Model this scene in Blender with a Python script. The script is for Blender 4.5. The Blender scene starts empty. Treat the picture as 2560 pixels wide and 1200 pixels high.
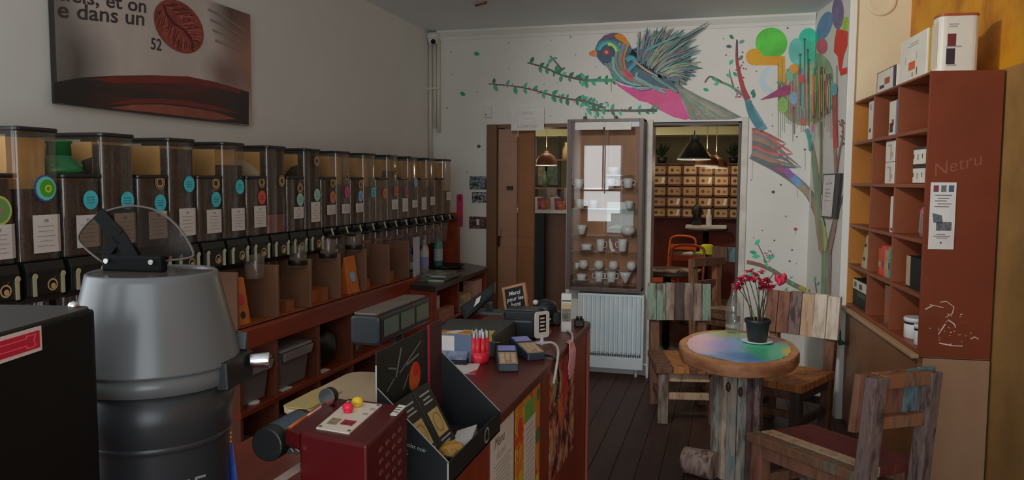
import bpy, bmesh, math, random
from mathutils import Matrix, Vector, Euler
random.seed(11)
SC = bpy.context.scene
COL = SC.collection
pi = math.pi

# ------------------------------------------------------------------ camera
YAW, PITCH, ROLL, FPX = math.radians(-15.478), math.radians(-4.3946), math.radians(.3173), 1950.3
CAMP = Vector((0, 0, 1.55))
_f = Vector((math.sin(YAW) * math.cos(PITCH), math.cos(YAW) * math.cos(PITCH), math.sin(PITCH)))
_r = Vector((math.cos(YAW), -math.sin(YAW), 0))
_u = _r.cross(_f)
_r, _u = math.cos(ROLL) * _r + math.sin(ROLL) * _u, -math.sin(ROLL) * _r + math.cos(ROLL) * _u
cam = bpy.data.objects.new('camera', bpy.data.cameras.new('camera'))
COL.objects.link(cam)
cam.matrix_world = Matrix(((_r.x, _u.x, -_f.x, 0), (_r.y, _u.y, -_f.y, 0), (_r.z, _u.z, -_f.z, CAMP.z), (0, 0, 0, 1)))
cam.data.sensor_fit = 'HORIZONTAL'
cam.data.sensor_width = 36
cam.data.lens = 36 * FPX / 2560
cam.data.clip_start = .02
SC.camera = cam

# ------------------------------------------------------------------ light and exposure
SC.view_settings.view_transform = 'Standard'
SC.view_settings.look = 'None'
SC.view_settings.exposure = -0.75
SC.view_settings.gamma = 1
SC.view_settings.use_curve_mapping = False
W = bpy.data.worlds.new('daylight')
SC.world = W
W.use_nodes = True
_bg = W.node_tree.nodes['Background']
_bg.inputs[0].default_value = (.80, .90, 1, 1)
_bg.inputs[1].default_value = .9
SC.cycles.transparent_max_bounces = 40
SC.cycles.max_bounces = 8
SC.cycles.diffuse_bounces = 5
SC.cycles.glossy_bounces = 4
SC.cycles.use_denoising = True

def area(name, loc, size, power, col, rot):
    l = bpy.data.lights.new(name, 'AREA')
    l.shape = 'RECTANGLE'; l.size, l.size_y = size
    l.energy = power; l.color = col
    o = bpy.data.objects.new(name, l)
    o.location = loc; o.rotation_euler = rot
    COL.objects.link(o)
    return o
def point(name, loc, power, col, r=.05):
    l = bpy.data.lights.new(name, 'POINT'); l.energy = power; l.color = col; l.shadow_soft_size = r
    o = bpy.data.objects.new(name, l); o.location = loc; COL.objects.link(o)
    return o
# daylight through the shop front behind the camera (three window openings)
area('window_daylight', (-2.07, -1.12, 1.50), (.62, 1.28), 14, (.93, .97, 1), (pi / 2, 0, 0))
area('window_daylight', (-1.9, -1.12, 2.55), (1.0, .2), 3, (.93, .97, 1), (pi / 2, 0, 0))
area('window_daylight', (.0, -1.12, 1.55), (2.2, 1.75), 68, (.86, .94, 1), (pi / 2, 0, 0))
area('left_fill_light', (-2.43, .72, 1.62), (1.34, 1.6), 26, (.9, .96, 1), (pi / 2, 0, -pi / 2))  # unseen opening on the left, added to brighten the right side
# spot light added above the frame to brighten the mural corner, no fixture
_sl = bpy.data.lights.new('mural_fill_spot', 'SPOT'); _sl.energy = 235; _sl.color = (1, .97, .93); _sl.spot_size = math.radians(84); _sl.spot_blend = .9; _sl.shadow_soft_size = .12
_so = bpy.data.objects.new('mural_fill_spot', _sl); _so.location = (-1.0, 2.5, 2.66); COL.objects.link(_so)
_so.rotation_euler = (Vector((.55, 5.9, 1.55)) - _so.location).to_track_quat('-Z', 'Y').to_euler()
# warm fill added under the back room ceiling, no lamp there
area('back_room_fill', (-1.3, 9.2, 2.3), (1.4, 1.4), 13, (1, .82, .6), (0, 0, 0))

# ------------------------------------------------------------------ pixel rays onto real planes of the room
def ray(x, y): return _r * ((x - 1280) / FPX) - _u * ((y - 600) / FPX) + _f
def onX(x, y, c): d = ray(x, y); return CAMP + d * ((c - CAMP.x) / d.x)
def onY(x, y, c): d = ray(x, y); return CAMP + d * ((c - CAMP.y) / d.y)
def onZ(x, y, c): d = ray(x, y); return CAMP + d * ((c - CAMP.z) / d.z)
def onP(x, y, p, n): d = ray(x, y); n = Vector(n); return CAMP + d * (n.dot(Vector(p) - CAMP) / n.dot(d))

# ------------------------------------------------------------------ materials
def lin(v):
    v = v / 255
    return v / 12.92 if v <= .04045 else ((v + .055) / 1.055) ** 2.4
def A(c, k=5.0):
    return tuple(min(.86, lin(x) * k) for x in c) + (1,)
_M = {}
def M(name, c1, c2=None, c3=None, k=5.0, scale=6, stretch=(1, 1, 1), rough=.5, metal=0, bump=0, detail=4, lo=.35, hi=.65, spec=.5, coat=0, seed=0, hard=False):
    if name in _M: return _M[name]
    m = bpy.data.materials.new(name); m.use_nodes = True
    nt = m.node_tree; b = nt.nodes['Principled BSDF']
    b.inputs['Roughness'].default_value = rough
    b.inputs['Metallic'].default_value = metal
    b.inputs['Specular IOR Level'].default_value = spec
    b.inputs['Coat Weight'].default_value = coat
    b.inputs['Base Color'].default_value = A(c1, k)
    if c2 is not None or bump:
        tc = nt.nodes.new('ShaderNodeTexCoord'); mp = nt.nodes.new('ShaderNodeMapping')
        mp.inputs['Scale'].default_value = stretch; mp.inputs['Location'].default_value = (seed * 3.7, seed * 1.3, seed * 2.1)
        nz = nt.nodes.new('ShaderNodeTexNoise'); nz.inputs['Scale'].default_value = scale; nz.inputs['Detail'].default_value = detail
        nz.inputs['Roughness'].default_value = .62
        nt.links.new(tc.outputs['Object'], mp.inputs['Vector']); nt.links.new(mp.outputs[0], nz.inputs['Vector'])
        if c2 is not None:
            cr = nt.nodes.new('ShaderNodeValToRGB')
            e = cr.color_ramp.elements
            e[0].position = lo; e[0].color = A(c1, k); e[1].position = hi; e[1].color = A(c2, k)
            if c3 is not None:
                x = cr.color_ramp.elements.new((lo + hi) / 2); x.color = A(c3, k)
            if hard: cr.color_ramp.interpolation = 'CONSTANT'
            nt.links.new(nz.outputs['Fac'], cr.inputs[0]); nt.links.new(cr.outputs[0], b.inputs['Base Color'])
        if bump:
            bp = nt.nodes.new('ShaderNodeBump'); bp.inputs['Strength'].default_value = bump; bp.inputs['Distance'].default_value = .01
            nt.links.new(nz.outputs['Fac'], bp.inputs['Height']); nt.links.new(bp.outputs[0], b.inputs['Normal'])
    _M[name] = m
    return m
def clear(name, tint=(1, 1, 1), gloss=.08, rough=.04, gcol=(1, 1, 1), haze=0):
    # thin clear plastic or glass: see-through with a fresnel reflection and, for haze, a milky film
    if name in _M: return _M[name]
    m = bpy.data.materials.new(name); m.use_nodes = True
    nt = m.node_tree; N = nt.nodes
    for n in list(N): N.remove(n)
    out = N.new('ShaderNodeOutputMaterial'); tr = N.new('ShaderNodeBsdfTransparent'); tr.inputs[0].default_value = (*tint, 1)
    gl = N.new('ShaderNodeBsdfGlossy'); gl.inputs['Roughness'].default_value = rough; gl.inputs[0].default_value = (*gcol, 1)
    lw = N.new('ShaderNodeLayerWeight'); lw.inputs['Blend'].default_value = .5
    pw = N.new('ShaderNodeMath'); pw.operation = 'POWER'; pw.inputs[1].default_value = 4.5
    ad = N.new('ShaderNodeMath'); ad.operation = 'MULTIPLY_ADD'; ad.inputs[1].default_value = min(.8, gloss * 10); ad.inputs[2].default_value = gloss; ad.use_clamp = True
    mx = N.new('ShaderNodeMixShader')
    nt.links.new(lw.outputs['Facing'], pw.inputs[0]); nt.links.new(pw.outputs[0], ad.inputs[0]); nt.links.new(ad.outputs[0], mx.inputs[0])
    first = tr
    if haze:
        df = N.new('ShaderNodeBsdfDiffuse'); df.inputs[0].default_value = (.75, .72, .66, 1)
        mh = N.new('ShaderNodeMixShader'); mh.inputs[0].default_value = haze
        nt.links.new(tr.outputs[0], mh.inputs[1]); nt.links.new(df.outputs[0], mh.inputs[2]); first = mh
    nt.links.new(first.outputs[0], mx.inputs[1]); nt.links.new(gl.outputs[0], mx.inputs[2]); nt.links.new(mx.outputs[0], out.inputs[0])
    _M[name] = m
    return m
def glow(name, c, s):
    if name in _M: return _M[name]
    m = bpy.data.materials.new(name); m.use_nodes = True
    b = m.node_tree.nodes['Principled BSDF']
    b.inputs['Base Color'].default_value = (*c, 1); b.inputs['Emission Color'].default_value = (*c, 1); b.inputs['Emission Strength'].default_value = s
    _M[name] = m
    return m

# ------------------------------------------------------------------ mesh builder
class MB:
    def __init__(s, m=None): s.bm = bmesh.new(); s.m = m or Matrix.Identity(4); s.mi = 0
    def v(s, co): return s.bm.verts.new(s.m @ Vector(co))
    def f(s, vs, sm=False):
        try: q = s.bm.faces.new(vs)
        except ValueError: return None
        q.material_index = s.mi; q.smooth = sm
        return q
    def hexa(s, p):
        v = [s.v(c) for c in p]
        for i in ((0, 3, 2, 1), (4, 5, 6, 7), (0, 1, 5, 4), (1, 2, 6, 5), (2, 3, 7, 6), (3, 0, 4, 7)): s.f([v[j] for j in i])
        return s
    def box(s, x0, x1, y0, y1, z0, z1):
        return s.hexa([(x0, y0, z0), (x1, y0, z0), (x1, y1, z0), (x0, y1, z0), (x0, y0, z1), (x1, y0, z1), (x1, y1, z1), (x0, y1, z1)])
    def obox(s, c, size, rot=(0, 0, 0)):
        r = Euler(rot).to_matrix(); c = Vector(c); a, b, d = (q / 2 for q in size)
        return s.hexa([c + r @ Vector(q) for q in ((-a, -b, -d), (a, -b, -d), (a, b, -d), (-a, b, -d), (-a, -b, d), (a, -b, d), (a, b, d), (-a, b, d))])
    def bar(s, p, q, w, h=None, up=(0, 0, 1), w1=None, h1=None):
        p, q = Vector(p), Vector(q); d = (q - p).normalized(); h = h or w; w1 = w1 or w; h1 = h1 or h
        a = d.cross(Vector(up)); a = a.normalized() if a.length > 1e-4 else Vector((1, 0, 0)); b = a.cross(d)
        return s.hexa([p - a * w / 2 - b * h / 2, p + a * w / 2 - b * h / 2, p + a * w / 2 + b * h / 2, p - a * w / 2 + b * h / 2,
                       q - a * w1 / 2 - b * h1 / 2, q + a * w1 / 2 - b * h1 / 2, q + a * w1 / 2 + b * h1 / 2, q - a * w1 / 2 + b * h1 / 2])
    def cyl(s, p, q, r, r1=None, n=16, caps=True):
        p, q = Vector(p), Vector(q); r1 = r if r1 is None else r1
        d = (q - p).normalized(); a = d.orthogonal().normalized(); b = d.cross(a)
        A0 = [s.v(p + (a * math.cos(t) + b * math.sin(t)) * r) for t in (2 * pi * i / n for i in range(n))]
        B0 = [s.v(q + (a * math.cos(t) + b * math.sin(t)) * r1) for t in (2 * pi * i / n for i in range(n))]
        for i in range(n): s.f([A0[i], A0[(i + 1) % n], B0[(i + 1) % n], B0[i]], True)
        if caps: s.f(A0[::-1]); s.f(B0)
        return s
    def lathe(s, prof, c=(0, 0, 0), n=24, cap0=True, cap1=True, sx=1, sy=1):
        c = Vector(c); rings = []
        for r, z in prof:
            if r < 1e-5: rings.append([s.v(c + Vector((0, 0, z)))])
            else: rings.append([s.v(c + Vector((r * sx * math.cos(2 * pi * i / n), r * sy * math.sin(2 * pi * i / n), z))) for i in range(n)])
        for A0, B0 in zip(rings, rings[1:]):
            for i in range(n):
                j = (i + 1) % n
                if len(A0) == 1 and len(B0) == 1: continue
                if len(A0) == 1: s.f([A0[0], B0[j], B0[i]], True)
                elif len(B0) == 1: s.f([A0[i], A0[j], B0[0]], True)
                else: s.f([A0[i], A0[j], B0[j], B0[i]], True)
        if cap0 and len(rings[0]) > 1: s.f(rings[0][::-1])
        if cap1 and len(rings[-1]) > 1: s.f(rings[-1])
        return s
    def tube(s, pts, r, n=8, r1=None, caps=True):
        pts = [Vector(p) for p in pts]; r1 = r if r1 is None else r1; rings = []; a = None
        for i, p in enumerate(pts):
            d = (pts[min(i + 1, len(pts) - 1)] - pts[max(i - 1, 0)]).normalized()
            if a is None: a = d.orthogonal().normalized()
            else:
                a = a - d * a.dot(d); a = a.normalized() if a.length > 1e-5 else d.orthogonal().normalized()
            b = d.cross(a); q = r + (r1 - r) * i / max(1, len(pts) - 1)
            rings.append([s.v(p + (a * math.cos(t) + b * math.sin(t)) * q) for t in (2 * pi * k / n for k in range(n))])
        for A0, B0 in zip(rings, rings[1:]):
            for i in range(n): s.f([A0[i], A0[(i + 1) % n], B0[(i + 1) % n], B0[i]], True)
        if caps: s.f(rings[0][::-1]); s.f(rings[-1])
        return s
    def prism(s, pts, z0, z1, ax='z', sm=False):
        def co(a, b, c): return {'z': (a, b, c), 'y': (a, c, b), 'x': (c, a, b)}[ax]
        A0 = [s.v(co(a, b, z0)) for a, b in pts]; B0 = [s.v(co(a, b, z1)) for a, b in pts]; n = len(pts)
        for i in range(n): s.f([A0[i], A0[(i + 1) % n], B0[(i + 1) % n], B0[i]], sm)
        s.f(A0[::-1]); s.f(B0)
        return s
    def poly(s, pts): s.f([s.v(p) for p in pts]); return s
    def ball(s, c, r, n=12, m=8, sx=1, sy=1, sz=1, lo=-1, hi=1):
        pr = []
        for i in range(m + 1):
            z = lo + (hi - lo) * i / m; t = math.asin(max(-1, min(1, z)))
            pr.append((r * math.cos(t), r * sz * z))
        return s.lathe(pr, c, n, sx=sx, sy=sy)
    def build(s, name, mats, parent=None, bevel=0, seg=2, ang=35, loc=None):
        bmesh.ops.recalc_face_normals(s.bm, faces=s.bm.faces)
        if bevel:
            ed = [e for e in s.bm.edges if len(e.link_faces) == 2 and e.calc_face_angle(0) > math.radians(ang)]
            bmesh.ops.bevel(s.bm, geom=ed, offset=bevel, segments=seg, affect='EDGES', profile=.5, clamp_overlap=True)
        me = bpy.data.meshes.new(name); s.bm.to_mesh(me); s.bm.free()
        for q in (mats if isinstance(mats, (list, tuple)) else [mats]): me.materials.append(q)
        o = bpy.data.objects.new(name, me); COL.objects.link(o)
        if parent: o.parent = parent
        if loc is not None: o.location = loc
        return o

def tag(o, label=None, cat=None, group=None, kind=None):
    if label: o['label'] = label
    if cat: o['category'] = cat
    if group: o['group'] = group
    if kind: o['kind'] = kind
    return o
def thing(name, label, cat, loc=(0, 0, 0), rz=0, group=None):
    o = bpy.data.objects.new(name, None); o.empty_display_size = .05
    o.location = loc; o.rotation_euler = (0, 0, rz); COL.objects.link(o)
    return tag(o, label, cat, group)
def copy_tree(o, parent=None):
    c = o.copy(); COL.objects.link(c)
    if parent: c.parent = parent
    for ch in list(o.children): copy_tree(ch, c)
    return c
def put(o, loc, rz=0, label=None, group=None):
    o.location = loc; o.rotation_euler = (0, 0, rz)
    if label: o['label'] = label
    if group: o['group'] = group
    return o
def struct(o): o['kind'] = 'structure'; return o
_txt = {}
def text(s, name, mat, parent, origin, ux, uz, size, bold=0, align='LEFT', shear=0, wide=1):
    # flat lettering as a mesh: ux is the writing direction, uz the up direction, both on the surface it is printed on
    cu = bpy.data.curves.new('lettering', 'FONT'); cu.body = s; cu.size = size; cu.align_x = align; cu.offset = bold; cu.shear = shear; cu.resolution_u = 3
    t = bpy.data.objects.new('lettering', cu)
    me = bpy.data.meshes.new_from_object(t)
    bpy.data.objects.remove(t); bpy.data.curves.remove(cu)
    ux = Vector(ux).normalized(); uz = Vector(uz); uz = (uz - ux * uz.dot(ux)).normalized(); n = ux.cross(uz); me.transform(Matrix.Diagonal((wide, 1, 1, 1)))
    me.transform(Matrix(((ux.x, uz.x, n.x, origin[0]), (ux.y, uz.y, n.y, origin[1]), (ux.z, uz.z, n.z, origin[2]), (0, 0, 0, 1))))
    me.materials.clear(); me.materials.append(mat); me.name = name
    o = bpy.data.objects.new(name, me); COL.objects.link(o); o['kind'] = 'stuff'
    if parent: o.parent = parent
    return o
def rrect(x0, x1, y0, y1, r, n=4):
    P = []
    for cx, cy, a in ((x1 - r, y1 - r, 0), (x0 + r, y1 - r, 90), (x0 + r, y0 + r, 180), (x1 - r, y0 + r, 270)):
        for i in range(n + 1):
            t = math.radians(a + 90 * i / n); P.append((cx + r * math.cos(t), cy + r * math.sin(t)))
    return P

# ------------------------------------------------------------------ shared materials
WHITE = M('white_paint', (114, 113, 109), (111, 110, 106), scale=2, rough=.6, bump=.03)
LWALL = M('left_wall_paint', (115, 115, 112), (112, 112, 109), scale=1.3, rough=.6, bump=.03)
CEILM = M('ceiling_paint', (114, 121, 126), (111, 118, 123), scale=2, rough=.7)
CREAMW = M('cream_wall_paint', (116, 108, 89), (111, 103, 84), scale=3, rough=.65)
YELLOW = M('yellow_ochre_plaster', (136, 94, 15), (108, 66, 8), (128, 84, 13), scale=3.2, rough=.6, bump=.06, k=3.5)
TANWALL = M('tan_wall_lower', (98, 74, 40), (84, 62, 32), scale=3.2, rough=.6, bump=.06, k=3.8)
BLACK = M('black_plastic', (16, 17, 17), rough=.42, k=2.2)
BLACKM = M('matte_black_card', (15, 18, 18), (12, 14, 14), rough=.6, k=2.2)
DGREY = M('dark_grey_plastic', (40, 41, 42), rough=.45, k=3.0)
CHROME = M('chrome', (150, 150, 150), rough=.22, metal=1, k=3)
PAPER = M('white_paper', (118, 114, 112), (112, 108, 105), scale=9, rough=.7)
PORC = M('white_porcelain', (128, 128, 124), rough=.22, k=5.0)
INK = M('dark_ink', (30, 28, 30), rough=.7, k=3)
REDWOOD = M('red_brown_wood', (80, 30, 12), (58, 20, 9), (70, 25, 10), scale=3, stretch=(6, .6, 6), rough=.38, bump=.04, k=4.5)
ORANGEWOOD = M('orange_wood', (92, 50, 24), (72, 36, 16), scale=3, stretch=(5, 5, .6), rough=.5, bump=.04, k=4.6)
# ================================================================== the room
BY = 6.2          # back wall plane
LX = -2.44        # left wall plane
CZ = 2.775        # ceiling height
# shelf / right wall frame: along s (towards the street), depth d to the right
S0 = Vector((.75, 5.40, 0)); SD = Vector((.081, -.9967, 0)); SN = Vector((.9967, .081, 0)); SROT = math.atan2(SD.y, SD.x)
def SP(s, d, z=0): q = S0 + SD * s + SN * d; return Vector((q.x, q.y, z))

# floor with boards
fl = struct(MB().box(LX - .1, 2.0, -1.3, BY + .1, -.06, -.012).build('floor', M('floor_gap', (24, 16, 14), k=2)))
FLM = [M('dark_floor_board_%d' % i, c1, c2, scale=5, stretch=(5, .5, 5), rough=.55, bump=.03, k=3.6, spec=.3, seed=i) for i, (c1, c2) in enumerate((((46, 28, 23), (36, 24, 20)), ((43, 27, 22), (35, 23, 20)), ((49, 29, 23), (38, 25, 21)), ((41, 28, 23), (34, 24, 20))))]
pm = {}
row = 0; x = LX
while x < 1.9:
    w = .125
    y = -1.25 + (row % 3) * .55
    segs = [(-1.3, y)] if y > -1.25 else []
    while y < BY:
        segs.append((y, min(BY + .1, y + 1.9))); y += 1.9
    for a, b in segs:
        L = round(b - a, 3); k = (L, random.randrange(4))
        if k not in pm:
            o = MB().box(-w / 2 + .0012, w / 2 - .0012, 0.0012, L - .0012, -.012, 0).build('plank', FLM[k[1]], fl, bevel=.0012, seg=1)
            pm[k] = o.data
        else:
            o = bpy.data.objects.new('plank', pm[k]); COL.objects.link(o); o.parent = fl
        o.location = (x + w / 2, a, 0)
    x += w; row += 1
ce = struct(MB().box(LX - .1, 2.0, -1.3, BY + .1, CZ, CZ + .1).build('ceiling', CEILM))
b = MB(); b.box(LX - .12, LX, 1.42, BY + .1, 0, CZ); b.box(LX - .12, LX, .02, 1.42, 0, .8); b.box(LX - .12, LX, .02, 1.42, 2.44, CZ); b.box(LX - .12, LX, -1.3, .02, 0, CZ); struct(b.build('wall_left', LWALL))
# back wall with two openings and a pier between
OL0, OL1, OR0, OR1, OH = -1.925, -1.262, -.622, .118, 2.005
b = MB()
b.box(LX, OL0, BY, BY + .22, 0, CZ); b.box(OL1, OR0, BY, BY + .22, 0, OH); b.box(OR1, 1.2, BY, BY + .22, 0, CZ); b.box(OL0, OR1, BY, BY + .22, OH, CZ)
wb = struct(b.build('wall_back', WHITE))
struct(MB().prism([(BY - .0, CZ - .075), (BY - .012, CZ - .075), (BY - .02, CZ - .05), (BY - .05, CZ - .015), (BY - .055, CZ), (BY, CZ)], -2.36, .58, 'x').build('trim_1', WHITE))
# recess wall with the painted tree, its white post, cream pier and the yellow right wall
TA, TB = Vector((.58, 6.2, 0)), Vector((.712, 5.415, 0)); TD = (TB - TA).normalized(); TN = Vector((-TD.y, TD.x, 0)) * -1
def prism_line(a, b2, th, z0, z1):
    a, b2 = Vector(a), Vector(b2); d = (b2 - a).normalized(); n = Vector((-d.y, d.x, 0)) * th
    return MB().hexa([a.to_2d().to_3d() + Vector((0, 0, z0)), b2 + Vector((0, 0, z0)), b2 + n + Vector((0, 0, z0)), a + n + Vector((0, 0, z0)), a + Vector((0, 0, z1)), b2 + Vector((0, 0, z1)), b2 + n + Vector((0, 0, z1)), a + n + Vector((0, 0, z1))])
wt = struct(prism_line(TA, TB, .1, 0, CZ).build('wall_recess', WHITE))
struct(MB().box(.708, .752, 5.395, 5.45, 0, CZ).build('trim_2', M('white_gloss_trim', (122, 119, 110), rough=.4), bevel=.004))
wc = struct(MB().box(.752, 1.3, 5.42, 5.52, 0, CZ).build('wall_pier', CREAMW))
R0, R1 = SP(-.03, .315), SP(6.9, .315)
struct(prism_line(R0, R1, .12, 2.06, CZ).build('wall_right', YELLOW))
struct(prism_line(R0, R1, .12, 0, 2.06).build('wall_right_lower', TANWALL))
# shop front behind the camera
STORE = M('brown_shopfront', (70, 42, 26), (58, 34, 20), scale=4, rough=.5)
b = MB()
for x0, x1, z0, z1 in ((LX, -2.39, 0, CZ), (-2.39, -1.74, 0, .85), (-2.39, -1.3, 2.14, 2.45), (-2.39, -1.3, 2.65, CZ), (-1.74, -1.12, 0, 2.14), (-1.3, -1.12, 2.14, CZ), (-1.12, 1.12, 0, .66), (-1.12, 1.12, 2.44, CZ), (1.12, 2.0, 0, CZ)):
    b.box(x0, x1, -1.3, -1.2, z0, z1)
struct(b.build('wall_front', STORE))
b = MB()
for x0, x1, z0, z1 in ((-2.39, -1.74, 1.37, 1.395), (-2.06, -2.035, 1.395, 2.14), (-1.95, -1.74, 1.395, 1.46), (-2.39, -2.3, .85, 1.12), (-1.90, -1.74, .85, 1.0)): b.box(x0, x1, -1.08, -1.05, z0, z1)
struct(b.build('reflection_bars', STORE))  # unseen bars and panels added to break up the reflection in the cabinet glass
# ---------- back room
RY = 10.5
RC = 2.36
struct(MB().box(-4.4, 1.5, BY + .22, RY + .1, -.06, 0).build('floor_back_room', M('back_room_floor', (40, 22, 16), (30, 17, 12), scale=4, rough=.5, k=3)))
struct(MB().box(-4.4, 1.5, BY + .22, RY + .1, RC, RC + .1).build('ceiling_back_room', M('back_room_ceiling', (130, 116, 92), rough=.7, k=4.6)))
GRN = M('olive_wall', (58, 54, 38), (48, 46, 33), scale=2, rough=.7, k=4)
struct(MB().box(-4.4, 1.5, RY, RY + .1, 0, RC).build('wall_back_room', GRN))
struct(MB().box(-4.5, -4.4, BY + .22, RY, 0, RC).build('wall_back_room_left', M('brown_wall', (52, 34, 22), rough=.7, k=4)))
struct(MB().box(1.5, 1.6, BY + .22, RY, 0, RC).build('wall_back_room_right', M('brown_wall', (52, 34, 22))))
struct(MB().box(-1.5, 1.5, RY - .03, RY, 0, 1.06).build('baseboard_back', M('red_wainscot', (84, 30, 16), (64, 22, 12), scale=3, rough=.5, k=4)))
struct(MB().box(-4.4, 1.5, RY - .36, RY, 2.13, RC).build('trim_3', M('cream_beam', (140, 122, 92), rough=.6, k=4.8)))
struct(MB().box(-4.4, 1.5, 8.6, 8.75, 2.24, RC).build('trim_4', M('cream_beam', (124, 108, 80))))
# door frames
FRB = M('brown_door_paint', (84, 56, 36), (76, 50, 32), scale=3, rough=.45, k=4.4)
b = MB(); b.box(OL0 - .012, OL0 + .075, BY - .012, BY + .235, 0, OH + .0); b.box(OL0 + .075, OL1, BY + .01, BY + .235, OH - .028, OH)
struct(b.build('trim_5', M('dark_door_frame', (60, 40, 25), rough=.45, k=4.2), bevel=.002))
b = MB(); b.box(OR0 - .004, OR0 + .042, BY - .02, BY + .235, 0, OH + .02); b.box(OR1 - .035, OR1 + .012, BY - .02, BY + .235, 0, OH + .03)
struct(b.build('trim_6', M('grey_white_frame', (112, 108, 102), (98, 95, 90), scale=8, rough=.5), bevel=.003))
b = MB(); b.box(OR1 - .055, OR1 - .036, BY + .03, BY + .2, 0, OH - .01); b.box(OR0 + .042, OR1 - .055, BY + .03, BY + .2, OH - .025, OH + .002)
struct(b.build('trim_7', M('dark_inner_frame', (48, 42, 38), rough=.5, k=3.5), bevel=.002))
# folding door, two leaves, standing half open in the left opening
d1 = struct(thing('door_1', None, None, (OL0 + .076, BY + .03, 0)))
xs = [0, .155, .305]
for i in range(2):
    a = Vector((xs[i], (0, .05)[i], 0)); c = Vector((xs[i + 1], (.05, 0)[i], 0))
    d = (c - a).normalized(); n = Vector((d.y, -d.x, 0))
    b = MB(Matrix(((d.x, -n.x, 0, a.x), (d.y, -n.y, 0, a.y), (0, 0, 1, 0), (0, 0, 0, 1))))
    L = (c - a).length
    b.box(.002, L - .002, 0, .03, .012, OH - .035)
    lf = b.build('door_leaf', FRB, d1, bevel=.003)
    b = MB(Matrix(((d.x, -n.x, 0, a.x), (d.y, -n.y, 0, a.y), (0, 0, 1, 0), (0, 0, 0, 1))))
    for z0, z1 in ((.1, 1.0), (1.08, OH - .13)):
        for q in ((.014, .020, z0, z1), (L - .020, L - .014, z0, z1), (.014, L - .014, z0, z0 + .006), (.014, L - .014, z1 - .006, z1)): b.box(q[0], q[1], -.0045, 0, q[2], q[3])
    b.build('door_moulding', FRB, lf)
    if i == 0:
        b = MB(); b.box(.075, .125, -.004, .018, 1.47, 1.5); b.build('door_sign', BLACK, lf)
    if i == 1:
        b = MB(); b.box(.012, .028, .008, .05, 1.02, 1.14); b.cyl((.02, .02, 1.08), (.02, -.03, 1.08), .007); b.bar((.02, -.03, 1.08), (.02, -.03, 1.0), .012); b.build('door_handle', M('dark_bronze', (24, 18, 14), rough=.35, metal=.6, k=3), lf)
# ================================================================== left wall: picture, pipes, camera
pic = thing('wall_picture', 'large frameless photo print of a red coffee bean on a book page, on left wall', 'picture', (LX + .004, 0, 0))
PX = .026
b = MB(); b.box(0, PX, 2.37, 3.60, 1.825, 2.395); b.build('print_panel', M('print_edge', (22, 20, 18), k=3), pic)
def blobs(m, lst, axes=(1, 2), kk=4.2):
    # printed gradients of the photograph on the panel: soft round tones mixed into the base colour, in object space
    nt = m.node_tree; bs = nt.nodes['Principled BSDF']; tc = nt.nodes.new('ShaderNodeTexCoord'); cur = None
    lk = bs.inputs['Base Color'].links
    cur = lk[0].from_socket if lk else None
    for (y, z_, ry, rz_, c, st) in lst:
        mp = nt.nodes.new('ShaderNodeMapping'); lo_ = [0, 0, 0]; sc_ = [0, 0, 0]; lo_[axes[0]] = -y / ry; lo_[axes[1]] = -z_ / rz_; sc_[axes[0]] = 1 / ry; sc_[axes[1]] = 1 / rz_; mp.inputs['Location'].default_value = lo_; mp.inputs['Scale'].default_value = sc_
        gr_ = nt.nodes.new('ShaderNodeTexGradient'); gr_.gradient_type = 'SPHERICAL'; mu = nt.nodes.new('ShaderNodeMath'); mu.operation = 'MULTIPLY'; mu.inputs[1].default_value = st; mu.use_clamp = True
        mx = nt.nodes.new('ShaderNodeMix'); mx.data_type = 'RGBA'
        nt.links.new(tc.outputs['Object'], mp.inputs[0]); nt.links.new(mp.outputs[0], gr_.inputs[0]); nt.links.new(gr_.outputs['Fac'], mu.inputs[0]); nt.links.new(mu.outputs[0], mx.inputs['Factor'])
        if cur is None: mx.inputs['A'].default_value = bs.inputs['Base Color'].default_value
        else: nt.links.new(cur, mx.inputs['A'])
        mx.inputs['B'].default_value = A(c, kk); cur = mx.outputs['Result']
    nt.links.new(cur, bs.inputs['Base Color']); return m
PAGE = blobs(M('print_page', (106, 101, 97), (98, 92, 88), scale=2.2, rough=.45), [(2.36, 1.98, .33, .30, (44, 40, 38), 1.5), (2.36, 2.2, .14, .5, (70, 66, 62), 1.3), (3.66, 2.40, .42, .36, (30, 28, 27), 2.2), (3.62, 2.12, .34, .40, (92, 66, 56), 1.3), (3.40, 2.06, .22, .13, (74, 58, 54), 1.3)])
PT = [(2.376 + .0, 1.9), ]
def pz(px, py, lift=0): q = onX(px, py, LX + .004 + PX + .001 + lift); return (q.x - LX - .004, q.y, q.z)
def pshape(name, pts, mat, lift, parent=pic):
    return MB().poly([pz(x, y, lift) for x, y in pts]).build(name, mat, parent)
b = MB(); b.poly([(PX + .0006, y, z) for y, z in ((2.37, 1.825), (3.60, 1.825), (3.60, 2.395), (2.37, 2.395))]); b.build('printed_page', PAGE, pic)
pshape('printed_book_spine', [(136, 206), (200, 194), (290, 189), (380, 188), (470, 191), (540, 205), (622, 230), (622, 312), (560, 306), (470, 297), (380, 287), (290, 276), (200, 265), (137, 256)], M('print_spine', (30, 24, 22), (48, 24, 20), (38, 22, 19), scale=3, stretch=(1, .5, 6), k=3.6), .0009)
pshape('printed_red_band', [(230, 198), (290, 191), (380, 190), (470, 193), (540, 207), (600, 224), (600, 236), (540, 218), (470, 208), (380, 208), (290, 208)], M('print_red', (72, 22, 20), (60, 20, 18), scale=6, k=4), .0012)
pshape('printed_red_band', [(260, 262), (330, 248), (400, 246), (470, 252), (540, 266), (600, 284), (540, 276), (470, 264), (400, 258), (330, 259)], M('print_red2', (66, 24, 20), k=4), .0012)
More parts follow.
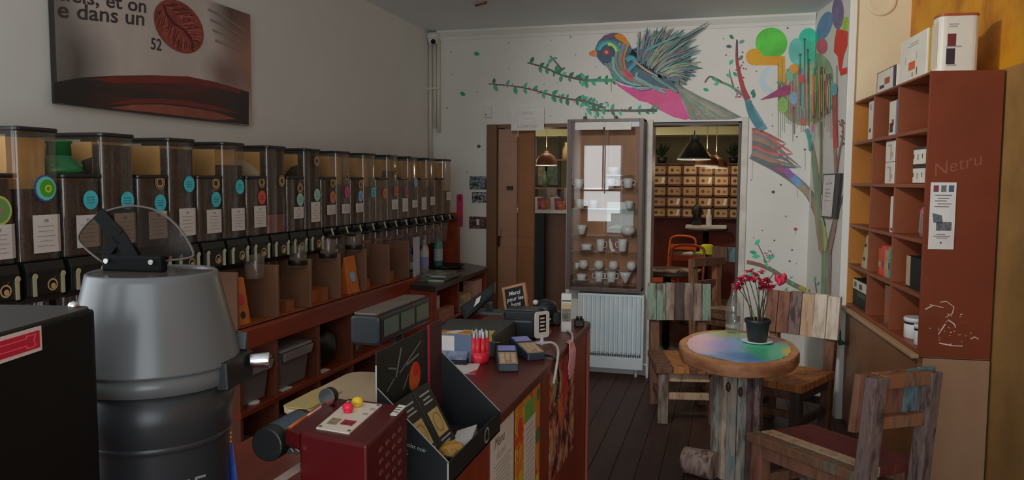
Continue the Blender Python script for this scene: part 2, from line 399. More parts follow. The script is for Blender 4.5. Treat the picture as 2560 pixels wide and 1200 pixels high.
pshape('printed_glow_band', [(275, 270), (330, 262), (400, 261), (470, 268), (540, 281), (590, 297), (540, 300), (470, 292), (380, 281)], M('print_orange', (92, 50, 40), (74, 38, 30), scale=6, k=4), .0013)
for k in range(4):
    pshape('printed_text_line', [(520 + 6 * k, 20 + 26 * k), (560, 40 + 22 * k), (612, 74 + 19 * k), (612, 78 + 19 * k), (560, 45 + 22 * k), (520 + 6 * k, 26 + 26 * k)], M('print_grey_text', (74, 64, 58)), .001)
blobs(_M['print_spine'], [(2.9, 2.03, .7, .07, (74, 22, 20), 1.2), (2.36, 1.9, .35, .3, (18, 17, 17), 1.5), (3.62, 1.9, .3, .3, (22, 18, 17), 1.4)])
# the bean: a flat printed oval with darker wrinkles
c0 = Vector((447, 66)); ax = Vector((.62, .78)); bx = Vector((.78, -.62))
oval = [c0 + ax * 76 * math.cos(t) + bx * 53 * math.sin(t) for t in (2 * pi * i / 40 for i in range(40))]
pshape('printed_bean', oval, M('print_bean', (92, 32, 28), (66, 24, 22), (84, 38, 30), scale=16, k=4), .0015)
b = MB(); b2 = MB()
for i in range(90):
    u = random.uniform(-.86, .78); s0 = random.choice((-1, 1)); t0_ = random.uniform(.08, .5)
    p = [c0 + ax * 76 * uu + bx * 53 * math.sqrt(max(0, 1 - uu * uu)) * s0 * min(.97, t0_ + .15 * j) for j in range(4) for uu in (max(-.97, min(.97, u + .07 * j)),)]
    q = (b if i % 2 else b2)
    for p0, p1 in zip(p, p[1:]):
        n = Vector((-(p1 - p0).y, (p1 - p0).x)).normalized() * random.uniform(.5, 1.3)
        q.poly([pz(*(p0 - n), .0018), pz(*(p1 - n * .7), .0018), pz(*(p1 + n * .7), .0018), pz(*(p0 + n), .0018)])
tag(b.build('bean_wrinkles', M('print_bean_dark', (48, 16, 16), k=3.6), pic), kind='stuff'); tag(b2.build('bean_wrinkles', M('print_bean_light', (112, 56, 46), k=4.2), pic), kind='stuff')
b = MB(); pr = [(c0 + ax * t * 70 + bx * 7 * math.sin(t * 4)) for t in (-.95, -.6, -.2, .2, .6, .95)]
for p0, p1 in zip(pr, pr[1:]):
    n = bx * 3.2; b.poly([pz(*(p0 - n), .002), pz(*(p1 - n), .002), pz(*(p1 + n), .002), pz(*(p0 + n), .002)])
b.build('bean_crease', M('print_bean_dark', (48, 16, 16)), pic)
def ptxt(s, x, y, x2, y2, size, wide=1):
    o = Vector(pz(x, y, .001)); e = Vector(pz(x2, y2, .001))
    text(s, 'printed_words', M('print_ink', (40, 34, 34), k=3), pic, o, e - o, (0, (e - o).z * 0 - .1 * 0, 1), size, bold=.0012, shear=.12, wide=wide)
ptxt('e dans un', 142, 42, 368, 64, .084, 1.42)
ptxt('ciels, et on', 138, -2, 372, 33, .08, 1.36)
ptxt('52', 376, 122, 428, 131, .07)
pm2 = thing('security_camera', 'small white dome camera in the ceiling corner above the pipes', 'camera', (LX + .05, BY - .05, CZ - .02))
b = MB(); b.lathe([(.05, .0), (.052, -.03), (.048, -.05)], n=20); b.build('mount', WHITE, pm2)
b = MB(); b.ball((0, 0, -.05), .045, 16, 8, lo=-1, hi=.3); b.build('dome', PORC, pm2)
b = MB(); b.cyl((.014, -.034, -.07), (.02, -.048, -.078), .02, n=14); b.build('lens', BLACK, pm2)
PIPE = M('painted_pipe', (108, 104, 96), rough=.5)
pp = thing('corner_pipes', 'three thin cream pipes running down the back left corner below the camera', 'pipes', (LX, BY, 0))
for dx, dy, r, z0 in ((.018, -.03, .014, 1.68), (.055, -.02, .013, 1.98), (.085, -.018, .016, 1.94)):
    b = MB(); b.cyl((dx, dy, z0), (dx, dy, CZ - .06), r, n=12); o = b.build('pipe', PIPE, pp)
b = MB(); b.box(.0, .1, -.05, -.002, 2.3, 2.315); b.build('pipe_clip', PIPE, pp)
hk = thing('ceiling_stick', 'thin dark red stick fixed to the ceiling', 'fixture', tuple(onZ(1214, 8, CZ - .012)))
b = MB(); b.cyl((0, 0, 0), (-.09, .05, 0), .008, n=8); b.build('rod', M('dark_red_stick', (74, 34, 26), k=4), hk)
b = MB(); b.cyl((0, 0, .0), (0, 0, .012), .012, n=8); b.build('clip', M('dark_red_stick', (74, 34, 26)), hk)

# ================================================================== back wall unit on the left
UX = -1.9; U0, U1 = 2.72, 5.6
unit = thing('coffee_wall_unit', 'long red-brown wooden counter unit with open cubbies below the bean bins', 'counter', (0, 0, 0))
def ub(name, mat, *a, bevel=.003): return MB().box(*a).build(name, mat, unit, bevel=bevel)
ub('back_panel', M('dark_unit_back', (46, 26, 16), (38, 22, 14), scale=3, k=4), LX + .003, LX + .02, U0, U1, .1, 1.2)
ub('cubby_floor', ORANGEWOOD, LX + .02, UX + .0, U0, 4.62, .915, .935)
MB().prism([(UX, .935), (UX + .015, .928), (UX + .012, .845), (UX - .02, .845), (UX - .02, .935)], U0, 4.66, 'y').build('front_ledge', M('red_ledge', (82, 30, 11), (62, 21, 8), (74, 26, 10), scale=2.5, stretch=(6, .6, 6), rough=.4, k=4.5), unit, bevel=.004)
DV = [2.735, 3.03, 3.315, 3.605, 3.905, 4.205, 4.50]
DVM = M('cubby_divider_wood', (72, 50, 36), (62, 42, 29), scale=3, stretch=(1, 5, 1), rough=.5, k=4.6)
for y in DV: ub('divider', DVM, LX + .02, UX - .012, y - .009, y + .009, .935, 1.17)
ub('cubby_top', REDWOOD, LX + .003, -2.06, U0, 5.6, 1.17, 1.19)
ub('end_panel', REDWOOD, LX + .003, -1.97, 5.60, 5.625, .9, 1.3)
ub('lower_shelf', REDWOOD, LX + .02, UX + .0, U0, 4.62, .565, .59)
ub('bottom_shelf', REDWOOD, LX + .02, UX + .0, U0, 4.62, .1, .13)
for y in (2.735, 3.0, 3.37, 3.72, 4.09, 4.45): ub('upright', M('orange_upright', (66, 34, 20), (54, 26, 15), scale=3, stretch=(5, 5, .6), k=4.4), LX + .02, UX - .006, y - .011, y + .011, .13, .845)
ub('plinth', DGREY, LX + .02, UX - .06, U0, 5.55, 0.0, .1)
# counter wing at the far end
FCX = -1.71
b = MB(); b.prism([(LX + .004, 4.64), (-1.69, 4.38), (FCX, 5.52), (-2.05, 5.8), (LX + .004, 5.8)], .872, .905); b.build('far_worktop', M('dark_worktop', (34, 28, 26), (28, 22, 20), scale=4, rough=.3, k=3.4), unit, bevel=.004)
ub('far_side', REDWOOD, LX + .02, FCX - .01, 4.46, 4.485, .1, .872)
ub('far_shelf', REDWOOD, LX + .02, FCX - .01, 4.485, 5.48, .64, .66)
ub('far_upright', REDWOOD, LX + .02, FCX - .02, 4.9, 4.92, .66, .872)
ub('far_side', REDWOOD, LX + .02, FCX - .01, 5.48, 5.5, .1, .872)
ub('far_back', M('dark_unit_back', (46, 26, 16)), LX + .02, -2.1, 4.485, 5.48, .1, .872)
ub('far_bottom', REDWOOD, LX + .02, FCX - .01, 4.485, 5.48, .1, .13)
ub('rack_beam', BLACK, LX + .004, -2.12, 1.50, 5.6, 1.255, 1.29, bevel=.002)
ub('rack_back', BLACK, LX + .004, LX + .02, 1.50, 5.6, .9, 1.255)

# ================================================================== bean bins
BIN = clear('bin_plastic', (.93, .90, .85), gloss=.055, rough=.07, gcol=(.9, .9, .9), haze=.035)
BINH = clear('hazy_bin_plastic', (.90, .87, .82), gloss=.06, rough=.09, haze=.10)
LID = M('bin_lid_black', (20, 20, 20), rough=.3, k=2.4)
BEAN = M('roasted_beans', (44, 32, 27), (26, 19, 17), (36, 26, 22), scale=95, rough=.45, bump=.5, detail=2, k=3.4)
BEAN2 = M('light_roast_beans', (62, 42, 30), (40, 27, 20), (52, 36, 26), scale=95, rough=.5, bump=.5, detail=2, k=3.4)
AMBER = M('amber_liner', (104, 84, 52), (88, 68, 40), (102, 76, 40), scale=3.5, rough=.6, k=4.8)
PINKB = M('pink_packet', (84, 50, 52), (70, 42, 42), scale=20, k=4)
BW = .150; BD = .40
def outline(e=0, front=.0):
    x1 = front - e; P = []
    for cx, cy, a in ((x1 - .02, BW - .02, 0), (x1 - .02, .02, -90)):
        q = []
        for i in range(5):
            t = math.radians(a + 90 * i / 4); q.append((cx + (.02 - e * .3) * math.cos(t), cy + (.02 - e) * math.sin(t)))
        P.append(q)
    return P[1] + P[0] + [(-BD + e, BW - e), (-BD + e, e)]
def disc(b, y, z, r, x, n=22, r0=0):
    if r0:
        for i in range(n):
            t, u = 2 * pi * i / n, 2 * pi * (i + 1) / n
            b.poly([(x, y + r0 * math.cos(t), z + r0 * math.sin(t)), (x, y + r * math.cos(t), z + r * math.sin(t)), (x, y + r * math.cos(u), z + r * math.sin(u)), (x, y + r0 * math.cos(u), z + r0 * math.sin(u))])
    else: b.poly([(x, y + r * math.cos(2 * pi * i / n), z + r * math.sin(2 * pi * i / n)) for i in range(n)])
SC_ = {'blue': (38, 108, 122), 'teal': (84, 116, 108), 'pale': (96, 118, 132), 'sky': (72, 100, 128), 'orange': (116, 66, 44), 'red': (118, 44, 38), 'pink': (112, 48, 70), 'dpink': (90, 44, 62)}
GOLD = M('gold_print', (116, 96, 66), rough=.5, k=4.2)
DKB = M('dark_brown_print', (28, 20, 14), k=2.6)
def sticker(kind, y, z, par, r=.031):
    if kind == 'gold':
        b = MB(); disc(b, y, z, .026, .0016); o = b.build('sticker', M('brown_sticker', (44, 32, 22), k=3.2), par)
        b = MB(); disc(b, y, z, .0262, .0022, r0=.0235, n=18); disc(b, y, z, .019, .0024, r0=.0125, n=18)
        b.poly([(.0025, y - .004, z + .008), (.0025, y + .013, z + .024), (.0025, y + .002, z + .016)]); b.build('sticker_emblem', GOLD, o)
    elif kind == 'greenblue':
        b = MB(); disc(b, y, z, .041, .0016); o = b.build('sticker', M('blue_ring', (26, 50, 96), k=4), par)
        b = MB(); disc(b, y + .002, z, .036, .0021); b.build('sticker_ring', M('sky_ring', (66, 122, 110), k=4), o)
        b = MB(); disc(b, y + .006, z, .027, .0026); b.build('sticker_ring', M('green_ring', (40, 96, 26), k=4), o)
        b = MB(); disc(b, y + .009, z - .001, .0125, .0031, r0=.0065, n=14); b.build('sticker_emblem', M('lime_print', (120, 128, 30), k=4), o)
    elif kind == 'green':
        b = MB(); disc(b, y, z, .043, .0016); o = b.build('sticker', M('lime_ring', (112, 118, 50), k=4), par)
        b = MB(); disc(b, y, z, .036, .0021); b.build('sticker_ring', M('leaf_ring', (62, 90, 50), k=4), o)
        b = MB(); disc(b, y + .004, z, .007, .0026); b.build('sticker_emblem', M('pink_dot', (110, 66, 70), k=4), o)
    else:
        c = SC_[kind]; b = MB(); disc(b, y, z, r, .0016); o = b.build('sticker', M('sticker_' + kind, c, tuple(min(160, int(v * 1.12)) for v in c), scale=30, k=4.2), par)
        b = MB()
        for dz in (.009, 0, -.009): b.box(.0017, .0022, y - .016, y + .016, z + dz - .0016, z + dz + .0016)
        b.build('sticker_emblem', M('sticker_words_' + kind, tuple(int(v * .72) for v in c), k=4.2), o)
def make_bin(name, label, group, H, fill, y0, stick, tg, hazy=False, beans=BEAN, far=False, pile=None, lower=None):
    t = thing(name, label, 'bean bin', (-2.0, y0, 1.30), 0, group)
    tall = H > .35
    b = MB(); P = outline()
    A0 = [b.v((x, y, 0)) for x, y in P]; B0 = [b.v((x, y, H - .012)) for x, y in P]; n = len(P)
    for i in range(n): b.f([A0[i], A0[(i + 1) % n], B0[(i + 1) % n], B0[i]], i < 9)
    b.build('clear_body', BINH if hazy else BIN, t)
    b = MB(); P2 = [(x + (.004 if x > -.2 else -.002), y + (.003 if y > BW / 2 else -.003)) for x, y in outline()]
    b.prism(P2, H - .014, H); b.build('lid', LID, t, bevel=.004)
    # beans in the front column, amber liner behind
    if tall:
        fr = [p for p in outline(.005) if p[0] > -.06]
        b = MB(); b.prism(fr + [(-.045, BW - .006), (-.045, .006)], (.0 if lower is None else .09) + .004, fill); b.build('beans', beans, t)
        if lower is not None:
            b = MB(); b.prism(fr + [(-.045, BW - .006), (-.045, .006)], .004, .086); b.build('packet', lower, t)
        if fill < H - .06: 
            b = MB(); b.box(-BD + .008, -.05, .008, BW - .008, .01, H - .03); b.build('liner', AMBER, t)
        else:
            b = MB(); b.box(-BD + .008, -.05, .008, BW - .008, .01, H - .03); b.build('liner', AMBER, t)
        if pile:
            b = MB(); b.prism([(-.14, .25), (-.05, .25), (-.05, .318), (-.085, .308)] if pile == 1 else [(-.3, .25), (-.052, .25), (-.052, .275), (-.09, .31), (-.15, .34), (-.2, .335), (-.26, .29)], .0045, .0075, 'y')
            b.build('bean_heap', BEAN if pile == 1 else M('white_heap', (112, 106, 92), k=4.2), t)
    else:
        b = MB(); b.prism(outline(.005), .004, fill); b.build('beans', beans, t)
    for kind, z in stick: sticker(kind, .092 if kind in ('green', 'greenblue') else .104, z - 1.30, t)
    if tg:
        z0, z1 = tg
        b = MB(); q = [(.0018, .042), (.0018, .131), (.0018 - .010, .1505)]
        for (x0, ya), (x1, yb) in zip(q, q[1:]): b.f([b.v((x0, ya, z0 - 1.3)), b.v((x1, yb, z0 - 1.3)), b.v((x1, yb, z1 - 1.3)), b.v((x0, ya, z1 - 1.3))])
        o = b.build('paper_tag', PAPER, t)
        b = MB()
        hh = z1 - z0
        for i in range(5):
            zz = z1 - 1.3 - hh * (.30 + .13 * i); w = (.03, .026, .034, .022, .03)[i]
            b.box(.0021, .0024, .088 - w, .088 + w, zz - .0012, zz + .0012)
        b.box(.0021, .0024, .083, .098, z1 - 1.3 - hh * .2, z1 - 1.3 - hh * .11)
        b.build('tag_text', M('grey_print', (86, 82, 80)), o)
    # dispenser under the bin
    if not far:
        b = MB(); b.prism([(-.1, -.004), (.004, -.004), (.012, -.03), (.012, -.105), (-.02, -.13), (-.1, -.13)], .006, BW - .006, 'y'); d = b.build('dispenser', BLACK, t, bevel=.003)
        b = MB(); disc(b, .094, -.076, .019, .0128, r0=.014, n=18); disc(b, .096, -.080, .009, .0131, n=12); b.poly([(.0132, .094, -.062), (.0132, .112, -.045), (.0132, .1, -.055)]); b.build('gold_emblem', GOLD, d)
        for yy in (.028, .13):
            b = MB(); b.box(.012, .018, yy - .005, yy + .005, -.105, -.045); b.cyl((.017, yy, -.045), (.019, yy, -.045), .009, n=10); b.build('latch', M('nickel_latch', (150, 140, 112), rough=.35, metal=.5, k=3.4), d)
        b = MB(); b.lathe([(.05, -.13), (.046, -.2), (.043, -.21)], (-.055, BW / 2, 0), 14, cap0=False, cap1=False); b.build('spout', BIN, d)
    else:
        b = MB(); b.prism([(-.1, -.004), (.0, -.004), (.006, -.02), (-.01, -.05), (-.1, -.05)], .012, BW - .012, 'y'); d = b.build('dispenser', BLACK, t, bevel=.003)
        b = MB(); b.tube([(-.005, .03, -.03), (.03, .03, -.045), (.055, .06, -.05), (.055, .1, -.045), (.03, .125, -.03), (0, .125, -.02)], .008, 8); b.build('handle', BLACK, d)
        b = MB(); b.bar((.015, .06, -.005), (.035, .05, -.055), .005, .009); b.build('latch', M('nickel_latch', (150, 140, 112)), d)
        b = MB(); b.lathe([(.052, -.05), (.05, -.1), (.038, -.2), (.036, -.205)], (-.05, BW / 2, 0), 14, cap0=False, cap1=False); b.build('spout', BINH, d)
    return t
ORD = ['leftmost', 'second', 'third', 'fourth', 'fifth', 'sixth', 'seventh', 'eighth', 'ninth', 'tenth', 'eleventh', 'twelfth']
def zx(y): return y
TALL = [ # fill, stickers, tag, extras, label detail
 (.215, [('greenblue', 1.517)], (1.322, 1.437), {}, 'a green and blue ring sticker'),
 (.36, [('blue', 1.472)], (1.325, 1.43), dict(pile=1), 'one blue sticker, behind green funnel'),
 (.36, [('blue', 1.527)], (1.33, 1.435), {}, 'a blue sticker above its white tag'),
 (.305, [('blue', 1.515)], (1.33, 1.425), {}, 'a clear top and one blue sticker'),
 (.375, [('gold', 1.54)], None, dict(lower=PINKB, pile=2), 'gold emblem and no tag'),
 (.375, [('gold', 1.64), ('teal', 1.47)], (1.335, 1.435), dict(pile=1), 'gold emblem far above teal sticker'),
 (.22, [('gold', 1.563), ('pink', 1.48)], (1.365, 1.415), dict(hazy=True, far=True), 'a gold emblem above a pink sticker'),
 (.21, [('blue', 1.475)], None, dict(hazy=True, far=True, beans=BEAN2), 'one low pale blue sticker'),
 (.30, [('gold', 1.60), ('red', 1.475)], (1.365, 1.425), dict(hazy=True, far=True), 'a gold emblem above a red sticker'),
 (.24, [('sky', 1.53)], (1.365, 1.415), dict(hazy=True, far=True), 'a sky blue sticker at half height'),
 (.20, [], (1.372, 1.43), dict(hazy=True, far=True), 'a white tag and no sticker'),
 (.17, [], (1.40, 1.46), dict(hazy=True, far=True, beans=BEAN2), 'a small tag, nearest the doorway')]
SHORT = [
 (.245, [('green', 1.455)], (1.315, 1.415), {}, 'a lime green ring sticker'),
 (.235, [('blue', 1.478)], (1.325, 1.43), {}, 'one blue sticker, under green funnel'),
 (.245, [('gold', 1.535), ('blue', 1.46)], (1.33, 1.43), {}, 'gold above blue sticker and tag'),
 (.245, [('gold', 1.53), ('blue', 1.465)], (1.33, 1.425), {}, 'gold touching the blue sticker'),
 (.245, [('gold', 1.535), ('red', 1.467)], (1.335, 1.43), {}, 'a gold emblem above a red sticker'),
 (.245, [('gold', 1.505), ('teal', 1.45)], (1.36, 1.415), {}, 'a gold emblem above a teal sticker'),
 (.24, [('gold', 1.53), ('orange', 1.455)], (1.365, 1.415), dict(far=True), 'a gold emblem above an orange sticker'),
 (.25, [('gold', 1.52), ('sky', 1.455)], (1.365, 1.415), dict(far=True), 'gold emblem above sky blue sticker'),
 (.24, [('orange', 1.465)], None, dict(hazy=True, far=True, beans=BEAN2), 'one orange sticker and no tag'),
 (.25, [('dpink', 1.468)], (1.345, 1.43), dict(hazy=True, far=True), 'dark pink sticker above a tag'),
 (.24, [], (1.345, 1.43), dict(hazy=True, far=True, beans=BEAN2), 'a tall tag and no sticker'),
 (.25, [('gold', 1.52)], None, dict(hazy=True, far=True, beans=BEAN2), 'a single gold emblem and no tag')]
for i in range(12):
    fy = 1.972 + .3225 * i
    f, st, tg, kw, de = TALL[i]
    make_bin('tall_bean_bin', 'tall clear coffee bin, %s in its row, with %s' % (ORD[i], de), 'tall coffee bean bins', .40, f, fy - BW - .006, st, tg, **kw)
    f, st, tg, kw, de = SHORT[i]
    make_bin('short_bean_bin', 'short clear coffee bin, %s in its row, with %s' % (ORD[i], de), 'short coffee bean bins', .262, f, fy - BW - .006 - .1612, st, tg, **kw)
# green cap and white bag on short bins
y1 = 1.972 + .3225 - BW - .006 - .1612
gc = thing('plastic_funnel', 'dark green plastic funnel standing upside down on a short bin', 'funnel', (-2.085, y1 + .07, 1.5625))
GRP = M('dark_green_plastic', (18, 62, 32), rough=.35, k=3.6)
b = MB(); b.lathe([(.068, 0), (.07, .012), (.062, .03), (.04, .052), (.036, .06)], n=20, cap1=False); b.build('flange', GRP, gc)
b = MB(); b.lathe([(.037, .058), (.035, .095), (.04, .1), (.04, .106), (.001, .106)], n=20); b.build('neck', GRP, gc)
for k in range(4):
    a = k * pi / 2 + .5; b = MB(); b.ball((.058 * math.cos(a), .058 * math.sin(a), .025), .012, 8, 6); b.build('lug', GRP, gc)
# pink strip hanging on the back wall
ps = thing('pink_strip', 'bright pink plastic strip with a hole hanging on the back wall', 'strip', (-2.172, BY - .006, 1.155))
b = MB(); b.prism(rrect(-.027, .027, 0, .275, .012), 0, .004, 'y'); b.build('strip', M('pink_plastic', (122, 26, 58), k=4), ps)
b = MB(); b.prism(rrect(-.010, .010, .215, .262, .009), -.0006, 0, 'y'); b.build('hang_hole', M('hole_dark_pink', (70, 20, 36), k=4), ps)
# ================================================================== right: wall shelf, its base and what stands in it
SHW = M('red_shelf_board', (74, 36, 18), (66, 31, 15), scale=3, rough=.45, k=4.4)
SHK = M('dark_red_back', (62, 30, 16), (54, 26, 13), scale=3, rough=.5, k=4.2)  # darker red for the cubby backs, their shade put into the colour
SHS = M('red_side_panel', (70, 30, 16), (63, 27, 14), scale=2, rough=.5, bump=.03, k=4.2, spec=.25)
SHY = M('ochre_back_panel', (104, 66, 22), (92, 56, 18), scale=2, rough=.5, k=4.4)
SHB = M('shaded_base_panel', (74, 48, 28), (66, 42, 24), scale=2.5, stretch=(1, 1, .5), rough=.45, k=4.2)  # brown of the aisle side, its shade put into the base colour
SHT = M('tan_base_panel', (88, 66, 49), (80, 60, 44), scale=2.5, stretch=(1, 1, .5), rough=.5, k=5)
sh = thing('wall_shelf_unit', 'tall red-brown shelf with fifteen square cubbies on a brown base, right wall', 'shelf', SP(0, 0), SROT)
def sb(name, mat, s0, s1, d0, d1, z0, z1, bevel=.002): return MB().box(s0, s1, d0, d1, z0, z1).build(name, mat, sh, bevel=bevel)
ZS = [.765, 1.02, 1.275, 1.533, 1.79, 2.05]; XS = [.006, .485, .955, 1.445]; T = .009
sb('side_panel', SHS, 1.436, 1.454, 0, .305, .745, 2.052)
sb('side_panel', SHY, 0, .014, 0, .305, .765, 2.05)
for i, z in enumerate(ZS): sb('shelf_board', SHW, .014, 1.436, .0, .295, z - T - (.003 if i == 0 else 0), z + T - (.007 if i == 5 else 0))
for c in (1, 2):
    for r in range(5): sb('divider', SHW, XS[c] - T, XS[c] + T, .002, .294, ZS[r] + T, ZS[r + 1] - T)
for c in range(3): sb('back_panel', SHY if c == 0 else SHK, XS[c] + (.008 if c == 0 else T), XS[c + 1] - T, .285, .297, .775, 2.04)
b = MB(); b.box(.0, 1.47, -.035, .0, .735, .755); b.build('base_ledge', M('tan_ledge', (98, 78, 56), rough=.5, k=4), sh, bevel=.004)
sb('base_side', SHB, .0, 1.45, .0, .02, .0, .735); sb('base_end', SHT, 1.442, 1.458, .02, .305, .0, .735, .003); sb('base_top', SHB, .0, 1.45, .0, .305, .737, .752)
b = MB()
for pts in ([(.075, 1.0), (.10, 1.005), (.13, .98), (.125, .95), (.10, .93)], [(.02, .965), (.05, .985), (.09, .975)], [(.10, .90), (.085, .87), (.075, .85)], [(.11, .92), (.135, .90), (.14, .885)], [(.08, .81), (.13, .80), (.17, .80)], [(.2, .835), (.215, .845), (.23, .835)]):
    for (a0, z0), (a1, z1) in zip(pts, pts[1:]): b.bar((1.4545, a0 * 1.1, z0), (1.4545, a1 * 1.1, z1), random.uniform(.0025, .006), .0012, up=(1, 0, 0))
for k in range(26):
    a0, z0 = random.gauss(.12, .04), random.gauss(.91, .06); t_ = random.uniform(0, 3); l_ = random.uniform(.003, .012)
    b.bar((1.4545, a0, z0), (1.4545, a0 + l_ * math.cos(t_), z0 + l_ * math.sin(t_)), random.uniform(.001, .003), .0012, up=(1, 0, 0))
tag(b.build('chipped_marks', M('chip_white', (118, 104, 94), rough=.7), sh), kind='stuff')
text('Netru', 'chalk_writing', M('chalk_trace', (78, 40, 27), k=4.4), sh, (1.4548, .03, 1.575), (0, 1, .28), (0, 0, 1), .085, shear=.25)
# flyer pinned to the side panel
fy_ = thing('paper_flyer', 'long white printed flyer taped to the red side of the shelf', 'flyer', SP(1.456, .02, 1.245), SROT)
b = MB(); b.box(0, .0015, 0, .108, 0, .305); b.build('sheet', PAPER, fy_)
for i, c in enumerate(((70, 30, 44), (60, 64, 66), (40, 52, 60))):
    b = MB(); b.box(.0016, .002, .012 + .032 * i, .034 + .032 * i, .262, .292); b.build('photo_print', M('flyer_photo%d' % i, c, k=4), fy_)
b = MB(); b.poly([(.002, .012, .165), (.002, .052, .155), (.002, .058, .118), (.002, .018, .122)]); b.build('photo_print', M('flyer_photo3', (44, 54, 60), (60, 64, 66), scale=40, k=4), fy_)
b = MB(); b.box(.0016, .002, .03, .095, .085, .125); b.build('photo_print', M('flyer_photo4', (66, 66, 66), (40, 40, 44), scale=40, k=4), fy_)
b = MB()
for i, z in enumerate((.245, .232, .219, .206, .193, .066, .058, .05)): b.box(.0016, .0019, .02 + .012 * (i % 2), .09 - .01 * (i % 3), z, z + .003)
b.box(.0016, .0019, .05, .056, .026, .034)
tag(b.build('printed_lines', INK, fy_), kind='stuff')
def sbox(name, label, cat, s0, s1, d0, d1, z0, z1, mat, front=None, end=None, group=None, bevel=.0025, rz=0):
    # a carton standing in the shelf; front = coloured patches on the aisle face, end = patches on the street side
    t = thing(name, label, cat, SP(s0, d0, z0), SROT + rz, group)
    MB().box(0, s1 - s0, 0, d1 - d0, 0, z1 - z0).build('carton', mat, t, bevel=bevel)
    for nm, m, u0, u1, w0, w1 in front or []:
        b = MB(); b.box((s1 - s0) * u0, (s1 - s0) * u1, -.0012, .0, (z1 - z0) * w0, (z1 - z0) * w1); b.build(nm, m, t)
    for nm, m, u0, u1, w0, w1 in end or []:
        b = MB(); b.box(s1 - s0, s1 - s0 + .0012, (d1 - d0) * u0, (d1 - d0) * u1, (z1 - z0) * w0, (z1 - z0) * w1); b.build(nm, m, t)
    return t
BOXW = M('white_carton', (124, 120, 112), (118, 114, 106), scale=6, rough=.5, k=4.4)
PBR = M('print_brown', (92, 44, 22), rough=.5, k=4); PDK = M('print_dark', (34, 26, 28), rough=.5, k=3); PBL = M('print_blue', (52, 84, 110), rough=.5, k=4); PGR = M('print_grey', (92, 90, 88), k=4.2); PMAR = M('print_maroon', (62, 22, 24), k=4)
z = ZS
sbox('product_box', 'tall thin white box in top left cubby of the red shelf', 'box', .30, .40, .02, .2, z[4] + T, z[4] + .235, BOXW, [('print', M('print_lilac', (92, 94, 112), k=4.2), .3, .7, .78, .92), ('print', PDK, .3, .6, .2, .3)])
sbox('product_box', 'white and blue box with a grinder picture in top middle cubby', 'box', .66, .82, .04, .22, z[4] + T, z[4] + .2, BOXW, [('print', PBL, .80, 1, 0, 1), ('print', PDK, .12, .5, .12, .38), ('print', PBR, .35, .6, .3, .48)])
ZB = MB
for i, (lab, zz) in enumerate((('white box with grey sketch, bottom of two stacked in second row', 0), ('white box with grey sketch, top of two stacked in second row', .118))):
    sbox('product_box', lab, 'box', .66, .83, .03, .17, z[3] + T + zz, z[3] + T + zz + .116, BOXW, [('print', PGR, .55, .7, .1, .8), ('print', PGR, .3, .55, .72, .8), ('print', PGR, .7, .85, .25, .45)], group='two stacked sketch boxes')
for i in range(2):
    for j in range(2):
        sbox('product_box', 'white black-edged box, %s %s of four stacked in right cubby' % (('lower', 'upper')[j], ('left', 'right')[i]), 'box', 1.15 + .128 * i, 1.276 + .128 * i, .03, .16, z[3] + T + .09 * j, z[3] + T + .09 * j + .088, BOXW, [('print', PDK, 0, 1, .86, 1), ('print', PDK, 0, 1, 0, .07), ('print', PDK, .05, .12, .38, .62), ('print', PGR, .5, .7, .3, .6)], group='four black-edged boxes')
sbox('product_box', 'narrow white box in third row middle cubby of the shelf', 'box', .83, .9, .02, .18, z[2] + T, z[2] + .2, BOXW, [('print', PDK, .3, .7, .05, .12)])
# bag of pink things
pb = thing('plastic_bag', 'clear plastic bag with pink and dark contents in third row right cubby', 'bag', SP(1.27, .07, z[2] + T), SROT)
b = MB(); b.lathe([(.045, 0), (.058, .03), (.05, .12), (.02, .17), (.03, .19)], n=14, sy=.6, cap1=False); b.build('film', clear('bag_film', (.92, .92, .95), gloss=.1, rough=.15, haze=.22), pb)
for k in range(6):
    b = MB(); b.ball((random.uniform(-.03, .03), random.uniform(-.015, .015), .1 + .012 * k), .02, 8, 6); b.build('wrapped_sweet', M('sweet%d' % (k % 2), ((104, 36, 66), (40, 30, 40))[k % 2], rough=.35, k=4), pb)
for k in range(2):
    cb = thing('coffee_bag', ('cream coffee bag with dots at left in fourth row, far cubby', 'cream coffee bag with dots at right in fourth row, far cubby')[k], 'bag', SP(.30 + .1 * k, .05, z[1] + T), SROT, 'cream coffee bags')
    b = MB(); b.hexa([(-.045, -.03, 0), (.045, -.03, 0), (.045, .03, 0), (-.045, .03, 0), (-.042, -.004, .2), (.042, -.004, .2), (.042, .004, .2), (-.042, .004, .2)]); b.build('pouch', M('cream_pouch', (104, 96, 76), (96, 88, 70), scale=12, k=4.2), cb, bevel=.006)
    for q in range(2):
        b = MB(); b.cyl((.012 - .02 * q, -.026 + .011 * q, .06 + .08 * q), (.012 - .02 * q, -.03 + .011 * q, .06 + .08 * q), .011, n=10); b.build('dot_label', PDK, cb)
for k, c in enumerate(((120, 44, 26), (128, 40, 30), (112, 84, 58), (58, 92, 80), (50, 84, 88))):
    sbox('tea_packet', '%s paper packet, %s from the left in fourth row middle cubby' % (('orange', 'red', 'beige', 'green', 'teal')[k], ('first', 'second', 'third', 'fourth', 'fifth')[k]), 'packet', .60 + .064 * k, .658 + .064 * k, .03, .13, z[1] + T, z[1] + T + .15 + .02 * (k % 2), M('packet%d' % k, c, tuple(int(v * .8) for v in c), scale=25, k=4.2), [('print', M('packet_print%d' % (k % 2), ((92, 88, 70), (40, 44, 48))[k % 2], k=4), .2, .8, .3, .5)], group='coloured packets')
sbox('dark_box', 'black box with a beige end in the fourth row right cubby', 'box', 1.12, 1.40, .03, .2, z[1] + T, z[1] + .165, BLACKM, [('label', M('beige_end', (104, 92, 72), k=4), 0, .22, .06, 1)])
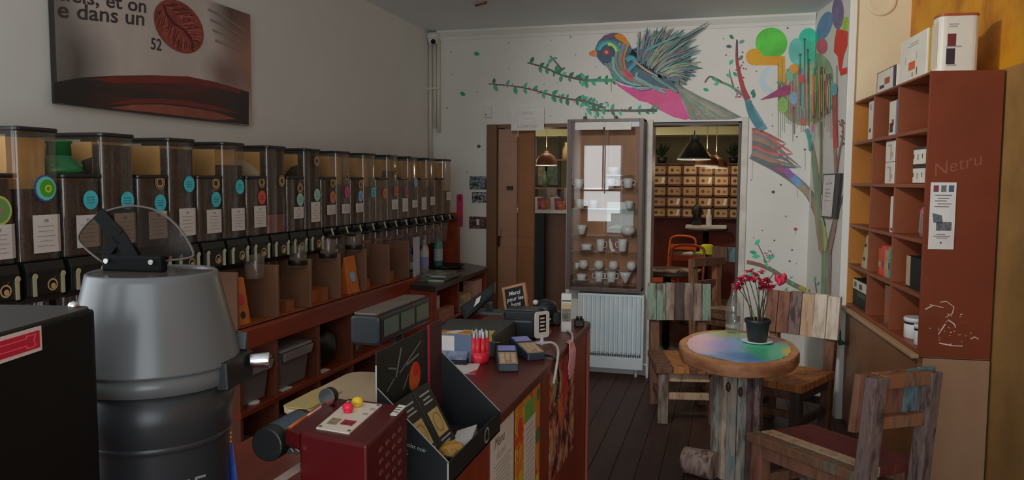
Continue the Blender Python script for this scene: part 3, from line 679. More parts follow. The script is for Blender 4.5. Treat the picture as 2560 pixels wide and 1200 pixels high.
sbox('dark_box', 'black box with a white printed top band, bottom left cubby', 'box', .04, .43, .03, .22, z[0] + T, z[0] + .175, BLACKM, [('label', BOXW, 0, 1, .62, .97), ('print', PDK, .08, .24, .7, .9), ('print', PDK, .4, .6, .68, .88), ('print', M('dark_green_print', (26, 42, 34), k=3), .3, .8, .4, .55)])
sbox('tall_packet', 'brown foil coffee packet in the bottom middle cubby', 'packet', .76, .87, .03, .14, z[0] + T, z[0] + .225, M('brown_foil', (76, 44, 30), (58, 30, 20), scale=10, rough=.35, k=4.2), [('label', PBR, .2, .8, .2, .6)])
for k, (s_, d_, r_, h_) in enumerate(((1.16, .08, .06, .105), (1.33, .055, .038, .1))):
    j = thing('white_jar', ('wide white jar with black bands in bottom right cubby', 'small white jar with black band at right edge of bottom cubby')[k], 'jar', SP(s_, d_, z[0] + T), SROT, 'white jars')
    b = MB(); b.lathe([(r_ * .9, 0), (r_, .005), (r_, h_ * .78), (r_ * .96, h_ * .8)], n=24); b.build('body', PORC, j)
    b = MB(); b.lathe([(r_ * 1.01, h_ * .7), (r_ * 1.01, h_ * .8)], n=24, cap0=False, cap1=False); b.build('band', BLACK, j)
    b = MB(); b.lathe([(r_ * 1.04, h_ * .8), (r_ * 1.05, h_ * .95), (r_, h_)], n=24); b.build('lid', PORC, j)
# boxes on top of the shelf
zt = 2.052
sbox('gift_box', 'small white box with brown drink picture at the far end on top', 'box', .42, .80, .03, .25, zt, zt + .125, BOXW, [('print', M('carton_edge_dark', (34, 28, 36), k=3), .86, 1, 0, 1), ('print', PBR, .42, .68, .35, .62), ('print', PDK, .16, .4, .22, .36), ('print', PDK, 0, .012, 0, 1), ('print', PDK, 0, .86, .975, 1)])
sbox('gift_box', 'white box with maroon picture standing behind two others on top', 'box', .42, .80, .262, .302, zt, zt + .235, BOXW, [('print', PMAR, .5, .8, .45, .72), ('print', PDK, .2, .5, .4, .52), ('print', PDK, 0, .012, 0, 1), ('print', PDK, 0, 1, .985, 1)])
sbox('gift_box', 'large white box with orange pot picture, middle of shelf top', 'box', .86, 1.28, .03, .2, zt, zt + .225, BOXW, [('print', M('print_rust', (120, 48, 18), k=4), .36, .6, .26, .44), ('print', PGR, .3, .7, .78, .8), ('print', PDK, .66, .68, .12, .28), ('print', PDK, .5, .52, .1, .2), ('print', PGR, .22, .24, .42, .6), ('print', PGR, .64, .66, .45, .62), ('print', PGR, .4, .7, .83, .85)], [('tape', M('box_yellow_side', (110, 92, 40), k=4.2), .05, .95, .0, 1)])
tb = thing('cafetiere_box', 'tall white rounded box with a coffee press picture, nearest on shelf top', 'box', SP(1.335, .03, zt), SROT)
b = MB(); b.prism(rrect(0, .11, 0, .17, .03), 0, .245); b.build('carton', BOXW, tb, bevel=.003)
b = MB(); b.prism(rrect(-.001, .111, -.001, .171, .03), .245, .256); b.build('lid_edge', M('red_brown_lid', (96, 44, 22), k=4), tb, bevel=.002)
for nm, m, y0, y1, z0, z1 in (('print', PMAR, .035, .07, .11, .165), ('print', PDK, .032, .068, .03, .1), ('print', PGR, .03, .095, .105, .112), ('print', PGR, .04, .08, .205, .21), ('print', PGR, .04, .075, .195, .2), ('print', PGR, .035, .075, .022, .03)):
    b = MB(); b.box(.1102, .1112, y0, y1, z0, z1); b.build(nm, m, tb)
b = MB(); b.box(.012, .09, -.0008, 0, .02, .22); b.build('print', M('box_pale_side', (118, 110, 96), k=4.2), tb)
# round plate relief on the cream pier
rp = thing('wall_plate', 'round cream plate high on the cream wall above the shelf', 'plate', tuple(onY(2203, 4, 5.42)))
b = MB(Matrix.Rotation(pi / 2, 4, 'X')); b.lathe([(.088, 0), (.09, .008), (.08, .016), (.066, .012), (.02, .012), (.0, .012)], n=36); b.build('dish', CREAMW, rp)
# framed notice on the painted recess wall
def RW(x, y, l=0): q = onP(x, y, TA, TN); return q + TN * l
TNv = TN if TN.x < 0 else -TN
fn = thing('framed_notice', 'narrow dark framed white notice hung on the painted tree trunk', 'notice', (0, 0, 0))
p = [onP(x, y, TA + TNv * .006, TN) for x, y in ((2064, 435), (2108, 433), (2096, 546), (2059, 543))]
b = MB(); q = [a + TNv * .018 for a in p]; b.hexa([*p, *q]); b.build('frame', M('dark_frame', (30, 28, 28), k=3), fn, bevel=.002)
def inset(u, v, l): return p[0].lerp(p[1], u).lerp(p[3].lerp(p[2], u), v) + TNv * l
b = MB(); b.poly([inset(u, v, .0195) for u, v in ((.06, .03), (.74, .03), (.74, .97), (.06, .97))]); b.build('sheet', PAPER, fn)
b = MB()
for u0, u1, v0, v1 in ((.25, .35, .2, .25), (.42, .6, .2, .24), (.2, .5, .34, .37), (.2, .55, .42, .46), (.2, .5, .5, .53), (.16, .6, .6, .62)): b.poly([inset(u, v, .0198) for u, v in ((u0, v0), (u1, v0), (u1, v1), (u0, v1))])
tag(b.build('printed_lines', PGR, fn), kind='stuff')
gk = thing('green_hook', 'small green plastic hook on the white trim beside the wooden chair', 'hook', tuple(onY(2096, 846, 5.38)))
b = MB(); b.tube([(0, .01, .05), (0, -.005, .04), (.0, -.02, 0), (.012, -.025, -.03), (.03, -.02, -.02)], .014, 8); b.build('hook', GRP, gk)

# ================================================================== pier: radiator and display cabinet
RADM = M('radiator_enamel', (116, 124, 128), (108, 116, 120), scale=6, rough=.4, k=4.6)
rd = thing('radiator', 'white ribbed panel radiator below the glass cup cabinet', 'radiator', (0, 0, 0))
RX0, RX1, RYF = -1.135, -.612, 6.05
b = MB(); b.box(RX0, RX1, RYF + .02, BY - .02, .07, .66); b.build('panel', RADM, rd, bevel=.004)
nr = 14
for i in range(nr):
    x = RX0 + .03 + (RX1 - RX0 - .06) * i / (nr - 1)
    b = MB(); b.prism([(x - .014, RYF + .021), (x - .008, RYF), (x + .008, RYF), (x + .014, RYF + .021)], .20, .645); b.build('rib', RADM, rd, bevel=.002, seg=1)
b = MB(); b.box(RX0, RX1, RYF - .004, RYF + .02, .072, .165); b.build('bottom_band', RADM, rd, bevel=.004)
b = MB()
for i in range(nr * 2): x = RX0 + .025 + (RX1 - RX0 - .05) * i / (nr * 2 - 1); b.box(x - .005, x + .005, RYF - .001, RYF + .02, .172, .187)
tag(b.build('vent_slots', M('slot_dark', (40, 42, 44), k=3), rd), kind='stuff')
for x in (RX0 + .06, RX1 - .06):
    b = MB(); b.cyl((x, 6.12, .0), (x, 6.12, .075), .014, n=10); b.build('foot', RADM, rd)
b = MB(); b.tube([(RX1 - .01, 6.1, .11), (RX1 + .025, 6.1, .11), (RX1 + .03, 6.1, .02), (RX1 + .03, 6.1, 0)], .011, 8); b.build('pipe', RADM, rd)
# cabinet
dc = thing('cup_cabinet', 'shallow dark wood cabinet with glass front full of white cups above radiator', 'cabinet', (0, 0, 0))
DX0, DX1, DYF, DZ0, DZ1 = -1.222, -.632, 6.02, .692, 2.022
CABW = M('cabinet_dark_wood', (62, 48, 42), (50, 40, 36), scale=4, stretch=(5, 5, .6), rough=.4, k=3.6)
CABB = M('cabinet_back_wood', (92, 62, 42), (80, 52, 34), scale=3, stretch=(3, 1, .6), rough=.5, k=4.6)
def cb_(name, mat, *a, bevel=.002): return MB().box(*a).build(name, mat, dc, bevel=bevel)
cb_('back_board', CABB, DX0 + .02, DX1 - .02, BY - .016, BY - .004, DZ0 + .02, DZ1 - .02)
cb_('side', CABW, DX0, DX0 + .022, DYF + .006, BY - .004, DZ0, DZ1); cb_('side', CABW, DX1 - .022, DX1, DYF + .006, BY - .004, DZ0, DZ1)
cb_('top', CABW, DX0, DX1, DYF, BY - .004, DZ1 - .02, DZ1); cb_('bottom', CABW, DX0, DX1, DYF, BY - .004, DZ0, DZ0 + .022)
cb_('frame_stile', CABW, DX0, DX0 + .034, DYF - .006, DYF + .006, DZ0, DZ1); cb_('frame_stile', CABW, DX1 - .034, DX1, DYF - .006, DYF + .006, DZ0, DZ1)
cb_('frame_rail', CABW, DX0 + .034, DX1 - .034, DYF - .006, DYF + .006, DZ1 - .022, DZ1); cb_('frame_rail', CABW, DX0 + .034, DX1 - .034, DYF - .006, DYF + .006, DZ0, DZ0 + .022)
MIDX = onY(1511, 420, 6.0).x
cb_('sliding_rail', CABW, MIDX - .004, MIDX + .004, DYF - .002, DYF + .004, 1.45, DZ1 - .022)
SHZ = [onY(1515, y, 6.1).z for y in (705, 674, 628, 587, 521, 470)]
SHG = clear('shelf_glass', (.85, .9, .88), gloss=.1, rough=.05)
for zz in SHZ: 
    b = MB(); b.box(DX0 + .024, DX1 - .024, DYF + .03, BY - .045, zz - .006, zz); b.build('glass_shelf', SHG, dc)
b = MB(); b.box(DX0 + .034, MIDX, DYF - .001, DYF + .003, DZ0 + .022, DZ1 - .022); b.build('glass_pane', clear('cabinet_glass', (.96, .97, .96), gloss=.06, rough=.0), dc)
b = MB(); b.box(MIDX, DX1 - .034, DYF + .003, DYF + .007, DZ0 + .022, DZ1 - .022); b.build('glass_pane', clear('cabinet_glass'), dc)
for x0, x1 in ((1438, 1508), (1513, 1578)):
    a = onY(x0, 306, DYF - .002); c = onY(x1, 324, DYF - .002); b = MB(); b.box(a.x, c.x, DYF - .0035, DYF - .0012, c.z, a.z); b.build('paper_label', PAPER, dc)
for x in (1463, 1540):
    a = onY(x, 292, 6.12); b = MB(); b.box(a.x - .012, a.x + .012, 6.1, 6.14, DZ1, DZ1 + .03); b.build('clamp', BLACK, dc, bevel=.004)
wc_ = sheet = thing('white_card', 'plain pale card leaning at the back of the cup cabinet', 'card', tuple(onY(1550, 583, 6.168)))
b = MB(); b.obox((0, 0, .125), (.21, .004, .245), (-.03, 0, 0)); b.build('card', M('pale_card', (116, 122, 124), k=4.6), wc_)
def cup(px, py, zi, h, r0, r1, label, handle=None, saucer=False, sy=6.11, red=False, ball=False, name='cup', cat='cup', tip=0):
    p = onY(px, py, sy); p.z = SHZ[zi] + .0005; h *= .97; r0 *= 1.14; r1 *= 1.14
    t = thing(name, label, cat, tuple(p), 0, 'white cups in the glass cabinet')
    th = .003; zb = .0
    if saucer:
        b = MB(); b.lathe([(.03, 0), (.05, .004), (.066, .013), (.067, .015), (.05, .007), (.02, .004), (0, .004)], n=24); b.build('saucer', PORC, t); zb = .006
    b = MB()
    if ball: pr = [(r0, 0), (r1 * .96, h * .3), (r1, h * .5), (r1 * .94, h * .75), (r1 * .72, h), (r1 * .68, h), (r1 * .88, h * .7), (r1 * .9, h * .4), (0, h * .1)]
    else: pr = [(r0 * .8, 0), (r0, h * .06), (r0 + (r1 - r0) * .55, h * .5), (r1, h), (r1 - th, h), (r0 + (r1 - r0) * .5 - th, h * .5), (r0 - th, h * .12), (0, h * .08)]
    b.lathe([(r, z_ + zb) for r, z_ in pr], n=22); b.build('bowl', PORC, t)
    for sgn in ((-1,) if handle == 'l' else (1,) if handle == 'r' else (-1, 1) if handle == 'lr' else ()):
        b = MB(); rr = (r0 + r1) / 2
        b.tube([(sgn * (rr - .002), 0, zb + h * .78), (sgn * (rr + .018), 0, zb + h * .78), (sgn * (rr + .022), 0, zb + h * .55), (sgn * (rr + .014), 0, zb + h * .32), (sgn * (rr - .004), 0, zb + h * .3)], .004, 7); b.build('handle', PORC, t)
    if red:
        b = MB(); b.lathe([(r1 - .004, h * .92), (0, h * .92)], n=20, cap0=False); b.build('filling', M('red_filling', (128, 30, 40), k=4), t)
    return t
cup(1453, 712, 0, .05, .026, .036, 'white cup on saucer at left end of lowest cabinet shelf', saucer=True)
cup(1497, 712, 0, .085, .024, .030, 'white two-handled mug, second from left on lowest cabinet shelf', 'lr')
cup(1528, 712, 0, .09, .027, .032, 'tall white mug, third from left on lowest cabinet shelf', 'lr')
cup(1563, 712, 0, .088, .012, .045, 'white cone cup with red inside on lowest cabinet shelf', red=True)
for k, x in enumerate((1458, 1497, 1533, 1578)): cup(x, 670, 1, .068, .018, .033, 'round white cup, %s of four in second row up' % ('first', 'second', 'third', 'last')[k], ball=True)
cup(1442, 672, 1, .045, .012, .014, 'tiny white creamer at left edge of second row up')
cup(1466, 624, 2, .045, .03, .04, 'low white bowl with spoon at left in third row up', saucer=True)
cup(1501, 624, 2, .095, .024, .029, 'straight white mug with right handle in third row up', 'r')
cup(1556, 624, 2, .1, .026, .031, 'tall white mug with left handle in third row up', 'l')
lf_ = thing('leaf_dish', 'leaf shaped white dish standing upright in third row up', 'dish', tuple(Vector((onY(1528, 624, 6.11).x, 6.11, SHZ[2] + .0005))), 0)
b = MB(); b.prism([(0, 0), (.03, .0), (.034, .012), (.02, .016), (.004, .07), (-.012, .105), (-.02, .08), (-.014, .03)], -.006, .006, 'y'); b.build('leaf', PORC, lf_, bevel=.003)
cup(1570, 584, 3, .075, .025, .05, 'wide white bowl at right in fourth row up', ball=True)
cup(1454, 584, 3, .075, .02, .034, 'white funnel cup at left in fourth row up')
cup(1573, 519, 4, .062, .021, .028, 'small white cup at right end of fifth row up')
cup(1452, 519, 4, .07, .024, .03, 'white cup at left end of fifth row up', 'r')
cup(1484, 519, 4, .066, .022, .03, 'white cup second from left in fifth row up')
cup(1525, 468, 5, .078, .028, .036, 'large white mug in the middle of the top row', 'r')
cup(1570, 468, 5, .078, .026, .034, 'white two-handled mug at right end of top row', 'lr')
cup(1448, 468, 5, .07, .024, .034, 'white cup at left end of top row', 'l')
SHZ.append(onY(1535, 437, 6.1).z)
b = MB(); b.box(MIDX, DX1 - .09, DYF + .03, BY - .018, SHZ[6] - .006, SHZ[6]); b.build('glass_shelf', SHG, dc)
cup(1534, 437, 6, .06, .026, .044, 'flared white bowl alone on the small upper shelf')
# thermostat, sign over the door, photographs
th = thing('wall_thermostat', 'small white box on the wall above left doorway corner', 'thermostat', tuple(onY(1221, 279, BY)))
b = MB(); b.box(-.032, .032, -.03, -.001, -.05, .045); b.build('case', WHITE, th, bevel=.006)
b = MB(); b.cyl((-.012, -.03, -.028), (-.012, -.033, -.028), .005, n=8); b.build('button', BLACK, th)
a = onY(1278, 270, BY - .03); c = onY(1360, 326, BY - .03)
sg = thing('door_sign', 'white paper sign hung over the left doorway', 'sign', (a.x, BY - .034, c.z))
w_, h_ = c.x - a.x, a.z - c.z
b = MB(); b.box(0, w_, 0, .008, 0, h_); b.build('board', PAPER, sg, bevel=.001)
for s_, zz, sz in (('ACCES', .70, .030), ('AU', .46, .024), ('COMPTOIR', .12, .034)):
    text(s_, 'sign_text', PGR, sg, (w_ / 2, -.001, h_ * zz), (1, 0, 0), (0, 0, 1), sz, align='CENTER')
for k, (x0, y0, x1, y1, c1, c2) in enumerate(((1174, 441, 1219, 474, (26, 34, 40), (82, 88, 90)), (1180, 480, 1219, 507, (16, 18, 20), (96, 98, 98)), (1173, 541, 1218, 572, (22, 26, 32), (76, 50, 44)))):
    a = onY(x0, y0, BY - .004); c = onY(min(x1, 1217), y1, BY - .004)
    t = thing('wall_photo', ('dark group photo pinned top of three left of the door', 'black and white photo, middle of three left of the door', 'dark photo with white glow, lowest of three left of door')[k], 'photo', (a.x, BY - .004, c.z), 0, 'photos beside the door')
    b = MB(); b.box(0, c.x - a.x, 0, .003, 0, a.z - c.z); b.build('print', M('photo_print%d' % k, c1, c2, scale=38, lo=.45, hi=.6, rough=.4, k=4), t)
    if k == 2:
        b = MB(); b.box((c.x - a.x) * .42, (c.x - a.x) * .56, -.0006, 0, .03, .08); b.build('glow_print', PAPER, t)
# ================================================================== reclaimed wood furniture
def dist(n, c1, c2, c3, sc=9, k=3.8, lo=.38, hi=.62): return M(n, c1, c2, c3, scale=sc, stretch=(3, 3, .55), rough=.7, bump=.25, detail=6, lo=lo, hi=hi, k=k, seed=len(_M))
D_BROWN = dist('worn_brown', (74, 50, 36), (52, 34, 25), (64, 42, 30))
D_ORANGE = dist('worn_orange', (112, 72, 36), (84, 50, 24), (98, 62, 30))
D_TEAL = dist('worn_teal', (66, 86, 74), (56, 46, 37), (78, 90, 80))
D_TEALB = dist('teal_flecked_brown', (84, 56, 40), (64, 78, 68), (66, 46, 34), sc=5)
D_WHITE = dist('worn_white', (132, 125, 114), (92, 76, 62), (126, 117, 106), lo=.26, hi=.74)
D_CREAM = dist('worn_cream', (120, 104, 84), (92, 62, 44), (112, 94, 74), lo=.3, hi=.7)
D_GREY = dist('worn_grey', (92, 82, 74), (54, 44, 38), (78, 66, 58))
D_PINK = dist('worn_pink', (96, 62, 47), (70, 43, 33), (86, 58, 46), k=3.1)
D_RED = dist('worn_red', (64, 24, 21), (54, 20, 18), (60, 22, 19))
D_MAUVE = dist('worn_mauve', (70, 56, 53), (46, 36, 36), (84, 70, 65), k=3.2)
D_BLUE = dist('worn_blue', (50, 68, 78), (40, 40, 40), (66, 84, 88))
D_RUST = dist('worn_rust', (96, 54, 30), (66, 38, 24), (84, 62, 46))
D_DARK = dist('worn_dark', (46, 38, 32), (30, 25, 22), (40, 33, 28))
def jit(b, a=.003):
    for v in b.bm.verts: v.co += Vector((random.uniform(-a, a), random.uniform(-a, a), random.uniform(-a, a)))
    return b
def chair(label, x, y, rz, w, d, sz, bt, b0, seat, back, legs, rail, lean=.05, over=.02, splay=0, low=None):
    t = thing('wooden_chair', label, 'chair', (x, y, 0), rz)
    th = .042; lw = .062
    n = len(seat); sw = (w + 2 * over) / n
    for i, m in enumerate(seat):      # seat boards run front to back
        b = MB(); b.box(-w / 2 - over + sw * i + .0015, -w / 2 - over + sw * (i + 1) - .0015, -d / 2 + .02, d / 2 + over, sz - th, sz + random.uniform(-.002, .002)); jit(b).build('seat_board', m, t, bevel=.005)
    for i, sx in enumerate((-1, 1)):
        b = MB(); b.bar((sx * (w / 2 - lw / 2), d / 2 - lw / 2, 0), (sx * (w / 2 - lw / 2), d / 2 - lw / 2, sz - th), lw, lw, up=(0, 1, 0)); jit(b).build('leg', legs[i], t, bevel=.005)
        b = MB(); b.hexa([(sx * w / 2 - (lw if sx > 0 else 0), -d / 2, 0), (sx * w / 2 + (lw if sx < 0 else 0), -d / 2, 0), (sx * w / 2 + (lw if sx < 0 else 0), -d / 2 + lw, 0), (sx * w / 2 - (lw if sx > 0 else 0), -d / 2 + lw, 0),
                          (sx * w / 2 - (lw if sx > 0 else 0), -d / 2 - lean, bt - .01), (sx * w / 2 + (lw if sx < 0 else 0), -d / 2 - lean, bt - .01), (sx * w / 2 + (lw if sx < 0 else 0), -d / 2 - lean + lw * .8, bt - .01), (sx * w / 2 - (lw if sx > 0 else 0), -d / 2 - lean + lw * .8, bt - .01)])
        jit(b).build('back_post', legs[2 + i], t, bevel=.005)
    for (p, q, ww, hh, m) in (((-w / 2 + lw, d / 2 - .03, sz * .48), (w / 2 - lw, d / 2 - .03, sz * .48), .03, .045, rail[0]), ((-w / 2 + lw, -d / 2 + .03, sz * .48), (w / 2 - lw, -d / 2 + .03, sz * .48), .03, .045, rail[1]),
                           ((-w / 2 + .03, -d / 2 + lw, sz * .35), (-w / 2 + .03, d / 2 - lw, sz * .35), .03, .045, rail[1]), ((w / 2 - .03, -d / 2 + lw, sz * .35), (w / 2 - .03, d / 2 - lw, sz * .35), .03, .045, rail[1])):
        jit(MB().bar(p, q, ww, hh)).build('stretcher', m, t, bevel=.003)
    for (p, q, m) in (((-w / 2 + lw, d / 2 - .04, sz - th - .032), (w / 2 - lw, d / 2 - .04, sz - th - .032), rail[0]), ((-w / 2 + .025, -d / 2 + lw, sz - th - .032), (-w / 2 + .025, d / 2 - lw, sz - th - .032), rail[2]), ((w / 2 - .025, -d / 2 + lw, sz - th - .032), (w / 2 - .025, d / 2 - lw, sz - th - .032), rail[2])):
        jit(MB().bar(p, q, .032, .06)).build('apron', m, t, bevel=.003)
    nb = len(back); bw = (w + .05) / nb
    def yb(zz): return -d / 2 + lw * (1 - .2 * zz / bt) - lean * zz / bt
    for i, m in enumerate(back):      # upright back boards on the front of the posts
        x0 = -w / 2 - .025 + bw * i + .002; x1 = x0 + bw - .004; e = random.uniform(-.006, .006)
        b = MB(); b.hexa([(x0, yb(b0), b0), (x1, yb(b0), b0), (x1, yb(b0) + .028, b0), (x0, yb(b0) + .028, b0), (x0, yb(bt), bt + e), (x1, yb(bt), bt + e), (x1, yb(bt) + .028, bt + e), (x0, yb(bt) + .028, bt + e)])
        jit(b, .002).build('back_board', m, t, bevel=.003)
    for zz, m in ((bt - .03, rail[3]), (low or b0 + .04, rail[3])):
        jit(MB().bar((-w / 2 + lw, yb(zz) - .024, zz), (w / 2 - lw, yb(zz) - .024, zz), .035, .05)).build('back_rail', m, t, bevel=.003)
    if splay:      # a hand-built seat that is not quite square
        for c in t.children:
            for v in c.data.vertices: v.co.x += splay * v.co.y
    return t
chair('chunky wooden chair with teal and grey back boards left of round table', -.262, 5.235, pi + .215, .385, .50, .375, .845, .592,
      [D_ORANGE, D_RUST, D_ORANGE, D_BROWN], [D_TEAL, D_GREY, D_GREY, D_DARK, D_GREY, D_TEAL, D_TEAL][::1], [D_BROWN, D_GREY, D_BROWN, D_BROWN], [D_CREAM, D_BROWN, D_BROWN, D_BROWN])
chair('wooden chair with a white and brown board back behind the flower pot', .352, 5.035, 2.663, .43, .50, .375, .84, .57,
      [D_ORANGE, D_ORANGE, D_ORANGE], [D_WHITE, D_WHITE, D_CREAM, D_MAUVE, D_PINK, D_PINK], [D_DARK, D_DARK, D_BROWN, D_RUST], [D_BROWN, D_DARK, D_DARK, D_CREAM], lean=.09)
chair('front rough chair with dark red seat and mauve posts, cut by frame', .467, 3.572, .629, .35, .56, .40, .80, .56,
      [D_TEALB, D_CREAM, D_RED, D_RED, D_RED], [D_PINK, D_ORANGE, D_PINK, D_BLUE, D_BLUE], [D_PINK, D_GREY, D_MAUVE, D_MAUVE], [D_PINK, D_RUST, D_PINK, D_RUST], lean=.06, over=.012, splay=-.16)
chair('plain brown open-backed wooden chair standing in the right doorway', -.0, 6.42, -2.2, .36, .42, .52, .93, .865,
      [D_CREAM, D_BROWN], [D_BROWN, D_BROWN], [D_BROWN, D_BROWN, D_RUST, D_RUST], [D_BROWN, D_BROWN, D_BROWN, D_BROWN], lean=.03, low=.72)
chair('brown wooden chair with a blue board back beyond the doorway chair', .03, 6.95, 2.9, .36, .42, .50, .965, .84,
      [D_BROWN, D_BROWN], [D_BLUE, D_BLUE, D_BROWN], [D_BROWN, D_BROWN, D_BROWN, D_BROWN], [D_BROWN, D_BROWN, D_BROWN, D_BROWN], lean=.03)

# ------------------------------------------------------------------ round table
TX, TY, TZ, RA, RB = .068, 4.21, .69, .302, .455
tt = thing('round_table', 'round rough wood table with painted rainbow top on a log base', 'table', (TX, TY, 0))
RIM = M('table_rim_wood', (104, 68, 44), (78, 48, 30), (92, 62, 42), scale=7, stretch=(1, 1, 2.5), rough=.6, bump=.25, k=4.4)
def ell(a, b_, n=48, f=1): return [(a * f * math.cos(2 * pi * i / n) * (1 + .012 * math.sin(5 * i)), b_ * f * math.sin(2 * pi * i / n) * (1 + .01 * math.cos(7 * i))) for i in range(n)]
b = MB(); b.prism(ell(RA, RB), TZ - .062, TZ - .003, sm=True); b.build('slab', RIM, tt, bevel=.006, ang=50)
b = MB()
n = 48; o_ = ell(RA, RB, n, .985); i_ = ell(RA, RB, n, .865)
for i in range(n):
    j = (i + 1) % n; b.hexa([(*o_[i], TZ - .004), (*o_[j], TZ - .004), (*i_[j], TZ - .004), (*i_[i], TZ - .004), (*o_[i], TZ), (*o_[j], TZ), (*i_[j], TZ + .0005), (*i_[i], TZ + .0005)])
b.build('rim_ring', M('table_top_ring', (110, 72, 38), (90, 56, 28), scale=8, rough=.45, bump=.15, k=4.4), tt)
TPAINT = blobs(M('rainbow_table_paint', (66, 92, 128), (92, 112, 142), scale=16, stretch=(1, 1, 1), rough=.35, bump=.1, k=3.6), [
    (-.20, .02, .16, .34, (128, 100, 116), 2.0), (-.10, -.02, .10, .2, (92, 92, 136), 1.2), (-.02, .36, .26, .22, (92, 104, 70), 1.8), (.04, -.26, .2, .16, (44, 84, 118), 1.6), (.10, .08, .11, .3, (60, 108, 92), 1.6), (.17, -.06, .17, .34, (42, 112, 84), 2.4), (.2, .2, .09, .16, (88, 66, 84), 1.6), (.27, -.10, .07, .16, (140, 108, 22), 2.2)], axes=(0, 1), kk=3.6)
dirv = Vector((.80, -.60)); nrm = Vector((.60, .80))
ex, ey = RA * .862, RB * .862
NS = 9
for k in range(NS):
    # boards of the painted disc, each cut to the oval and painted in bands across
    def span(v):
        lo_, hi_ = None, None
        pts = []
        for i in range(400):
            u = -.6 + 1.2 * i / 399; p = dirv * u + nrm * v
            if (p.x / ex) ** 2 + (p.y / ey) ** 2 <= 1: pts.append(u)
        return (min(pts), max(pts)) if pts else None
    V = .40
    v0, v1 = -V + 2 * V * k / NS + .0012, -V + 2 * V * (k + 1) / NS - .0012
    s0, s1 = span(v0), span(v1); sm_ = span((v0 + v1) / 2)
    if not sm_: continue
    s0 = s0 or ((sm_[0] + sm_[1]) / 2,) * 2; s1 = s1 or ((sm_[0] + sm_[1]) / 2,) * 2
    b = MB()
    q = [dirv * s0[0] + nrm * v0, dirv * s0[1] + nrm * v0, dirv * (sm_[1] + .004) + nrm * (v0 + v1) / 2, dirv * s1[1] + nrm * v1, dirv * s1[0] + nrm * v1, dirv * (sm_[0] - .004) + nrm * (v0 + v1) / 2]
    b.prism([(p.x, p.y) for p in q], TZ - .003, TZ + .0022); b.build('painted_board', TPAINT, tt)
# log base of upright staves
STV = [dist('stave_%d' % i, *c, sc=12) for i, c in enumerate((((112, 104, 92), (66, 54, 46), (92, 94, 90)), ((118, 106, 92), (74, 60, 50), (104, 92, 80)), ((60, 42, 40), (40, 30, 30), (98, 84, 82)), ((96, 88, 76), (64, 84, 88), (104, 94, 82)), ((54, 40, 40), (38, 28, 30), (72, 56, 56))))]
b = MB(); b.cyl((0, 0, .02), (0, 0, TZ - .062), .1, n=16); b.build('core', D_DARK, tt)
ns = 16
for i in range(ns):
    a0, a1 = 2 * pi * i / ns + .012, 2 * pi * (i + 1) / ns - .012; r = .128 + .006 * math.sin(i * 2.3)
    def pr(r_, a): return (r_ * math.cos(a), r_ * math.sin(a))
    am = (a0 + a1) / 2
    pts = [pr(.09, a0), pr(r, a0), pr(r + .006, am), pr(r, a1), pr(.09, a1)]
    fac = math.cos(am + pi / 2)   # which side faces the room
    m = STV[(0, 1, 3)[i % 3]] if pr(1, am)[0] < .25 else STV[(2, 4)[i % 2]]
    b = MB(); b.prism(pts, .0, TZ - .062); jit(b, .0015).build('stave', m, tt, bevel=.003, seg=1)
b = MB(); b.cyl((-.10, -.12, .075), (-.26, -.06, .075), .075, .068, n=18); b.build('log_foot', dist('foot_log', (84, 66, 60), (56, 40, 36), (104, 90, 84)), tt, bevel=.006)
b = MB(); b.cyl((-.02, .13, .05), (.14, .2, .05), .05, n=14); b.build('log_foot', D_DARK, tt, bevel=.006)
for (a, z_) in ((-1.9, .50), (-1.45, .48)):
    b = MB(); r = .136; b.ball((r * math.cos(a), r * math.sin(a), z_), .024, 10, 6, sx=.5, sy=.5, sz=1.2); b.build('knot', M('wood_knot', (48, 30, 24), (34, 22, 18), scale=30, k=4), tt)
# flower pot, saucer, bottle
px_, py_ = onZ(1893, 858, TZ).x, onZ(1893, 858, TZ).y
sc_ = tag(MB().lathe([(.045, 0), (.07, .002), (.082, .009), (.083, .012), (.065, .007), (0, .006)], n=30).build('plant_saucer', PORC, loc=(px_, py_ + .01, TZ + .003)), 'white saucer under the black flower pot on the round table', 'saucer')
pl = thing('potted_flowers', 'black pot with thin stems and red flowers on the round table', 'plant', (px_, py_ + .01, TZ + .0105))
POTM = M('black_flower_pot', (22, 26, 28), (17, 20, 22), scale=12, rough=.45, k=2.6)
b = MB(); b.lathe([(.046, 0), (.05, .004), (.062, .098), (.068, .1), (.07, .118), (.066, .118), (.062, .1), (.05, .085), (0, .085)], n=30); b.build('pot', POTM, pl)
b = MB(); b.lathe([(.06, .09), (.03, .097), (0, .1)], n=18, cap0=False); b.build('soil', M('dry_soil', (50, 42, 34), (36, 30, 25), scale=60, rough=.9, bump=.6, k=3.6), pl)
STEM = M('dry_stem', (48, 44, 34), (32, 30, 25), scale=20, rough=.7, k=4); FLW = M('crimson_petal', (128, 20, 38), (92, 12, 28), scale=30, rough=.55, k=4.4)
heads = [(-.095, .02, .31), (-.075, -.02, .33), (-.06, .03, .345), (-.02, -.01, .325), (.0, .03, .35), (.02, -.02, .315), (.045, .01, .335), (.055, -.03, .30), (-.11, -.01, .285), (.03, .02, .29)]
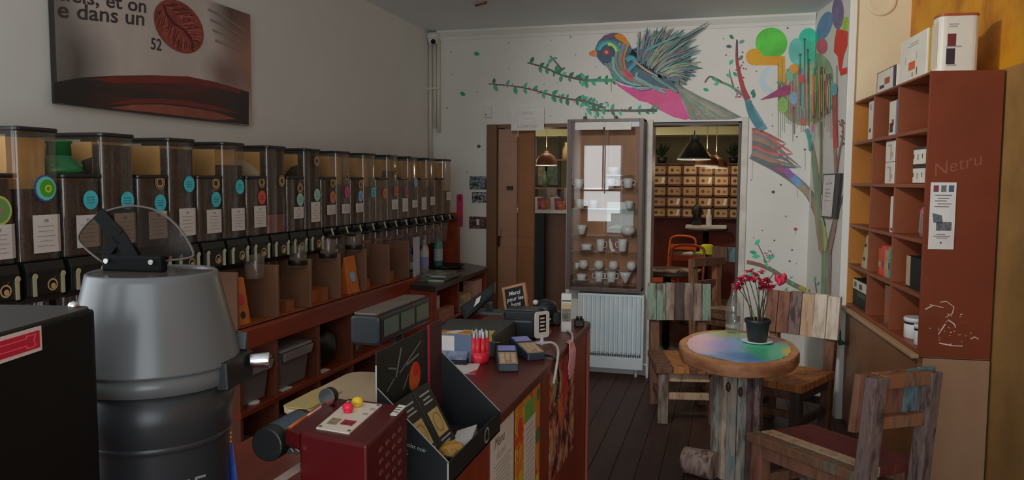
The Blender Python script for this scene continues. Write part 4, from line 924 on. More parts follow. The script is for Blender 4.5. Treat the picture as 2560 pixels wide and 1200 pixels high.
for k, (hx, hy, hz) in enumerate(heads):
    bx_ = random.uniform(-.03, .03); by_ = random.uniform(-.025, .025)
    b = MB(); b.tube([(bx_, by_, .09), (bx_ + .25 * (hx - bx_), by_ + .2 * hy, .09 + (hz - .09) * .4), (bx_ + .7 * (hx - bx_), by_ + .7 * (hy - by_), .09 + (hz - .09) * .8), (hx, hy, hz)], .0032, 6, .0022); b.build('stem', STEM, pl)
    for q in range(5):
        c = Vector((hx + random.uniform(-.02, .02), hy + random.uniform(-.02, .02), hz + random.uniform(-.02, .026)))
        b = MB()
        for j in range(5):
            a = 2 * pi * j / 5 + random.random(); t_ = random.uniform(-.3, .5)
            p = c + Vector((math.cos(a), math.sin(a), t_)) * .016; n_ = Vector((-math.sin(a), math.cos(a), 0)) * .010
            for sg_ in (1, -1): b.poly([c, p + n_, p + Vector((math.cos(a), math.sin(a), t_)) * .012, p - n_][::sg_])
        b.ball(c, .009, 7, 5); b.build('flower', FLW, pl)
# one big drooping bloom on the right
b = MB(); b.tube([(.02, 0, .1), (.045, 0, .22), (.05, .0, .33), (.07, 0, .362), (.10, 0, .355)], .003, 6); b.build('stem', STEM, pl)
b = MB()
for j in range(7):
    a = 2 * pi * j / 7; c = Vector((.108, 0, .335)); p = c + Vector((.018 * math.cos(a), .015 * math.sin(a), .012 * math.cos(2 * a))); 
    b.ball(p, .014, 8, 6, sx=1, sy=.8, sz=1.7)
b.build('flower', FLW, pl)
for k, (lx, lz) in enumerate(((-.03, .16), (.0, .2), (.025, .17))):
    b = MB(); b.tube([(lx * .4, .01, .09), (lx, .0, lz)], .005, 6, .001); b.build('dry_leaf', M('dry_leaf', (84, 84, 54), (66, 64, 44), scale=12, k=4), pl)
bo = thing('glass_bottle', 'clear empty glass bottle beside the flower pot on the round table', 'bottle', (onZ(1832, 832, TZ).x, onZ(1832, 832, TZ).y, TZ + .003))
GLS = clear('bottle_glass', (.93, .95, .94), gloss=.05, rough=.02, haze=.05)
b = MB(); b.lathe([(.034, 0), (.041, .004), (.042, .13), (.036, .165), (.018, .215), (.0155, .26), (.018, .268), (.018, .28), (.0145, .28), (.012, .26), (.015, .213), (.033, .162), (.039, .128), (.038, .012), (0, .014)], n=24); b.build('glass', GLS, bo)
b = MB(); b.lathe([(.0425, .03), (.0425, .05)], n=24, cap0=False, cap1=False); b.build('etched_band', clear('etched_glass', (.8, .8, .8), gloss=.1, rough=.3, haze=.3), bo)

# ================================================================== bar counter
CTOP = M('red_counter_top', (76, 28, 16), (58, 20, 12), (68, 24, 14), scale=3, stretch=(4, .7, 4), rough=.34, k=2.4, spec=.4)
CFR = M('red_counter_front', (84, 30, 14), (64, 22, 11), (74, 26, 12), scale=2.6, stretch=(4, 4, .6), rough=.42, k=4.2)
bc = thing('bar_counter', 'red-brown wooden service counter with posters on its front', 'counter', (0, 0, 0))
CX0, CX1, CE, CH = -1.155, -.598, 3.53, .90
b = MB(); b.prism([(-1.6, .5), (CX1, .5), (CX1, CE), (-.86, CE + .16), (-1.10, CE + .16), (CX0, 1.43), (-1.6, 1.43)], CH - .036, CH); b.build('worktop', CTOP, bc, bevel=.006)
b = MB(); b.box(-.632, -.612, .52, CE - .02, .06, CH - .036); b.build('front_panel', CFR, bc)
b = MB(); b.box(-1.1, -.612, CE - .04, CE - .02, .06, CH - .036); b.build('end_panel', CFR, bc)
b = MB(); b.box(-1.10, -1.08, 1.45, CE - .04, .06, CH - .036); b.build('staff_side', CFR, bc)
b = MB(); b.box(-1.08, -.65, .52, CE - .06, 0, .06); b.build('plinth', DGREY, bc)
b = MB(); b.box(-1.56, -1.54, .55, 1.38, 0, CH - .036); b.build('near_leg_panel', CFR, bc)
b = MB(); b.bar((-.616, CE - .012, .02), (-.616, CE - .012, CH - .036), .03, .03); b.build('corner_post', M('pink_brown_edge', (92, 48, 36), rough=.45, k=4.2), bc, bevel=.003)
# posters on the front
XF = -.6115
def poster(name, label, y0, y1, z0, z1, mat, cat='poster'):
    t = thing(name, label, cat, (XF, y0, z0)); b = MB(); b.box(0, .0015, 0, y1 - y0, 0, z1 - z0); b.build('sheet', mat, t); return t
def patch(t, name, m, y0, y1, z0, z1, l=.0016): b = MB(); b.box(l, l + .0004, y0, y1, z0, z1); return b.build(name, m, t)
p1 = poster('notice_sheet', 'plain white printed notice taped at the near end of counter front', 2.0, 2.235, .50, .862, PAPER)
text('Menu', 'printed_title', PMAR, p1, (.0019, .03, .30), (0, 1, 0), (0, 0, 1), .045, shear=.3)
text('du jour', 'printed_title', PGR, p1, (.0019, .05, .265), (0, 1, 0), (0, 0, 1), .032, shear=.3)
b = MB()
for i in range(9): b.box(.0016, .0019, .03 + .01 * (i % 3), .2 - .02 * (i % 2), .245 - .012 * i, .248 - .012 * i)
tag(b.build('printed_lines', PGR, p1), kind='stuff')
patch(p1, 'printed_block', INK, .09, .19, .085, .115); patch(p1, 'printed_block', INK, .1, .18, .04, .065)
p2 = poster('menu_poster', 'orange and yellow bordered menu poster, second on the counter front', 2.26, 2.575, .36, .878, M('poster_orange', (124, 72, 22), (120, 40, 16), (128, 92, 24), scale=9, hard=True, lo=.42, hi=.55, rough=.45, k=4.4))
patch(p2, 'printed_panel', PAPER, .10, .25, .10, .41); patch(p2, 'printed_panel', M('poster_green', (50, 88, 40), (72, 100, 44), scale=14, k=4.4), .11, .24, .41, .475, .0017); patch(p2, 'printed_panel', M('poster_green', (50, 88, 40)), .10, .245, .04, .10, .0017)
b = MB()
for i in range(15): b.box(.0021, .0023, .12, .22 + .015 * (i % 2), .385 - .018 * i, .388 - .018 * i)
tag(b.build('printed_lines', PGR, p2), kind='stuff')
for k, (y_, z_, r_) in enumerate(((.05, .42, .03), (.06, .25, .028), (.285, .32, .03), (.045, .12, .032), (.28, .16, .026), (.29, .46, .024))):
    b = MB(); b.poly([(.0019, y_ + r_ * math.cos(2 * pi * i / 16), z_ + r_ * math.sin(2 * pi * i / 16)) for i in range(16)]); b.build('printed_fruit', M('poster_fruit%d' % (k % 3), ((128, 34, 18), (134, 108, 26), (46, 70, 30))[k % 3], k=4.4), p2)
p3 = poster('collage_poster', 'busy red and cream collage poster at far end of counter front', 2.735, 3.205, .42, .875, M('collage_print', (116, 102, 80), (30, 20, 20), (112, 46, 32), scale=13, detail=7, lo=.42, hi=.58, rough=.45, k=3.8))
for k, (pts, c) in enumerate((([(.24, .46), (.30, .44), (.33, .3), (.27, .2), (.22, .32)], (124, 26, 20)), ([(.2, .33), (.26, .22), (.2, .14), (.15, .24)], (124, 62, 28)), ([(.05, .4), (.12, .42), (.14, .32), (.06, .3)], (104, 92, 62)))):
    b = MB(); b.poly([(.0018, y_, z_) for y_, z_ in pts]); b.build('printed_shape', M('collage_shape%d' % k, c, k=4.2), p3)
b = MB()
for (y0, z0, y1, z1) in ((.02, .44, .44, .06), (.04, .1, .3, .2), (.02, .26, .44, .36), (.1, .02, .34, .42), (.2, .02, .46, .3)): b.bar((.0018, y0, z0), (.0018, y1, z1), .004, .0006, up=(1, 0, 0))
tag(b.build('printed_lines', INK, p3), kind='stuff')

# ================================================================== things on the counter
H = CH + .0005
# chocolate display stand
ds = thing('display_stand', 'black cardboard chocolate display with tall printed back at the counter front', 'display', (-.72, 1.515, H))
WD, DP = .388, .164
CARD = M('black_display_card', (15, 19, 20), (13, 16, 17), scale=4, rough=.45, k=2.4)
EDGE = M('white_card_edge', (92, 92, 90), rough=.7, k=4)
b = MB(); b.box(0, DP, 0, WD, 0, .004); b.build('tray_floor', M('tray_inside', (32, 24, 22), (26, 20, 19), scale=4, k=3), ds)
b = MB(); b.box(-.003, 0, .0, WD, 0, .278); b.build('back_panel', M('display_back_print', (20, 26, 24), (14, 17, 17), scale=7, rough=.4, k=2.6), ds)
b = MB(); b.box(DP - .003, DP, 0, WD, 0, .052); b.build('front_panel', CARD, ds)
for y in (0, WD - .003):
    b = MB(); b.prism([(0, 0), (DP, 0), (DP, .052), (0, .20)], y, y + .003, 'y'); b.build('side_panel', CARD, ds)
b = MB(); b.box(-.003, .0005, WD, WD + .0012, .0, .2); b.box(-.003, .0005, -.0012, 0, .05, .25); b.bar((0, WD - .0015, .2008), (DP, WD - .0015, .0528), .0028, .0012); b.bar((0, .0015, .2008), (DP, .0015, .0528), .0028, .0012); b.box(DP - .003, DP + .0006, -.0008, .0, 0, .052)
tag(b.build('cut_edge', EDGE, ds), kind='stuff')
b = MB(); b.poly([(DP + .0006, .27 + .02 * math.cos(2 * pi * i / 20), .026 + .02 * math.sin(2 * pi * i / 20)) for i in range(20)]); lg = b.build('round_logo', M('logo_grey', (84, 88, 88), k=4), ds)
b = MB(); b.poly([(DP + .001, .27 + .014 * math.cos(2 * pi * i / 16), .026 + .014 * math.sin(2 * pi * i / 16)) for i in range(16)]); b.build('logo_centre', CARD, lg)
for i, (s_, zz) in enumerate((('chocolat noir', .086), ('70%', .062), ('bio', .040))): text(s_, 'printed_words', M('card_words', (88, 94, 96), k=4), ds, (.045, -.0006, zz), (1, 0, -.25 if i == 0 else -.1), (0, 0, 1), (.013, .016, .010)[i])
b = MB(); b.poly([(.0006, .21 + .036 * math.cos(2 * pi * i / 24), .175 + .036 * math.sin(2 * pi * i / 24)) for i in range(24)]); b.build('printed_fruit', M('display_orange', (104, 34, 16), (118, 58, 20), scale=30, k=4), ds)
b = MB(); b.poly([(.001, .22 + .02 * math.cos(2 * pi * i / 24), .19 + .016 * math.sin(2 * pi * i / 24)) for i in range(24)]); b.build('printed_fruit', M('display_red', (116, 20, 16), k=4), ds)
b = MB()
for (y0, z0, y1, z1, w_) in ((.1, .2, .13, .262, .006), (.12, .205, .25, .255, .004), (.16, .215, .235, .225, .006), (.14, .16, .17, .19, .003), (.16, .09, .28, .14, .006), (.05, .18, .09, .2, .003), (.06, .23, .1, .22, .004)): b.bar((.0009, y0, z0), (.0009, y1, z1), w_, .0006, up=(1, 0, 0))
tag(b.build('printed_strokes', M('print_silver', (62, 68, 64), k=4), ds), kind='stuff')
b = MB(); b.box(.0, .004, .29, WD - .003, .06, .285); b.build('maroon_strip', M('maroon_card', (44, 18, 22), (36, 16, 19), scale=4, rough=.4, k=3.2), ds)
b = MB(); b.box(.004, .0046, .288, .298, .12, .285); b.build('red_edge', M('red_card_edge', (112, 22, 32), k=4), ds)
# two chocolate boxes leaning in the stand
for k in range(2):
    t = thing('chocolate_box', ('black chocolate box leaning in the display, nearer the camera', 'black chocolate box leaning in the display, further one')[k], 'box', (-.72 + .012, 1.515 + .055 + .1 * k, H + .005), 0, 'chocolate boxes')
    b = MB(); Q = Matrix.Rotation(-.50, 4, 'Y'); b.m = Matrix.Translation((.088, 0, 0)) @ Q; b.box(-.034, 0, 0, .094, .0, .17); b.build('carton', M('box_black', (19, 21, 20), rough=.5, k=2.6), t, bevel=.002)
    b = MB(b_m := Matrix.Translation((.088, 0, 0)) @ Q); b.box(.0, .0006, .016, .078, .045, .108); lb = b.build('cream_label', M('cream_label', (112, 98, 62), (98, 84, 54), scale=40, k=4.2), t)
    b = MB(b_m); 
    for i in range(16):
        t0, t1 = 2 * pi * i / 16, 2 * pi * (i + 1) / 16; b.poly([(.001, .047 + .02 * math.cos(t0), .076 + .02 * math.sin(t0)), (.001, .047 + .024 * math.cos(t0), .076 + .024 * math.sin(t0)), (.001, .047 + .024 * math.cos(t1), .076 + .024 * math.sin(t1)), (.001, .047 + .02 * math.cos(t1), .076 + .02 * math.sin(t1))])
    b.build('label_ring', M('label_gold', (84, 68, 36), k=4), lb)
    b = MB(b_m)
    for z0, w_ in ((.148, .03), (.136, .02), (.126, .026), (.034, .03), (.024, .016)): b.box(0, .0006, .047 - w_, .047 + w_, z0, z0 + .004)
    tag(b.build('printed_lines', M('card_words', (88, 94, 96)), t), kind='stuff')
t = thing('folded_card', 'folded white card lying in the front of the chocolate display', 'card', (-.615, 1.775, H + .006), .2)
b = MB(); b.hexa([(-.02, -.05, 0), (.03, -.05, 0), (.03, .05, 0), (-.02, .05, 0), (-.02, -.05, .012), (.03, -.05, .03), (.03, .05, .03), (-.02, .05, .012)]); b.build('card', PAPER, t)
t = thing('gold_wrapper', 'crumpled yellow gold wrapping in the near corner of the display', 'wrapper', (-.605, 1.675, H + .006), .3)
b = MB(); bmesh.ops.create_icosphere(b.bm, subdivisions=2, radius=.04)
for v in b.bm.verts: v.co = Vector((v.co.x * .8, v.co.y * 1.0, max(0, v.co.z * .5 + .012))) + Vector((random.uniform(-.004, .004), random.uniform(-.004, .004), random.uniform(0, .006)))
b.build('foil', M('gold_foil', (118, 88, 36), (92, 66, 26), scale=30, rough=.45, k=4.2), t)
# red machine with control plate
RMO = Vector((-.728, 1.212, H))
rm = thing('red_machine', 'red metal machine with white control plate and side vents on the counter', 'machine', RMO)
RED = M('red_enamel', (76, 11, 14), (68, 9, 12), scale=3, rough=.36, k=1.5, spec=.4)
def rloc(x, y, h): q = onZ(x, y, h); return Vector((q.x - RMO.x, q.y - RMO.y, h - H))
RT = 1.1
c4 = [rloc(747, 1080, RT), rloc(917, 1113, RT), rloc(1019, 1014, RT), rloc(870, 994, RT)]
b = MB(); b.hexa([Vector((p.x, p.y, .012)) for p in c4] + c4); b.build('case', RED, rm, bevel=.006)
for p in c4:
    q = p * .86; b = MB(); b.cyl((q.x + .008, q.y + .01, 0), (q.x + .008, q.y + .01, .013), .012, n=10); b.build('rubber_foot', BLACK, rm)
b = MB(); pl4 = [rloc(790, 1072, RT), rloc(873, 1086, RT), rloc(955, 1014, RT), rloc(870, 1004, RT)]
up = Vector((0, 0, .0022)); b.hexa(pl4 + [p + up for p in pl4]); pt = b.build('control_plate', M('cream_plate', (122, 114, 104), rough=.4, k=4.4), rm)
def onpl(u, v, l=.003): return pl4[0].lerp(pl4[1], u).lerp(pl4[3].lerp(pl4[2], u), v) + Vector((0, 0, l))
for nm, u, v, m in (('yellow_button', .42, .84, M('yellow_button', (138, 106, 22), rough=.35, k=4.2)), ('red_button', .36, .60, M('red_button', (142, 16, 34), rough=.35, k=4.2))):
    q = onpl(u, v); b = MB(); b.cyl(q, q + Vector((0, 0, .006)), .0085, n=18); b.lathe([(.011, .006), (.011, .012), (.007, .017), (0, .018)], q, 18); b.build(nm, m, rm)
def platemark(u0, u1, v0, v1, m, nm='printed_symbol'): b = MB(); b.poly([onpl(u, v, .0027) for u, v in ((u0, v0), (u1, v0), (u1, v1), (u0, v1))]); b.build(nm, m, pt)
platemark(.14, .42, .16, .36, M('warn_brown', (74, 56, 40), (96, 84, 60), scale=120, k=4)); platemark(.5, .86, .2, .36, M('warn_red', (44, 12, 14), (110, 22, 28), scale=90, k=4))
for u, v in ((.85, .62), (.9, .8)): platemark(u - .07, u + .07, v - .03, v + .03, PGR)
for u, v in ((.08, .05), (.93, .06), (.93, .95), (.1, .95)): q = onpl(u, v, .0024); b = MB(); b.cyl(q, q + Vector((0, 0, .0012)), .0032, n=8); b.build('screw', M('steel_dark', (60, 58, 56), rough=.4, metal=.6, k=3), pt)
w4 = [rloc(x, y, RT) for x, y in ((975, 1038), (991, 1040), (1016, 1016), (998, 1013))]
b = MB(); b.hexa(w4 + [p + Vector((0, 0, .0015)) for p in w4]); wl = b.build('white_label', PAPER, rm)
b = MB(); mid = sum(w4, Vector()) / 4
for k in range(3):
    q = mid + (w4[3] - w4[0]) * (.22 * (k - 1)); e = (w4[1] - w4[0]).normalized() * .007; f_ = (w4[3] - w4[0]).normalized() * .0022
    b.poly([q - e - f_ + Vector((0, 0, .0019)), q + e - f_ + Vector((0, 0, .0019)), q + e * .3 + f_ + Vector((0, 0, .0019)), q - e + f_ + Vector((0, 0, .0019))])
tag(b.build('label_print', INK, wl), kind='stuff')
# louvres on the right side
e1 = (c4[2] - c4[1]); e1n = e1.normalized(); en = Vector((e1n.y, -e1n.x, 0))
SLOT = M('louvre_red', (84, 16, 20), rough=.4, k=1.7)
for i in range(4):
    for j in range(7):
        q = c4[1] + e1 * (.30 + .155 * i) + Vector((0, 0, -.035 - .0215 * j)); q.z = max(q.z, .02)
        b = MB(); b.hexa([q - e1n * .009, q + e1n * .009, q + e1n * .009 + en * .0005, q - e1n * .009 + en * .0005, q - e1n * .009 + Vector((0, 0, .008)), q + e1n * .009 + Vector((0, 0, .008)), q + e1n * .008 + en * .003 + Vector((0, 0, .003)), q - e1n * .008 + en * .003 + Vector((0, 0, .003))]); b.build('louvre', SLOT, rm)
# left side: hinge rod, black roller, rail
a0, a1 = rloc(722, 1066, RT), rloc(800, 1012, RT)
b = MB(); b.cyl(a0 + Vector((0, 0, -.004)), a1 + Vector((0, 0, -.004)), .004, n=8); b.build('hinge_rod', M('copper_rod', (112, 60, 34), rough=.3, metal=.6, k=4), rm)
m0 = [rloc(713, 1072, RT - .004), c4[0] + Vector((0, 0, -.004)), c4[3] + Vector((0, 0, -.004)), rloc(830, 992, RT - .004)]
b = MB(); b.hexa([p + Vector((0, 0, -.03)) for p in m0] + m0); b.build('side_flange', RED, rm, bevel=.003)
q = (m0[0] + m0[3]) / 2 + Vector((-.03, -.02, -.035))
b = MB(); b.cyl(q + Vector((0, -.085, 0)), q + Vector((0, .045, 0)), .032, n=20); b.build('roller', BLACK, rm, bevel=.003, ang=60)
b = MB(); b.cyl(q + Vector((0, -.06, .0)), q + Vector((0, .03, .0)), .0325, n=20, caps=False); b.build('roller_band', M('blue_grey_rubber', (40, 50, 58), rough=.4, k=3), rm)
k0 = rloc(822, 1000, RT + .005)
b = MB(); b.cyl(k0 + Vector((0, -.008, .008)), k0 + Vector((0, .012, .008)), .017, n=18); b.build('black_knob', BLACK, rm, bevel=.003)
b = MB(); b.cyl(k0 + Vector((0, -.0095, .008)), k0 + Vector((0, -.008, .008)), .0176, n=18); b.build('knob_ring', CHROME, rm)
for k in range(2):
    b = MB(); q2 = c4[0] + Vector((-.012 + .012 * k, -.004, -.034)); b.cyl(q2, q2 + Vector((0, -.006, 0)), .0055, n=10); b.build('bolt', CHROME, rm)
s0 = c4[0] + Vector((-.03, -.045, -.085))
b = MB(); b.bar(s0, s0 + Vector((.032, .1, .022)), .018, .004); b.build('steel_rail', M('worn_steel', (112, 98, 90), rough=.35, metal=.5, k=4), rm)
b = MB(); b.box(s0.x - .03, s0.x + .012, s0.y - .03, s0.y + .03, .004, s0.z - .004); b.build('motor_block', BLACK, rm, bevel=.005)
# shop scale with raised customer display
ss = thing('shop_scale', 'beige plate shop scale with a raised dark three-window display', 'scale', (-.96, 1.93, H))
BEI = M('beige_scale_plate', (104, 90, 70), (94, 80, 62), scale=3, rough=.4, k=4.2)
b = MB(); b.prism(rrect(-.135, .155, -.215, .205, .05), .052, .066); b.build('plate', BEI, ss, bevel=.003)
b = MB(); b.prism(rrect(-.12, .14, -.2, .19, .04), .008, .05); b.build('body', M('pale_scale_body', (104, 106, 106), rough=.4, k=4), ss, bevel=.004)
for x_, y_ in ((-.09, -.16), (.11, -.16), (-.09, .15), (.11, .15)): b = MB(); b.cyl((x_, y_, 0), (x_, y_, .009), .016, n=10); b.build('foot', BLACK, ss)
b = MB(); b.prism(rrect(-.13, -.05, -.20, -.02, .015), .0665, .069); b.build('yellow_sheet', M('yellowed_film', (104, 88, 48), (98, 84, 56), scale=8, k=4.0), ss)
b = MB(); b.cyl((0.0, .24, .01), (0.0, .24, .2), .016, n=12); b.box(-.04, .04, .19, .28, .0, .012); b.build('pole', BLACK, ss)
HD0, HD1 = onX(950, 835, -.93), onX(1076, 770, -.93)
DX = .03
y0, y1 = HD0.y - 1.93, HD1.y - 1.93
zt_, zb_ = 1.168 - H, 1.083 - H
pf = rrect(DX - .092, DX, zb_, zt_, .014)
b = MB(); b.prism([(x_, z_) for x_, z_ in pf], y0, y1, 'y'); hd = b.build('display_head', M('display_case', (24, 33, 38), (20, 28, 33), scale=3, rough=.4, k=1.1), ss, bevel=.008, ang=50)
b = MB(); b.prism(rrect(DX - .088, DX - .010, y0 + .008, y1 - .006, .012), zt_ - .001, zt_ + .006); b.build('display_top', M('brown_grey_top', (68, 58, 50), (60, 50, 44), scale=10, rough=.6, k=3.0), ss, bevel=.004)  # brown-grey top, lighter than the case
LCD = M('lcd_green', (46, 60, 50), (52, 66, 54), scale=3, rough=.2, k=3.4)
L_ = y1 - y0
for k in range(3):
    ya, yb_ = y0 + L_ * (.07 + .31 * k), y0 + L_ * (.07 + .31 * k + .26)
    b = MB(); b.box(DX + .0002, DX + .0016, ya, yb_, zb_ + .022, zt_ - .014); lc = b.build('lcd_window', LCD, ss)
    b = MB(); b.box(DX + .0017, DX + .0021, ya + .008, yb_ - .02, zb_ + .028, zb_ + .031); b.build('lcd_marks', M('lcd_mark', (70, 76, 66), k=3), lc)
# blue-grey leaflet box with cards
cbx = thing('leaflet_box', 'blue-grey card box with white slip, standing before the pens', 'box', (-.99, 2.585, H), .10)
BLG = M('blue_grey_card', (54, 66, 82), (48, 60, 74), scale=5, rough=.5, k=4)
b = MB(); b.box(0, .125, .0, .06, 0, .10); b.build('carton', BLG, cbx, bevel=.002)
b = MB(); b.box(.0, .062, -.002, 0, .035, .095); b.build('white_slip', PAPER, cbx)
b = MB(); b.hexa([(.0, -.04, .018), (.115, -.04, .018), (.11, -.004, .036), (.005, -.004, .036), (.0, -.04, .024), (.115, -.04, .024), (.11, -.004, .042), (.005, -.004, .042)]); b.build('leaflets', M('leaflet_print', (92, 98, 112), (54, 60, 78), scale=22, k=4), cbx)
b = MB(); b.box(.0, .115, -.042, -.002, 0, .016); b.build('leaflet_tray', BLACK, cbx)
b = MB(); b.box(.004, .12, .004, .056, .1, .104); b.build('orange_card', M('orange_card', (112, 78, 38), (98, 62, 28), scale=6, k=4.2), cbx)
b = MB(); b.hexa([(.03, .01, .1045), (.07, .0, .1045), (.09, .05, .1045), (.06, .055, .1045), (.03, .01, .106), (.07, .0, .106), (.09, .05, .106), (.06, .055, .106)]); b.build('beige_slip', PAPER, cbx)
# pens
pc = thing('pen_bundle', 'bundle of red and white ballpoint pens standing upright on counter', 'pens', (-.842, 2.62, H))
RP = M('red_pen', (150, 20, 30), rough=.3, k=4.2)
b = MB(); b.lathe([(.03, 0), (.034, .006), (.034, .04), (.031, .04), (.03, .006), (0, .006)], n=18); b.build('holder', RP, pc)
for k in range(9):
    a = 2 * pi * k / 8; r_ = .023 if k < 8 else 0; x_, y_ = r_ * math.cos(a), r_ * math.sin(a)
    b = MB(); b.cyl((x_, y_, .007), (x_ * 1.08, y_ * 1.08, .09), .0095, n=8); q = b.build('pen', RP, pc)
    b = MB(); b.cyl((x_ * 1.08, y_ * 1.08, .085), (x_ * 1.12, y_ * 1.12, .115), .0062, .004, n=8); b.build('white_barrel', PORC, q)
    b = MB(); b.cyl((x_ * 1.12, y_ * 1.12, .115), (x_ * 1.13, y_ * 1.13, .124), .0028, n=6); b.bar((x_ * 1.3 + .002, y_ * 1.3, .12), (x_ * 1.3 + .002, y_ * 1.3, .09), .003); b.build('clip', DGREY, q)
# cash drawer with note, printer, sign
cd = thing('cash_drawer', 'dark olive cash register base with yellow note on its corner', 'register', (-.83, 2.69, H), .1)
OLV = M('register_grey', (42, 43, 38), (36, 37, 34), scale=3, rough=.5, k=3)
b = MB(); b.hexa([(-.22, .0, 0), (.02, .0, 0), (.045, .31, 0), (-.22, .31, 0), (-.22, .0, .085), (.02, .0, .085), (.045, .31, .085), (-.22, .31, .085)]); b.build('case', OLV, cd, bevel=.005)
b = MB(); b.box(.0, .006, -.0015, 0, .006, .08); b.box(-.2, .04, -.0015, -.0002, .058, .0605); b.build('drawer_gap', M('grey_strip', (70, 74, 76), k=3.4), cd)
b = MB(); b.hexa([(-.115, -.006, .086), (.012, -.006, .086), (.01, .07, .086), (-.11, .07, .086), (-.115, -.006, .0875), (.012, -.012, .0875), (.01, .07, .0875), (-.11, .07, .0875)]); b.hexa([(-.02, -.012, .064), (.014, -.012, .064), (.014, -.011, .064), (-.02, -.011, .064), (-.03, -.012, .087), (.012, -.012, .087), (.012, -.011, .087), (-.03, -.011, .087)]); b.build('yellow_note', M('yellow_note', (128, 108, 44), (118, 96, 40), scale=6, k=4.2), cd)
pr_ = thing('receipt_printer', 'black receipt printer with blue-grey top behind the card terminals', 'printer', (-.805, 3.07, H), .1)
b = MB(); b.box(-.072, .062, -.02, .12, .001, .116); b.build('case', BLACK, pr_, bevel=.008)
b = MB(); b.hexa([(-.068, -.021, .075), (.04, -.021, .07), (.04, .0, .118), (-.068, .0, .118), (-.068, -.023, .07), (.04, -.023, .07), (.04, -.001, .1195), (-.068, -.001, .1195)]); b.build('front_cover', M('blue_grey_cover', (40, 52, 62), rough=.4, k=3), pr_)
sg2 = thing('card_sign', 'small white framed card on a foot beside the black printer', 'sign', (-.705, 3.0, H), .95)
b = MB(); b.prism(rrect(-.037, .037, .022, .128, .012), -.003, .003, 'y'); b.build('frame', PAPER, sg2)
b = MB(); b.box(-.018, .018, -.0042, -.003, .045, .115); bk = b.build('black_print', BLACK, sg2)
for i in range(4): b = MB(); b.box(-.013, .013 - .004 * (i % 2), -.0048, -.0043, .053 + .015 * i, .059 + .015 * i); b.build('printed_words', PAPER, bk)
b = MB(); b.lathe([(.032, 0), (.032, .005), (.008, .008), (.006, .024)], n=18); b.build('foot', PORC, sg2)
# till monitor tilted back
mo = thing('till_monitor', 'black touch screen monitor tilted back behind the cash register', 'monitor', (-1.0, 3.08, H))
mA, mB_, mC, mD = [onY(x, y, d) - Vector((-1.0, 3.08, H)) for x, y, d in ((1164, 806, 2.98), (1238, 738, 3.16), (1240, 711, 3.25), (1150, 776, 3.06))]
nn = (mB_ - mA).cross(mD - mA).normalized() * .016
b = MB(); b.hexa([mA, mB_, mC, mD, mA + nn, mB_ + nn, mC + nn, mD + nn]); b.build('screen_case', M('monitor_black', (20, 24, 26), rough=.25, k=2.4), mo, bevel=.004)
def mq(u, v, l): return mA.lerp(mB_, u).lerp(mD.lerp(mC, u), v) + nn.normalized() * l
fs = -.001 if nn.y > 0 else .017
b = MB(); b.poly([mq(u, v, fs) for u, v in ((.08, .12), (.92, .12), (.92, .88), (.08, .88))]); b.build('screen', M('dark_screen', (30, 34, 34), rough=.08, k=2.6), mo)
b = MB(); b.poly([mq(u, v, fs * 1.2) for u, v in ((.32, .2), (.5, .2), (.58, .6), (.44, .62))]); b.build('painted_glare', PAPER, mo)  # white glare on the screen, painted as a flat patch
mm = (mA + mB_) / 2
b = MB(); b.bar(mm + Vector((.02, .05, .02)), (mm.x + .02, mm.y + .07, .1), .03, .015); b.box(mm.x - .05, mm.x + .1, mm.y + .0, mm.y + .1, .087, .1); b.build('stand', DGREY, mo, bevel=.003)
# framed chalk sign
fr_ = thing('chalk_sign', 'small wood framed chalkboard with white lettering at back of counter', 'sign', (-.912, 3.40, H), -.25)
FW = M('light_wood_frame', (112, 80, 58), (98, 68, 48), scale=6, stretch=(5, 5, 1), rough=.5, k=4.2)
mt = Matrix.Rotation(-.28, 4, 'Y') @ Matrix.Rotation(-.2, 4, 'X')
sx_, sz_ = .062, .145
zb2 = .03
for q in ((-sx_, -sx_ + .012, 0, sz_), (sx_ - .012, sx_, 0, sz_), (-sx_ + .012, sx_ - .012, 0, .012), (-sx_ + .012, sx_ - .012, sz_ - .012, sz_)):
    b = MB(Matrix.Translation((0, 0, zb2)) @ mt); b.box(q[0], q[1], -.007, .007, q[2], q[3]); b.build('frame_bar', FW, fr_, bevel=.001)
b = MB(Matrix.Translation((0, 0, zb2)) @ mt); b.box(-sx_ + .012, sx_ - .012, -.003, .004, .012, sz_ - .012); bd = b.build('board', BLACKM, fr_)
for i, s_ in enumerate(('Merci', 'pour les', 'bons', 'cafes')):
    o = text(s_, 'chalk_words', PAPER, bd, (0, -.0036, .1 - .026 * i), (1, 0, 0), (0, 0, 1), .027, align='CENTER', shear=.2, bold=.0006); o.data.transform(Matrix.Translation((0, 0, zb2)) @ mt)
b = MB(); b.box(-.05, .05, -.02, .06, 0, .02); b.bar((0, .03, .02), (0.0, .05, .1), .06, .006, up=(0, 1, 0)); b.build('easel', DGREY, fr_)
# dark scanner with white knob
sc2 = thing('barcode_scanner', 'black rounded scanner with a white knob at the far counter end', 'scanner', (-.785, 3.40, H), .3)
b = MB(); b.lathe([(.05, 0), (.052, .012), (.02, .02)], n=20); b.build('base', BLACK, sc2)
b = MB(); b.ball((0, 0, .07), .055, 16, 10, sx=1.05, sy=.8, sz=.85); b.build('head', M('scanner_black', (18, 26, 30), rough=.3, k=2.4), sc2)
b = MB(); b.ball((-.045, -.03, .105), .013, 10, 8); b.build('white_knob', PORC, sc2)
b = MB(); b.box(.03, .07, -.03, .03, 0, .06); b.build('cradle', BLACK, sc2, bevel=.006)
